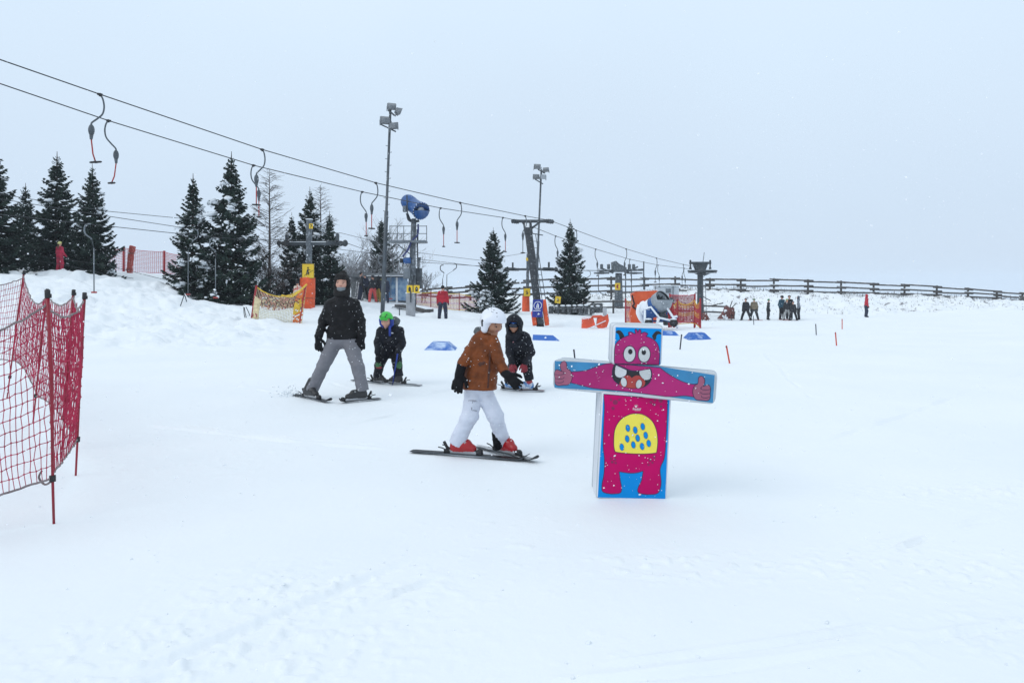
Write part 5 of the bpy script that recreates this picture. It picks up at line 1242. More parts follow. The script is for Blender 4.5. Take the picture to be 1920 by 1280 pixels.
def ski(loc_tail, loc_tip, label, col, base, sc=1.0, boot=None, name='ski', group='skis on the skiers in front'):
    """alpine ski: shaped board with turned-up tip, plates, toe and heel binding, brake arms"""
    a = Vector(loc_tail); b = Vector(loc_tip); d = (b-a); L = d.length; d.normalize(); s = d.cross(UP).normalized(); n = s.cross(d)
    o = thing(name, label, 'ski', a.lerp(b, 0.5), group); N = 36; vs = []
    for i in range(N+1):
        t = i/N; w = 0.034+0.016*abs(2*t-0.95)**1.6
        if t > 0.95: w *= math.sqrt(max(0.03, 1-((t-0.95)/0.05)**2))
        if t < 0.02: w *= 0.75+12*t
        z = 0.012+(0.055*((t-0.88)/0.12)**2 if t > 0.88 else 0)+0.004*math.sin(math.pi*t)
        p = a+d*(L*t)+n*z; th = 0.005+0.005*math.sin(math.pi*min(1, t))
        for x, y in ((-w, 0), (w, 0), (w, th), (-w, th)): vs.append(p+s*x*sc+n*y)
    m = MB(); fs = []
    m.add(vs, [], 0)
    for i in range(N):
        for j, mi in ((0, 1), (1, 2), (2, 0), (3, 2)):
            m.f.append([i*4+j, i*4+(j+1) % 4, i*4+4+(j+1) % 4, i*4+4+j]); m.m.append(mi); m.s.append(False)
    m.f += [[3, 2, 1, 0], [N*4, N*4+1, N*4+2, N*4+3]]; m.m += [2, 2]; m.s += [False, False]
    m.build('ski_board', [col, base, M_dsteel], o)
    hb, tb = boot; rot = Matrix((d, s, n)).transposed(); hb = Vector(hb); tb = Vector(tb)
    on = lambda p, z: a+d*(p-a).dot(d)+n*z
    m = MB(); m.box(on(tb, 0.045)+d*0.02, (0.075, 0.055, 0.04), rot, 0, 0.01); m.box(on(tb, 0.034)-d*0.0, (0.12, 0.05, 0.02), rot, 0, 0.005); m.ball(on(tb, 0.06)+d*0.035, (0.03, 0.026, 0.02), 0, 8, rot); m.build('toe_binding', [M_black], o)
    m = MB(); m.box(on(hb, 0.04)-d*0.02, (0.10, 0.05, 0.035), rot, 0, 0.01); m.beam(on(hb, 0.05)-d*0.03, on(hb, 0.125)-d*0.075, 0.03, 0.022, 0, bev=0.006)
    for sg in (-1, 1): m.tube([on(hb, 0.04)+s*0.035*sg, on(hb, 0.075)-d*0.07+s*0.05*sg, on(hb, 0.08)-d*0.11+s*0.05*sg], 0.006, 6)
    m.build('heel_binding', [M_black], o)
    return o
def P_(Y):
    return lambda px, py, dy=0.0: P(px, py, Y+dy)
M_skb = mat('black ski', (0.010, 0.010, 0.012), 0.45, scale=6, col2=(0.05, 0.05, 0.055), thr=(0.6, 0.64), spec=.25); M_skw = mat('pale ski topsheet', (0.42, 0.42, 0.43), 0.35, scale=9, col2=(0.03, 0.03, 0.03), thr=(0.5, 0.56))
M_base = mat('ski base', (0.015, 0.015, 0.018), 0.5, spec=.2)

def snap(v, dz=0.0): return Vector((v.x, v.y, gz(v.x, v.y)+dz))
M_bootb = mat('black ski boot', (0.018, 0.018, 0.02), 0.35, var=.3); M_silver = mat('silver buckle', (0.35, 0.36, 0.38), 0.35, metal=.5)
class SkiLine:
    """ski lying on the snow between two photo pixels (tail, tip)"""
    def __init__(s, tail, tip): s.a = hit(*tail)+UP*.003; s.b = hit(*tip)+UP*.003; s.d = unit(s.b-s.a)
    def at(s, px):
        k = (px-960)/F; t = (k*s.a.y-s.a.x)/((s.b.x-s.a.x)-k*(s.b.y-s.a.y)); return s.a.lerp(s.b, t)
def leg(S, hip, knee, hem, rs, mi, wr=.006, wf=14):
    hip, knee, hem = Vector(hip), Vector(knee), Vector(hem); d = unit(hem-knee)
    S.cone(hip, knee, rs[0], rs[1], mi, .014, wr=wr, wf=wf); S.cone(knee, hem-d*.06, rs[1], rs[2]*.97, mi, .014, wr=wr, wf=wf)
    S.cone(hem-d*.10, hem+d*.05, rs[2]*.93, rs[2]*1.08, mi, .014, wr=wr*.8, wf=wf*1.3, clip=[(hem, tuple(d))])
    return -d
def put_ski(L, px, up, label, sc, shell, cuff, det, top, base, root, bootl=0.30):
    """the ski thing, and the boot standing on it below a trouser hem"""
    p = L.at(px); hb = p-L.d*.052*sc; tb = hb+L.d*bootl
    ski(L.a, L.b, label, top, base, 1.0, (hb, tb))
    return ski_boots(root, hb+UP*.032, tb+UP*.032, up, sc, shell, cuff, det)
# ---- the man in black jacket and grey trousers
Y1 = 10.1; J = P_(Y1); L1 = SkiLine((550, 741), (620, 756)); L2 = SkiLine((713, 749), (636, 757))
A = thing('person', 'skier in black jacket, black fur hat and grey trousers in a wide snowplough stance', 'person', (J(637, 0).x, Y1, gz(J(637, 0).x, Y1)))
S = SDF(); FW = (0, 1, 0)
hc = J(641, 531, 0)
S.cone(J(641, 548, .03), J(641, 575, .04), 0.066, 0.13, 0, 0.05)                                       # neck in the collar
S.cone(J(630, 574, .03), J(654, 574, .03), 0.125, 0.125, 0, 0.05, flat=(FW, 0.8), wr=.006)
S.cone(J(629, 585, .02), J(655, 585, .02), 0.125, 0.125, 0, 0.05, flat=(FW, 0.8), wr=.006)
S.cone(J(631, 605, .02), J(653, 605, .02), 0.118, 0.118, 0, 0.06, flat=(FW, 0.85), wr=.012)
S.cone(J(630, 625, .02), J(655, 626, .02), 0.130, 0.130, 0, 0.05, flat=(FW, 0.85), wr=.008, clip=[(J(643, 636, 0), (0.03, 0, -1))])
S.cone(J(618, 571, .03), J(607, 601, .04), 0.072, 0.066, 0, 0.05, wr=.011); S.cone(J(607, 601, .04), J(598.5, 628, -.02), 0.065, 0.057, 0, 0.03, wr=.012)
S.cone(J(665, 571, .03), J(676, 601, .04), 0.072, 0.066, 0, 0.05, wr=.011); S.cone(J(676, 601, .04), J(678, 628, -.02), 0.065, 0.057, 0, 0.03, wr=.012)
hand(S, J(596.5, 632, -.03), J(597, 660, -.06)-J(596.5, 632, -.03), (1, -0.3, 0), (0, -1, 0), 1.25, 2, 0.35, 0.0115)
hand(S, J(678, 632, -.03), J(676, 660, -.06)-J(678, 632, -.03), (-1, -0.3, 0), (0, -1, 0), 1.25, 2, 0.5, 0.0115)
S.cone(J(630, 638, .03), J(654, 638, .03), 0.118, 0.118, 1, 0.03, flat=(FW, 0.85), wr=.004)
h1 = P(584, 731, L1.at(577).y); h2 = P(680.5, 732.5, L2.at(680).y)
u1 = leg(S, J(627, 642, .03), J(605, 688, h1.y*.5-Y1*.5-.06), h1, (0.112, 0.086, 0.088), 1); u2 = leg(S, J(657, 642, .03), J(671, 688, h2.y*.5-Y1*.5-.07), h2, (0.112, 0.086, 0.080), 1)
S.ell(hc, (0.070, 0.082, 0.102), 3, 0.03); face(S, hc, (0.0, -1, -0.02), UP, 0.10, 3, 4, 5)
S.ell(hc-UP*.075+Vector((0, -.028, 0)), (.062, .058, .040), 6, 0.004, clip=[(hc-UP*.072, (0, 0.35, 1))])       # pale frosted buff below the mouth
A_b = S.build('body', 0.0085, [M_jblk, M_gpant, M_glv, M_skin, M_eye, M_lip, mat('pale grey neck warmer', (0.17, 0.19, 0.205), 0.85, var=.15)], A)
S = SDF()                                                                                             # fur hat with ear flaps and bobble
S.ell(hc+UP*.055+EY*.02, (.094, .105, .088), 0, 0.02, wr=.006, wf=60, clip=[(hc+UP*0.066+Vector((0, -.06, 0)), (0, -0.25, -1))])
S.cone(hc+UP*.085-EY*.045-EX*.04, hc+UP*.085-EY*.045+EX*.04, 0.042, 0.042, 0, 0.02, wr=.005, wf=60)
for e in (-1, 1): S.chain([hc+EX*.075*e+UP*.05+EY*.01, hc+EX*.082*e-UP*.03+EY*.0, hc+EX*.070*e-UP*.105+EY*.0], [.032, .030, .034], 0, k=.02, wr=.006, wf=60)
S.cone(hc+EY*.07+UP*.05, hc+EY*.07-UP*.1, .07, .07, 0, .03, wr=.006, wf=60); S.cone(hc-UP*.135-EX*.05-EY*.01, hc-UP*.135+EX*.05-EY*.01, .062, .062, 0, .03, wr=.005)
S.ell(J(644, 514, 0.02), 0.045, 0, 0.01, wr=.012, wf=70)
S.build('fur_hat', 0.008, [mat('black fur', (0.012, 0.011, 0.011), 0.9, var=.5, scale=40, bump=.8, bscale=90)], A)
put_ski(L1, 577, u1, 'black ski under the left foot of the skier in grey trousers', 1.0, M_bootb, M_bootb, M_silver, M_skb, M_base, A)
put_ski(L2, 680, u2, 'black ski under the right foot of the skier in grey trousers', 1.0, M_bootb, M_bootb, M_silver, M_skb, M_base, A)
# ---- child in brown jacket and white helmet
Y3 = 6.82; J = P_(Y3); L1 = SkiLine((771, 848), (993, 866)); L2 = SkiLine((893, 839), (1008, 869))
A = thing('person', 'child skier in rust brown jacket, white helmet, white trousers and red ski boots', 'person', (J(900, 0).x, Y3, gz(J(900, 0).x, Y3)))
S = SDF(); hc = J(925, 606, -.03); FD = unit((0.72, -0.62, -0.42)); HU = unit((0.30, -.22, .9)); FR = unit((0.80, -0.60, 0)); FRn = tuple(FR)
S.cone(J(915, 628, .0), J(910, 642, .0), 0.055, 0.085, 0, 0.03)
S.chain([J(907, 637, 0), J(900, 662, .0), J(896, 695, 0)], [0.085, 0.112, 0.120], 0, k=0.05, flat=(EX*.7+EY*.71, 0.92), wr=.010, wf=15)
S.cone(J(920, 640, -.03), J(913, 690, -.04), 0.062, 0.105, 0, 0.05, wr=.010, wf=15)
S.cone(J(897, 690, 0), J(893, 724, 0), 0.120, 0.134, 0, 0.03, wr=.010, wf=15, clip=[(J(893, 727, 0), (0.05, 0, -1))])
S.cone(J(912, 690, -.05), J(912, 724, -.05), 0.095, 0.094, 0, 0.03, wr=.010, wf=15, clip=[(J(911, 728, 0), (-0.05, 0, -1))])
S.chain([J(898, 638, -.02), J(882, 660, -.06), J(868, 680, -.10)], [0.070, 0.058, 0.049], 0, k=0.014, wr=.006, wf=20)
S.cone(J(869.5, 677.5, -.10), J(868, 680, -.10), 0.0485, 0.050, 0, 0.004)
S.chain([J(925, 643, -.08), J(935, 675, -.16), J(946, 697, -.24)], [0.060, 0.050, 0.042], 0, k=0.014, wr=.006, wf=20)
S.cone(J(945, 695, -.235), J(946, 697, -.24), 0.042, 0.043, 0, 0.004)
S.chain([J(920, 634, -.09), J(919, 665, -.145), J(916.5, 700, -.155), J(915, 726, -.15)], [.0085]*4, 1, k=0.002)      # zip placket
S.cone(J(901, 683, -.13), J(908, 680, -.145), .008, .008, 1, .003)                                              # pocket
S.chain([J(905, 631, -.04), J(915, 634, -.10), J(929, 632, -.11)], [.028, .026, .020], 0, k=.015)                 # collar
S.ell(J(900, 622, .05), (.06, .05, .045), 6, .02, wr=.006)
# gloves
S.cone(J(866, 684, -.10), J(862, 700, -.12), 0.046, 0.040, 2, 0.01)
hand(S, J(862, 699, -.12), J(856, 730, -.15)-J(862, 699, -.12), (1, -.1, 0), (-.3, -1, 0), 1.12, 2, 0.28, 0.0125, .10)
S.cone(J(947, 699, -.25), J(953, 705, -.27), 0.040, 0.036, 2, 0.01)
hand(S, J(951, 703, -.27), Vector((.50, -.3, -.45)), (.75, -.1, .55), (-.1, -.6, .8), 1.0, 2, 0.25, 0.0125, .16)
# trousers
S.cone(J(889, 729, 0), J(906, 729, -.02), 0.080, 0.078, 3, 0.02, wr=.003)
h1 = P(856, 830, L1.at(856).y); h2 = P(944, 830, L2.at(944).y)
u1 = leg(S, J(888, 735, -.01), J(881, 779, -.05), h1, (0.084, 0.077, 0.072), 3, .007); u2 = leg(S, J(908, 735, 0), J(930, 783, -.03), h2, (0.082, 0.073, 0.066), 3, .007)
for y in (751, 769): S.cone(J(879, y, -.105), J(895, y+1, -.11), .005, .005, 7, .002)
S.cone(J(886, 752, -.108), J(884, 768, -.112), .004, .004, 7, .002)
S.cone(J(931, 812, .03), J(933, 836, .03), .045, .04, 2, .006)                                                # black cuff behind
S.ell(hc, (0.070, 0.080, 0.098), 4, 0.02, M=np.array(Matrix((FD.cross(HU).normalized(), FD, HU)).transposed()))
face(S, hc, FD, HU, 0.096, 4, 5, 8)
S.build('body', 0.0068, [M_brown, M_dbrn, M_glv, M_wpant, M_skin2, M_eye, M_gheather, mat('grey stitching', (0.30, 0.31, 0.36), .8), M_lip], A)
S = SDF(); fx = FD.cross(HU).normalized(); HM = np.array(Matrix((fx, FD, HU)).transposed()); hcc = hc+HU*.035-FD*.012
S.ell(hcc, (.108, .126, .106), 0, .01, M=HM, clip=[(hc+HU*.030+FD*.055, tuple(unit(FD*.35-HU)))])
for e in (-1, 1): S.cone(hc+fx*.078*e+HU*.01-FD*.022, hc+fx*.074*e-HU*.062-FD*.014, .046, .036, 0, .03)
S.cone(hc-FD*.05-HU*.02, hc-FD*.045-HU*.05, .085, .07, 0, .03)
S.ell(hc+FD*.060-HU*.045, (.074, .10, .088), 1, 0, M=HM, sub=True)                                          # face opening
for i, (u, v) in enumerate([(.35, .75), (.1, .85), (-.2, .9), (.45, .45), (.1, .5), (-.3, .55)]):
    for e in (-1, 1):
        w = unit(HU*v+fx*e*.42+FD*u); c = hcc+fx*w.dot(fx)*.108+FD*w.dot(FD)*.126+HU*w.dot(HU)*.106
        S.cone(c-FD*.008, c+FD*.008, .0033, .0033, 1, 0)
for e in (-1, 1): S.cone(hc+fx*.122*e+HU*.012-FD*.03, hc+fx*.112*e-HU*.03-FD*.020, .013, .011, 1, 0)
S.build('helmet', 0.0062, [mat('white helmet shell', (0.78, 0.80, 0.86), 0.3, var=.03), mat('helmet vent', (0.03, 0.03, 0.035), .6)], A)
M_bootr = mat('red ski boot', (0.36, 0.008, 0.012), 0.28, var=.2); M_bootd = mat('dark red cuff', (0.28, 0.01, 0.014), .3, var=.2)
put_ski(L1, 856, u1, 'long black ski under the near red boot of the child in the brown jacket', .98, M_bootr, M_bootd, M_silver, M_skb, M_base, A, .245)
put_ski(L2, 942, u2, 'pale topped ski under the far red boot of the child in the brown jacket', .98, M_bootr, M_bootb, M_silver, M_skw, M_base, A, .24)
# ---- child in green helmet, bending forward
Y2 = 11.55; J = P_(Y2); L1 = SkiLine((660, 714), (724, 721)); L2 = SkiLine((790, 724), (727, 721))
A = thing('person', 'small child skier in bright green helmet and black snowsuit bending over', 'person', (J(728, 0).x, Y2, gz(J(728, 0).x, Y2)))
S = SDF(); hc = J(724, 601, -.10); FD = unit((-.22, -.85, -.45)); HU = unit((-.06, -.42, .9))
S.cone(J(730, 612, -.02), J(732, 620, 0), .06, .10, 0, .03)
S.chain([J(722, 622, -.02), J(726, 640, 0), J(729, 658, .06)], [.10, .112, .11], 0, k=.05, wr=.010, wf=15)
S.chain([J(741, 622, -.02), J(738, 640, 0), J(736, 658, .06)], [.10, .112, .11], 0, k=.05, wr=.010, wf=15)
S.chain([J(713, 620, -.04), J(708, 642, -.10), J(708, 660, -.18)], [.062, .055, .045], 0, k=.03, wr=.006, wf=20)
S.chain([J(750, 620, -.02), J(754, 644, -.08), J(746, 661, -.17)], [.065, .058, .048], 0, k=.03, wr=.006, wf=20)
hand(S, J(708, 662, -.18), Vector((.1, -.25, -1)), (1, -.2, 0), (-.3, -1, 0), .95, 1, .4, .012)
hand(S, J(745, 664, -.18), Vector((-.15, -.25, -1)), (-1, -.2, 0), (.3, -1, 0), .95, 1, .9, .012)
h1 = P(708, 705, L1.at(707).y); h2 = P(748, 705, L2.at(748).y)
u1 = leg(S, J(722, 660, .06), J(711, 685, -.08), h1, (.090, .075, .066), 0); u2 = leg(S, J(742, 660, .06), J(745, 685, -.08), h2, (.090, .076, .068), 0)
S.ell(J(709.5, 684, -.155), (.045, .03, .045), 5, .004); S.cone(J(707, 688, -.155), J(714, 689, -.165), .018, .018, 6, .004); S.ell(J(748, 684, -.15), (.05, .035, .06), 5, .004)
S.cone(J(731, 612, -.17), J(731, 628, -.15), .018, .02, 7, .004)
S.ell(J(740, 602, .05), (.085, .07, .075), 8, .04, wr=.006); S.ell(J(735, 624, -.13), (.022, .01, .008), 9, 0)
S.ell(hc, (.066, .076, .092), 2, .02); face(S, hc, FD, HU, .09, 2, 3, 4)
M_grn = mat('bright green helmet shell', (0.045, 0.50, 0.05), 0.3, var=.06)
M_dgrn = mat('green knee patch', (0.05, 0.14, 0.06), .8, var=.3); M_rknee = mat('dark red knee band', (.22, .02, .03), .8); M_bluet = mat('royal blue trim', (.012, .04, .28), .5)
S.build('body', .0085, [M_navy, M_glv, M_skin, M_eye, M_lip, M_dgrn, M_rknee, M_bluet, M_gheather, M_white], A)
def helmet(root, hc, FD, HU, sc, shell, strap=None, vox=.008):
    S = SDF(); fx = FD.cross(HU).normalized(); HM = np.array(Matrix((fx, FD, HU)).transposed()); q = hc+HU*.035*sc-FD*.01*sc
    S.ell(q, (.105*sc, .122*sc, .105*sc), 0, .01, M=HM, clip=[(hc+HU*.030*sc, tuple(unit(FD*.9-HU)))])
    S.cone(hc+HU*.065*sc+FD*.072*sc-fx*.04*sc, hc+HU*.065*sc+FD*.072*sc+fx*.04*sc, .022*sc, .022*sc, 0, .03)
    S.ell(hc-HU*.015*sc, (.086*sc, .125*sc, .088*sc), 1, 0, M=HM, sub=True)
    for e in (-1, 1): S.chain([hc+fx*.088*e*sc+HU*.0-FD*.01, hc+fx*.085*e*sc-HU*.06*sc-FD*.0, hc+fx*.05*e*sc-HU*.11*sc+FD*.03*sc], [.034*sc, .030*sc, .016*sc], 2, k=.01)
    for u in (-.03, .03):
        for v in (.03, .08): S.cone(q+fx*u*1.3*sc+FD*(v+.01)*sc+HU*.088*sc, q+fx*u*1.35*sc+FD*(v+.025)*sc+HU*.084*sc, .010*sc, .010*sc, 1, 0)
    return S.build('helmet', vox, [shell, mat('helmet vent', (0.03, 0.03, 0.035), .6), strap or M_black], root)
helmet(A, hc, FD, HU, 1.0, M_grn, M_bluet)
put_ski(L1, 706, u1, 'ski under the left foot of the child in the green helmet', .85, M_bootb, M_bootb, M_silver, M_skb, M_base, A, .23)
put_ski(L2, 749, u2, 'ski under the right foot of the child in the green helmet', .85, M_bootb, M_bootb, M_silver, M_skw, M_base, A, .23)
m = MB(); a = J(745, 666, -.25); b = hit(736, 722); m.tube([a+(a-b)*.05, a, b], [.013, .012, .008], 8)
single('ski_pole', m, M_bluet, 'short blue pole held in the hand of the child in the green helmet', 'ski pole', b)
# ---- child in black hood with blue goggles, hands on knees
Y4 = 10.85; J = P_(Y4); L1 = SkiLine((940, 731), (974, 734)); L2 = SkiLine((1021, 735), (970, 734))
A = thing('person', 'child skier in black hooded suit with blue goggles resting red gloves on the knees', 'person', (J(975, 0).x, Y4, gz(J(975, 0).x, Y4)))
S = SDF(); hc = J(964, 610, -.12); FD = unit((-.15, -.95, -.25)); HU = unit((-.02, -.25, .96))
S.cone(J(965, 624, -.05), J(968, 632, 0), .07, .10, 0, .03)
S.chain([J(961, 632, -.02), J(966, 652, .03), J(969, 670, .08)], [.092, .115, .112], 0, k=.05, wr=.010, wf=15)
S.chain([J(979, 632, -.02), J(983, 652, .03), J(984, 670, .08)], [.092, .115, .112], 0, k=.05, wr=.010, wf=15)
S.chain([J(955, 631, -.04), J(955, 660, -.10), J(960, 680, -.22)], [.060, .052, .045], 0, k=.03, wr=.006, wf=20)
S.chain([J(987, 632, -.02), J(996, 660, -.06), J(985, 680, -.20)], [.062, .055, .046], 0, k=.03, wr=.006, wf=20)
hand(S, J(960, 681, -.22), Vector((-.05, -.5, -1)), (1, -.2, 0), (0, -1, .3), .95, 5, .8, .0125)
hand(S, J(984, 681, -.20), Vector((-.05, -.5, -1)), (-1, -.2, 0), (0, -1, .3), .95, 5, .8, .0125)
h1 = P(953, 715, L1.at(953).y); h2 = P(993, 712, L2.at(994).y)
u1 = leg(S, J(968, 671, .06), J(960, 692, -.10), h1, (.090, .076, .064), 0); u2 = leg(S, J(985, 671, .06), J(988, 692, -.10), h2, (.090, .078, .066), 0)
S.cone(J(966, 626, -.12), J(963, 639, -.115), .016, .022, 6, .006)
S.ell(hc, (.066, .076, .092), 2, .02); face(S, hc, FD, HU, .088, 2, 3, 4)
S.build('body', .0085, [M_navy, M_glv, M_skin2, M_eye, M_lip, mat('red gloves', (.19, .010, .02), .7), mat('pink scarf end', (.5, .22, .24), .8)], A)
S = SDF(); fx = FD.cross(HU).normalized(); HM = np.array(Matrix((fx, FD, HU)).transposed())
S.ell(hc+HU*.02-FD*.0, (.130, .130, .145), 0, .02, M=HM, wr=.006, wf=25); S.cone(hc-HU*.10, hc-HU*.16-FD*.02, .115, .11, 0, .04, wr=.006)
S.ell(hc+FD*.11-HU*.0, (.078, .12, .098), 0, 0, M=HM, sub=True)
S.build('hood', .008, [M_navy], A)
S = SDF(); g = hc+HU*.025+FD*.062
S.chain([g-fx*.062-FD*.02, g-fx*.03+FD*.012, g+fx*.03+FD*.012, g+fx*.062-FD*.02], [.030, .033, .033, .030], 1, k=.006); S.chain([g-fx*.06+HU*.028-FD*.012, g+FD*.016+HU*.034, g+fx*.06+HU*.028-FD*.012], [.013]*3, 0, k=.004)
S.build('goggles', .0065, [mat('blue goggle frame', (.01, .10, .42), .3), mat('dark goggle lens', (.012, .016, .03), .15)], A)
M_bootbl = mat('blue and white ski boot', (.04, .17, .42), .35, scale=11, col2=(.5, .55, .62), thr=(.52, .6)); M_bootrd = mat('red boot trim', (.32, .03, .04), .4)
put_ski(L1, 953, u1, 'ski under the left foot of the child in the black hood', .85, M_bootbl, M_bootbl, M_silver, M_skb, M_base, A, .23)
put_ski(L2, 994, u2, 'dark red ski under the right foot of the child in the black hood', .85, M_bootbl, M_bootrd, M_silver, mat('dark red ski', (.12, .01, .02), .35), M_base, A, .23)
# ---- people farther away
def col(name, c, **k): return mat(name, c, .75, var=.25, scale=6, bump=.3, bscale=15, **k)
C_blk = col('dark winter clothing', (.014, .015, .02)); C_red = col('red jacket', (.42, .012, .03)); C_nvy = col('navy trousers', (.018, .024, .05))
def figure(px, py, Y, h, label, top, legs, hat, face_dir=(0, -1, 0), stance=0.10, lean=0.0, skin=M_skin, hatkind='helmet', arms=((-.02, 0.0), (.02, 0.0)), glove=M_black, twist=0.0, vox=None, hem=None, group=None, crouch=0.0, skis=None, hair=None, skn=''):
    """standing figure of height h with feet at the photo pixel; arms = (outward, forward) hand offsets"""
    b = hit(px, py) if Y is None else foot(px, Y)
    o = thing('person', label, 'person', b, group); f = unit(face_dir); s = f.cross(UP)                    # s points to the person's right
    up = lambda z, fw=0.0, sd=0.0: b+UP*(z*h)+f*(fw*h)+s*(sd*h)
    S = SDF(); v = vox or max(.010, .0009*b.y*h/1.5*.55); w = .5
    hz = .50-crouch*.1; L = lean
    S.cone(up(.82, L*.95), up(.87, L), .034*h, .032*h, 3, .01)
    S.cone(up(.785, L*.9, -.075), up(.785, L*.9, .075), .062*h, .062*h, 0, .03, flat=(tuple(f), .85), wr=.004)
    S.cone(up(.66, L*.6, -.055), up(.66, L*.6, .055), .075*h, .075*h, 0, .05, flat=(tuple(f), .85), wr=.005)
    S.cone(up(.54, L*.2, -.045), up(.54, L*.2, .045), .085*h, .085*h, 0, .04, flat=(tuple(f), .85), wr=.005, clip=[(up((hem or .47)), (0, 0, -1))])
    for e, (ao, af) in zip((-1, 1), arms):
        sh = up(.79, L*.9, .105*e); el = up(.63, L*.7-.02+af*.3, (.135+abs(ao)*.5)*e); ha = up(.49+max(0, af)*.35, L*.6+.03+af, (.13+abs(ao))*e)
        S.chain([sh, el, ha], [.044*h, .038*h, .031*h], 0, k=.03, wr=.004); d = unit(ha-el)
        S.cone(ha, ha+d*.05*h, .028*h, .030*h, 2, .01, flat=(tuple(s), .8)); S.cone(ha+d*.05*h, ha+d*.085*h-f*.0, .024*h, .016*h, 2, .01); S.cone(ha+d*.025*h+f*.015*h, ha+d*.055*h+f*.035*h, .011*h, .009*h, 2, .006)
        hp = up(hz, 0, .052*e); kn = up(.27, .02+crouch*.12, (.06+stance*.5)*e); an = up(.055, -.01, (.05+stance)*e)
        S.chain([hp, kn, an], [.070*h, .056*h, .048*h], 1, k=.03, wr=.005)
        S.cone(an+f*.0-UP*.01*h, an+f*.075*h-UP*.02*h, .038*h, .030*h, 4, .015)
    hc = up(.925, L+.01)
    S.ell(hc, (.045*h, .05*h, .066*h), 3, .01); S.ell(hc+f*.05*h-UP*.008*h, .011*h, 3, .008)
    r = f.cross(UP)
    for e in (-1, 1): S.ell(hc+f*.043*h+UP*.008*h+r*.018*h*e, .008*h, 5, 0)
    S.build('body', v, [top, legs, glove, skin, mat('dark boots', (.016, .016, .018), .5), M_eye], o)
    S = SDF()
    if hatkind == 'helmet':
        S.ell(hc+UP*.022*h-f*.008*h, (.064*h, .07*h, .062*h), 0, .01, clip=[(hc+UP*.012*h, tuple(unit(f*.9-UP)))])
    elif hatkind == 'hood':
        S.ell(hc+UP*.01*h-f*.014*h, (.066*h, .068*h, .078*h), 0, .01, clip=[(hc+f*.022*h, tuple(f))]); S.cone(hc-UP*.05*h-f*.02*h, hc-UP*.09*h-f*.025*h, .055*h, .06*h, 0, .02)
    else:
        S.ell(hc+UP*.03*h-f*.004*h, (.053*h, .058*h, .055*h), 0, .01, clip=[(hc+UP*.012*h, tuple(unit(f*.35-UP)))]); S.cone(hc+UP*.026*h-f*.03*h, hc+UP*.026*h+f*.03*h, .052*h, .052*h, 0, .01)
    S.build({'helmet': 'helmet', 'hood': 'hood'}.get(hatkind, 'hat'), v*.9, [hat], o)
    if hair: 
        S = SDF(); S.chain([hc-f*.05*h-UP*.01*h, hc-f*.07*h-UP*.09*h, hc-f*.075*h-UP*.15*h], [.03*h, .024*h, .012*h], 0, k=.02, wr=.004); S.build('hair', v, [hair], o)
    if skis:
        for e in (-1, 1):
            c = up(0, 0, (.05+stance)*e); d = unit(f+s*(-.25*e if stance > .12 else 0)); t = snap(c-d*.55*h*.6, .01); q = snap(c+d*.55*h*.6, .01)
            m = MB(); m.prism([(-.04, 0), (-.035, .55), (0, .62), (.035, .55), (.04, 0), (.035, -.5), (-.035, -.5)], c+UP*.03, d.cross(UP), d*h, UP*.015); single('ski', m, skis, ('left' if (s*e).x < 0 else 'right')+' ski under the '+skn, 'ski', c, 'skis of the distant skiers')
    return o
figure(830, 598, 35.5, 1.62, 'person in red jacket and dark trousers seen from behind, under two T-bars', C_red, C_nvy, col('black hat', (.012, .012, .014)), (.05, 1, 0), .05, 0, arms=((.02, 0), (.02, 0.03)), hatkind='hat')
figure(112, 519, 34.8, 1.42, 'child in red snowsuit and pale yellow helmet with a brown ponytail, seen from behind', col('crimson snowsuit', (.40, .02, .055)), col('crimson snowsuit trousers', (.40, .02, .055)), mat('pale yellow helmet shell', (.62, .60, .22), .4), (.35, .94, 0), .045, 0, arms=((.0, .08), (.0, .1)), hair=mat('brown hair', (.10, .05, .03), .8))
figure(558, 562, 34.0, 1.30, 'person in cream and red jacket with a black hat half hidden behind the yellow net', col('cream and red jacket', (.62, .55, .45), col2=(.45, .03, .02), thr=(.5, .6)) if False else mat('cream and red jacket', (.60, .54, .44), .75, scale=5.0, col2=(.5, .02, .02), thr=(.52, .6)), C_blk, col('black wool hat', (.012, .012, .014)), (-.3, -.9, 0), .05, hatkind='hat')
qg = 'people queueing at the shelter'
figure(699, 566, 44.5, 1.62, 'person in coral trousers and dark jacket at the shelter', C_blk, col('coral trousers', (.60, .09, .085)), col('dark helmet', (.02, .022, .03)), (-.6, .7, 0), .09, group=qg, hatkind='helmet')
figure(710, 566, 44.8, 1.58, 'person in mustard trousers and dark jacket just left of the floodlight mast foot', C_blk, col('mustard trousers', (.36, .27, .06)), C_blk, (.5, .8, 0), .03, group=qg, hatkind='hood')
figure(722, 567, 44.6, 1.60, 'person in dark navy clothes just right of the floodlight mast foot', C_nvy, C_nvy, C_blk, (-.2, .9, 0), .06, group=qg, hatkind='hood')
figure(675, 566, 45.0, 1.72, 'person in dark clothes at the left end of the shelter, with white ski tips', C_blk, C_nvy, C_blk, (.8, .5, 0), .05, lean=.03, group=qg, hatkind='helmet')
figure(684, 566, 45.4, 1.62, 'second person in dark blue clothes at the left end of the shelter', C_nvy, C_blk, col('grey helmet', (.12, .13, .14)), (-.5, .8, 0), .08, group=qg, hatkind='helmet')
m = MB()
for px, a in ((668, 527), (671.5, 529), (680, 548)): m.tube([P(px-3, 566, 44.6), P(px+1.5, a, 44.7)], .03, 5)
single('upright_skis', m, M_skw, 'pale skis standing upright in the dark group left of the shelter', 'skis', foot(669, 44.6))
gg = 'skiers grouped in front of the snowy bank'
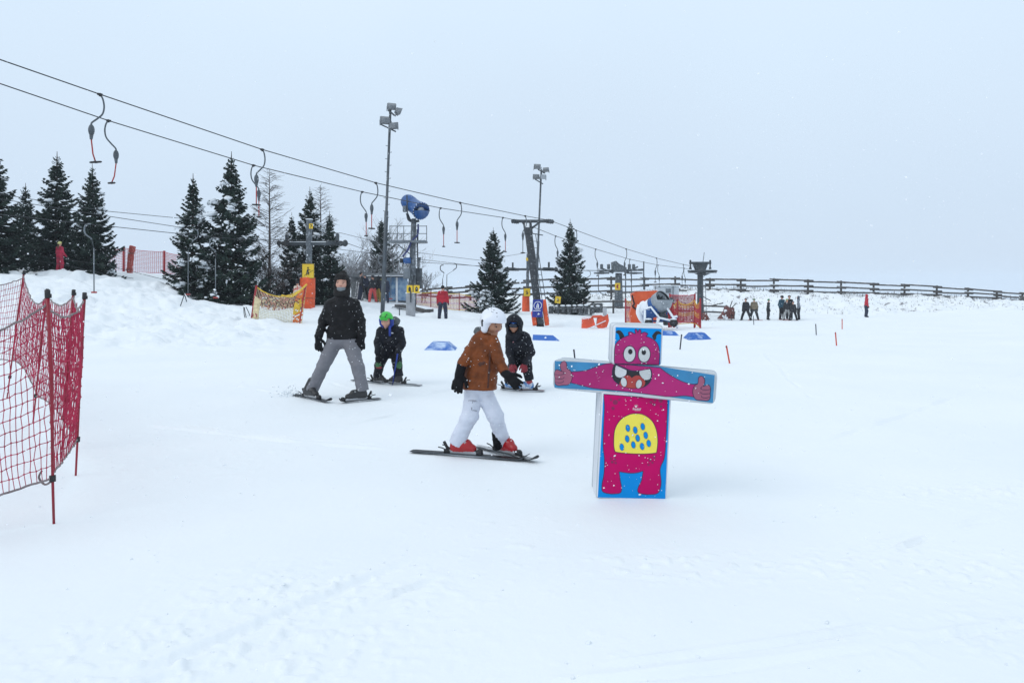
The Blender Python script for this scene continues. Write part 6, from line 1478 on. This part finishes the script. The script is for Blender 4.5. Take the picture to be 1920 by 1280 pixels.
C_khaki = col('khaki jacket', (.17, .14, .095)); C_lgrey = col('pale grey jacket', (.20, .22, .26)); C_lgreen = mat('lime green helmet', (.16, .36, .10), .4); C_lpant = col('light grey trousers', (.30, .31, .31)); C_teal = col('dark teal jacket', (.02, .07, .11)); C_sk = mat('dark ski', (.03, .02, .025), .4)
def FG(px, h, label, *a, **k): return figure(px, 600, 49.5+k.pop('dy', 0), h, label, *a, group=gg, **k)
FG(1399, 1.46, 'dark clad skier leaning left, leftmost of the group at the bank', C_blk, C_blk, col('dark blue hat', (.02, .03, .07)), (-.6, -.75, 0), .17, lean=.04, skis=C_sk, skn='leftmost dark skier at the bank')
FG(1414, 1.45, 'skier in khaki jacket with pale green helmet at the bank', C_khaki, col('charcoal trousers', (.035, .037, .042)), mat('sage helmet', (.20, .26, .18), .5), (.2, .97, 0), .13, skn='khaki jacketed skier', skis=mat('red ski', (.4, .05, .04), .4))
FG(1440, 1.40, 'lone dark skier with green helmet between the two small groups, side on', col('dark slate jacket', (.02, .026, .032)), C_blk, mat('dull green helmet', (.06, .22, .11), .5), (1, -.15, 0), .02, lean=.03)
FG(1466, 1.62, 'tall person in dark teal jacket at the left of the right hand group', C_teal, C_blk, C_blk, (.4, -.9, 0), .04, dy=.5, hatkind='hat')
FG(1475.5, 1.42, 'skier with lime green helmet and light grey trousers in the group', C_blk, C_lpant, C_lgreen, (.1, -1, 0), .12, dy=-.5, skn='skier in light grey trousers', skis=mat('red ski', (.4, .05, .04), .4))
FG(1480, 1.62, 'dark person with round black helmet behind the one with lime helmet', C_blk, C_blk, C_blk, (-.2, -1, 0), .04, dy=.9)
FG(1487, 1.26, 'small child in dark suit and grey helmet in wide stance within the group', C_blk, C_blk, col('slate helmet', (.06, .07, .09)), (0, -1, 0), .15, dy=-.6, skis=C_sk, skn='small child within the distant group')
FG(1498, 1.58, 'person in pale grey jacket at the right end of the group', C_lgrey, C_blk, col('blue grey hat', (.09, .11, .14)), (-.8, .3, 0), .08, dy=.3, hatkind='hood', lean=.03)
figure(1624, 595, 50, 1.55, 'lone person in red hooded jacket walking on the right below the log fence', C_red, C_nvy, C_red, (.9, -.2, 0), .02, .03, hatkind='hood', hem=.44)
# ------------------------------------------------------------------ stacked foam monster figure
FO = Vector((1000, 580)); FS = 380/1280
base_f = hit(1184, 936); FGR = thing('foam_figure', 'pink cartoon monster figure of three stacked printed foam blocks standing on the piste', 'figure', base_f)
M_fw = mat('white foam cover', (0.66, 0.69, 0.73), 0.45, var=.05, scale=4, bump=.2, bscale=7)
M_film = mat('greyed wet cover', (0.50, 0.54, 0.57), 0.35, var=.10, scale=4, bump=.25, bscale=7)
MM = [M_fw, mat('sky blue print', (0.0, 0.25, 0.66), .42, var=.08, scale=3, spec=.15), mat('magenta print', (0.52, 0.0, 0.115), .42, var=.10, scale=3, spec=.15), mat('dark outline print', (0.010, 0.004, 0.045), .4), mat('yellow print', (0.86, 0.73, 0.10), .45, var=.04, spec=.15),
      mat('bright white print', (0.55, 0.57, 0.57), .4, var=.04), mat('red mouth print', (0.38, 0.035, 0.03), .4, var=.1), mat('black print', (0.006, 0.006, 0.010), .4), mat('dull magenta print', (0.39, 0.020, 0.15), .42, var=.12, scale=3, spec=.2), mat('dusty pink print', (0.32, 0.085, 0.15), .4, var=.12), mat('plum spots print', (0.24, 0.0, 0.075), .4), mat('white lettering', (.8, .8, .8), .4), M_film, mat('dull blue print', (0.03, 0.21, 0.42), .4, var=.12), mat('light tooth print', (0.55, 0.57, 0.58), .4)]
class Block:
    def __init__(s, pt, nrm, upv):
        s.o = Vector(pt); s.n = unit(nrm); s.v = unit(Vector(upv)-s.n*Vector(upv).dot(s.n)); s.u = s.v.cross(s.n); s.mb = MB()
    def uv(s, zx, zy):
        px, py = FO.x+zx*FS, FO.y+zy*FS; d = Vector(((px-960)/F, 1, (HOR-py)/F)); c = Vector((0, 0, CH))
        t = (s.o-c).dot(s.n)/d.dot(s.n); q = c+d*t-s.o; return (q.dot(s.u), q.dot(s.v))
    def W(s, uv, h=0.0): return s.o+s.u*uv[0]+s.v*uv[1]+s.n*h
    def body(s, corners, depth, mi=0, r=0.03, puff=0.012):
        """rounded foam block whose front outline is given in zoomed photo pixels"""
        q = [Vector(s.uv(*c)) for c in corners]; ol = []
        for i in range(4):
            a, b, c = q[i-1], q[i], q[(i+1) % 4]; d1 = (a-b).normalized(); d2 = (c-b).normalized()
            for k in range(5):
                t = k/4; ol.append((b+d1*r)*(1-t)**2+b*2*t*(1-t)+(b+d2*r)*t*t)
        n = len(ol); cen = sum(ol, Vector((0, 0)))/n; rings = []
        for dz, ins in ((0.0, 0.010), (-0.004, 0.003), (-0.012, 0.0), (-depth*.5, -puff), (-depth+.012, 0.0), (-depth+.004, .003), (-depth, .010)):
            rings.append([s.W(p+(cen-p).normalized()*ins, dz) for p in ol])
        vs = [v for r_ in rings for v in r_]; fs = [list(range(n)), [len(vs)-n+i for i in range(n)][::-1]]
        for k in range(len(rings)-1):
            for i in range(n): fs.append([k*n+(i+1) % n, k*n+i, (k+1)*n+i, (k+1)*n+(i+1) % n])
        s.mb.add(vs, fs, mi, False)
        for i in range(len(fs)-2): s.mb.s[-1-i] = True
        for dz in (-0.03, -depth+.03):                                  # welt seams
            s.mb.tube([s.W(p+(p-cen).normalized()*.002, dz) for p in ol+[ol[0]]], 0.006, 6, 12, True, False)
        return s
    def _pts(s, zp, sm, closed=True):
        q = [Vector((*s.uv(*p), 0)) for p in zp]
        if sm: q = crv(q, sm, closed)
        return [Vector((p.x, p.y)) for p in q]
    def fill(s, zp, mi, lay, sm=5, line=None, lw=3.4):
        """printed shape; lay = print layer; line = outline material"""
        q = s._pts(zp, sm); s.mb.add([s.W(p, .0009*lay) for p in q], [list(range(len(q)))], mi)
        a = sum(q[i].x*q[(i+1) % len(q)].y-q[(i+1) % len(q)].x*q[i].y for i in range(len(q)))
        if a < 0: s.mb.f[-1] = s.mb.f[-1][::-1]
        if line is not None: s._stroke(q, line, lay+.5, lw, True)
        return s
    def _stroke(s, q, mi, lay, lw, closed):
        w = lw*FS/F*5.5/2*1.0; n = len(q); vs = []; fs = []
        for i in range(n):
            a = q[(i-1) % n] if closed or i > 0 else q[i]; b = q[(i+1) % n] if closed or i < n-1 else q[i]
            t = (b-a); t = t.normalized() if t.length > 1e-9 else Vector((1, 0)); nn = Vector((-t.y, t.x))
            vs += [s.W(q[i]+nn*w, .0009*lay), s.W(q[i]-nn*w, .0009*lay)]
        for i in range(n if closed else n-1): j = (i+1) % n; fs.append([2*i, 2*i+1, 2*j+1, 2*j])
        s.mb.add(vs, fs, mi)
    def line(s, zp, mi, lay, lw=3.4, sm=5): s._stroke(s._pts(zp, sm, False), mi, lay, lw, False); return s
    def ellipse(s, cx, cy, rx, ry, mi, lay, ang=0, line=None, lw=3.4, n=22):
        c, t = math.cos(R(ang)), math.sin(R(ang))
        return s.fill([(cx+rx*math.cos(a)*c-ry*math.sin(a)*t, cy+rx*math.cos(a)*t+ry*math.sin(a)*c) for a in [6.2832*i/n for i in range(n)]], mi, lay, 0, line, lw)
YFB = base_f.y
# --- body block
bk = Block((P(1184, 936, YFB).x, YFB, base_f.z), (0.0, -1, 0.0), (.045, 0, 1))
bk.body([(436, 522), (869, 558), (838, 1199), (402, 1193)], 0.34, 0, 0.02)
bk.fill([(443, 532), (861, 566), (833, 1194), (407, 1186)], 1, 1, 0)
bp_ = [(444, 534), (449, 620), (444, 740), (441, 860), (449, 950), (446, 1035), (433, 1110), (440, 1150), (490, 1163), (545, 1158), (557, 1130), (549, 1080), (541, 1022)]
bp2 = [(600, 1031), (650, 1030), (693, 1018), (684, 1075), (660, 1130), (668, 1158), (720, 1167), (785, 1158), (806, 1100), (800, 1020), (806, 985), (828, 930), (838, 800), (845, 650), (846, 566)]
def poly(*seg):
    o = []
    for q in seg: o += [tuple(v.xy) for v in crv([Vector((*p, 0)) for p in q], 5)]
    return o
full = poly(bp_[0:9], bp_[8:13], [bp_[12]]+bp2[0:3], bp2[2:7], bp2[6:15])
bk.fill(full, 2, 2, 0, 3, 4.2)
bell = poly([(514, 892), (508, 850), (514, 760), (548, 698), (600, 665), (648, 656), (700, 666), (748, 702), (776, 760), (785, 830), (779, 893)], [(779, 893), (770, 904), (700, 910), (610, 908), (530, 900), (514, 892)])
bk.fill(bell, 4, 4, 0, 3, 3.6)
bk.fill([(522, 800), (530, 750), (560, 705), (600, 680), (575, 715), (545, 765), (530, 830)], mat('brighter yellow print', (.80, .66, .02), .4) and 4, 5, 4)
for cx, cy in ((596, 748), (643, 760), (690, 738), (592, 815), (658, 811), (709, 793), (558, 867), (631, 853), (686, 863), (728, 844)):
    bk.ellipse(cx, cy, 13, 22, 1, 6, -8, 3, 1.8)
for cx, cy, r_ in ((517, 585, 16), (490, 570, 8), (542, 570, 8), (503, 623, 11), (742, 585, 9), (766, 573, 9), (762, 600, 11), (803, 574, 14), (806, 612, 8), (490, 940, 8), (498, 962, 9), (515, 946, 8), (520, 968, 8), (737, 950, 9), (763, 931, 10), (752, 966, 7), (727, 980, 7)):
    bk.ellipse(cx, cy, r_, r_, 10, 3, n=12)
# lettering on the chest
def lettering(b, text, zc, zw, mi, lay, shear=0.25):
    cu = bpy.data.curves.new('lettering', 'FONT'); cu.body = text; cu.size = 1; cu.align_x = 'CENTER'; cu.shear = shear; cu.offset = 0.012
    tmp = bpy.data.objects.new('lettering', cu); COL.objects.link(tmp)
    dg = bpy.context.evaluated_depsgraph_get(); me = tmp.evaluated_get(dg).to_mesh()
    xs = [v.co.x for v in me.vertices]; sc = zw*FS/F*YFB/(max(xs)-min(xs)); ou, ov = b.uv(*zc)
    b.mb.add([b.W((ou+v.co.x*sc, ov+v.co.y*sc), .0009*lay) for v in me.vertices], [list(p.vertices) for p in me.polygons], mi)
    tmp.evaluated_get(dg).to_mesh_clear(); bpy.data.objects.remove(tmp); bpy.data.curves.remove(cu)
lettering(bk, 'Sunkid', (651, 633), 54, 11, 4)
bk.ellipse(648, 612, 6, 6, 11, 4, n=12); bk.line([(640, 637), (674, 637)], 11, 4, 1.6, 0)
for a in range(5): bk.line([(648+9*math.cos(R(200+35*a)), 612+9*math.sin(R(200+35*a))), (648+13*math.cos(R(200+35*a)), 612+13*math.sin(R(200+35*a)))], 11, 4, 2, 0)
bk.mb.build('body_block', MM, FGR)
# --- arm block, tilted down to the right and turned a little
ab = Block(P(1190, 716, YFB-.01), (-0.275, -0.96, 0.02), (.09, 0, 1))
ab.body([(128, 320), (1152, 410), (1139, 597), (126, 497)], 0.27, 12, 0.035)
ab.fill([(136, 325), (480, 340), (800, 360), (1146, 414), (1134, 590), (830, 548), (560, 520), (133, 494)], 13, 1, 0)
arm = poly([(240, 394), (330, 385), (400, 360), (450, 345), (490, 339)], [(490, 339), (800, 367)], [(800, 367), (850, 405), (930, 450), (1000, 471), (1040, 468)], [(1040, 468), (1060, 520), (1030, 556)], [(1030, 556), (960, 545), (890, 549), (835, 549)], [(835, 549), (640, 524), (480, 507)], [(480, 507), (380, 497), (300, 478), (236, 462)], [(236, 462), (228, 428), (240, 394)])
ab.fill(arm, 8, 2, 0, 3, 3.6)
mouth = poly([(520, 346), (575, 370), (625, 388), (680, 386), (738, 374)], [(738, 374), (747, 400), (742, 445), (715, 478), (680, 492), (630, 497), (585, 490), (540, 470), (507, 440), (500, 395), (508, 358), (520, 346)])
ab.fill(mouth, 7, 3, 0, 3, 6)
ab.fill(poly([(545, 482), (548, 455), (568, 428), (600, 415), (622, 432)], [(622, 432), (650, 416), (685, 425), (705, 452), (702, 478), (680, 492), (630, 497), (580, 490), (545, 482)]), 6, 4, 0)
ab.fill(poly([(521, 350), (555, 366), (590, 382)], [(590, 382), (588, 408), (570, 425), (548, 431), (525, 422), (515, 400), (521, 350)]), 14, 5, 0, 3, 2.4)
ab.fill(poly([(668, 388), (700, 381), (738, 375)], [(738, 375), (745, 405), (738, 437), (712, 445), (690, 434), (672, 410), (668, 388)]), 14, 5, 0, 3, 2.4)
ab.ellipse(572, 458, 19, 30, 14, 6, -10, 3, 2); ab.ellipse(667, 470, 19, 28, 14, 6, 14, 3, 2)
def thumb_up(fx, ox, oy):
    z = lambda x, y: (ox+fx*x, oy+y)
    hand_ = poly([z(45, 0), z(36, -35), z(46, -58), z(64, -64), z(76, -50), z(80, -18), z(100, -4), z(112, 28), z(106, 62), z(88, 84), z(50, 88), z(22, 90), z(4, 76), z(2, 40), z(0, 10), z(14, -10), z(45, 0)])
    ab.fill(hand_, 9, 4, 0, 3, 3.2)
    for k, (x0, x1, y) in enumerate(((0, 56, 20), (2, 58, 46), (6, 54, 70))): ab.line([z(x0, y-2), z((x0+x1)/2, y+3), z(x1, y-2), z(x1+3, y-12)], 3, 5, 3)
    ab.line([z(45, 0), z(58, 4), z(62, 16)], 3, 5, 3)
thumb_up(1, 134, 390); thumb_up(-1, 1119, 485)
ab.mb.build('arm_block', MM, FGR)
# --- head block
hb = Block(P(1194, 690, YFB-.0), (-0.03, -1, 0.0), (.025, 0, 1))
hb.body([(508, 98), (816, 104), (806, 352), (498, 344)], 0.26, 0, .025)
hb.fill([(520, 112), (811, 122), (801, 350), (510, 340)], 1, 1, 0)
for q in ([(521, 146), (524, 137), (536, 131), (550, 134), (562, 146), (574, 168), (560, 190), (546, 184), (541, 164), (532, 152)], [(810, 156), (798, 140), (780, 136), (766, 145), (750, 168), (762, 190), (774, 188), (778, 166), (790, 156)]): hb.fill(q, 7, 2, 4)
head = poly([(511, 341), (514, 240), (530, 205), (560, 180), (590, 168), (604, 163)], [(604, 163), (600, 146), (616, 142), (636, 152), (645, 152)], [(645, 152), (641, 132), (646, 124), (655, 132), (660, 146)], [(660, 146), (666, 130), (675, 127), (680, 140), (678, 153)], [(678, 153), (700, 143), (718, 150), (722, 156), (711, 170)], [(711, 170), (745, 182), (775, 205), (792, 240), (797, 290), (793, 349)])
hb.fill(head, 8, 3, 0, 3, 4)
for cx, cy, px_, py_ in ((607, 281, 612, 266), (700, 283, 697, 270)):
    hb.ellipse(cx, cy, 38, 51, 5, 5, 3, 3, 4.2); hb.ellipse(px_, py_, 14, 17, 7, 7, n=16)
for cx, cy in ((541, 279), (562, 277), (757, 275), (777, 268), (775, 285), (525, 283)): hb.ellipse(cx, cy, 6, 4, 10, 4, n=10)
hb.mb.build('head_block', MM, FGR)
# ------------------------------------------------------------------ falling snow and snow stuck on clothes
m = MB(); rn = random.Random(98)
def flake(c, s):
    q = Matrix.Rotation(rn.random()*6.28, 3, Vector((rn.gauss(0, 1), rn.gauss(0, 1), rn.gauss(0, 1))).normalized())
    m.add([Vector(c)+q @ Vector(v)*s for v in ((1, 0, 0), (-1, 0, 0), (0, .75, 0), (0, -.75, 0), (0, 0, .7), (0, 0, -.7))], [[0, 2, 4], [2, 1, 4], [1, 3, 4], [3, 0, 4], [2, 0, 5], [1, 2, 5], [3, 1, 5], [0, 3, 5]], 0)
for i in range(9000):
    y = 2.2+(rn.random()**0.7)*38; x = rn.uniform(-.95, .95)*y*.75; z = rn.uniform(0.0, min(9, 1.6+y*.42))
    if z < gz0(np.array([x]), np.array([y]))[0]+.05: continue
    flake((x, y, z), rn.uniform(.0035, .0075)*(1.0 if y < 12 else 1.5))
o = single('snowflakes', m, mat('snowflake', (.9, .92, .95), .8, var=.01), 'snowflakes drifting through the air', 'snow', (0, 12, 2)); o['kind'] = 'stuff'
def stuck(ob, n, s0, s1, seed, zmin=None):
    """snow specks sitting on the outside of a mesh, as one part of it"""
    me = ob.data; r_ = random.Random(seed); mb = MB(); ps = me.polygons; N = len(ps); base = parent_org(ob)
    while n > 0:
        p = ps[r_.randrange(N)]; n -= 1
        if any(w in me.materials[p.material_index].name for w in ('skin', 'lips', 'eyes', 'warmer')): continue
        c = Vector(p.center)+Vector(p.normal)*.002; s = r_.uniform(s0, s1)
        mb.ball(c, (s*r_.uniform(.7, 1.6), s*.7, s*r_.uniform(.6, 1.0)), 0, 6, Matrix.Rotation(r_.uniform(-.6, .6), 3, 'Y'), .2, r_)
    if mb.v:
        k = mb.build('snow_specks', M_snowc, ob, world=False); k['kind'] = 'stuff'
nb = {}
for ob in list(bpy.data.objects):
    if ob.name.startswith('body') and ob.parent and ob.parent.name.startswith('person') and ob.parent.location.y < 13:
        stuck(ob, 190, .0022, .0058, len(ob.data.vertices))
for ch in FGR.children:
    mb = MB(); r_ = random.Random(ch.name)
    bl = {'body_block': (bk, (420, 850, 540, 1180), 110), 'arm_block': (ab, (140, 1130, 340, 540), 80), 'head_block': (hb, (515, 800, 120, 340), 35)}[ch.name]
    for i in range(int(bl[2]*.8)):
        x, y = r_.uniform(*bl[1][:2]), r_.uniform(*bl[1][2:]); q = bl[0].uv(x, y); s = r_.uniform(.0014, .0042)*(2.0 if r_.random() < .06 else 1)
        mb.ball(bl[0].W(q, .008), (s*r_.uniform(.8, 2.0), s*.8, s*.8), 0, 6, Matrix.Rotation(r_.uniform(-1, .2), 3, 'Y'), .2, r_)
    k = mb.build('snow_specks', M_snowc, ch); k['kind'] = 'stuff'
m = MB(); rn = random.Random(55)
for i in range(420):
    y = 2.3+rn.random()**1.5*9; x = rn.uniform(-.8, .8)*y; s = rn.uniform(.003, .009)*(1 if rn.random() < .93 else 1.7)
    m.ball(G(x, y, s*.2), (s*rn.uniform(.8, 1.8), s, s*.6), 0, 6, Matrix.Rotation(rn.random()*3, 3, 'Z'), .3, rn)
for i in range(90):
    p = hit(553, 741); s = rn.uniform(.005, .016); m.ball(G(p.x+rn.gauss(-.05, .12), p.y+rn.gauss(0, .1), abs(rn.gauss(0, .05))), (s, s, s*.8), 0, 6, None, .3, rn)
o = single('snow_clods', m, M_snow, 'small loose snow clods scattered over the piste', 'snow', (0, 5, 0)); o['kind'] = 'stuff'
# ------------------------------------------------------------------ misty air
hz = MB(); hz.box((0, 650, -29.0), (3000, 1720, 84.0)); ho = single('haze', hz, [], 'pale snowy haze filling the whole slope', 'haze', (0, 650, -29.0)); ho['kind'] = 'stuff'
hm = bpy.data.materials.new('haze'); hm.use_nodes = True; t = hm.node_tree; t.nodes.clear()
mo = t.nodes.new('ShaderNodeOutputMaterial'); pv = t.nodes.new('ShaderNodeVolumePrincipled')
pv.inputs['Color'].default_value = (0.86, 0.93, 1.0, 1); pv.inputs['Density'].default_value = 0.00045; pv.inputs['Anisotropy'].default_value = 0.2
t.links.new(pv.outputs[0], mo.inputs['Volume']); ho.data.materials.append(hm)
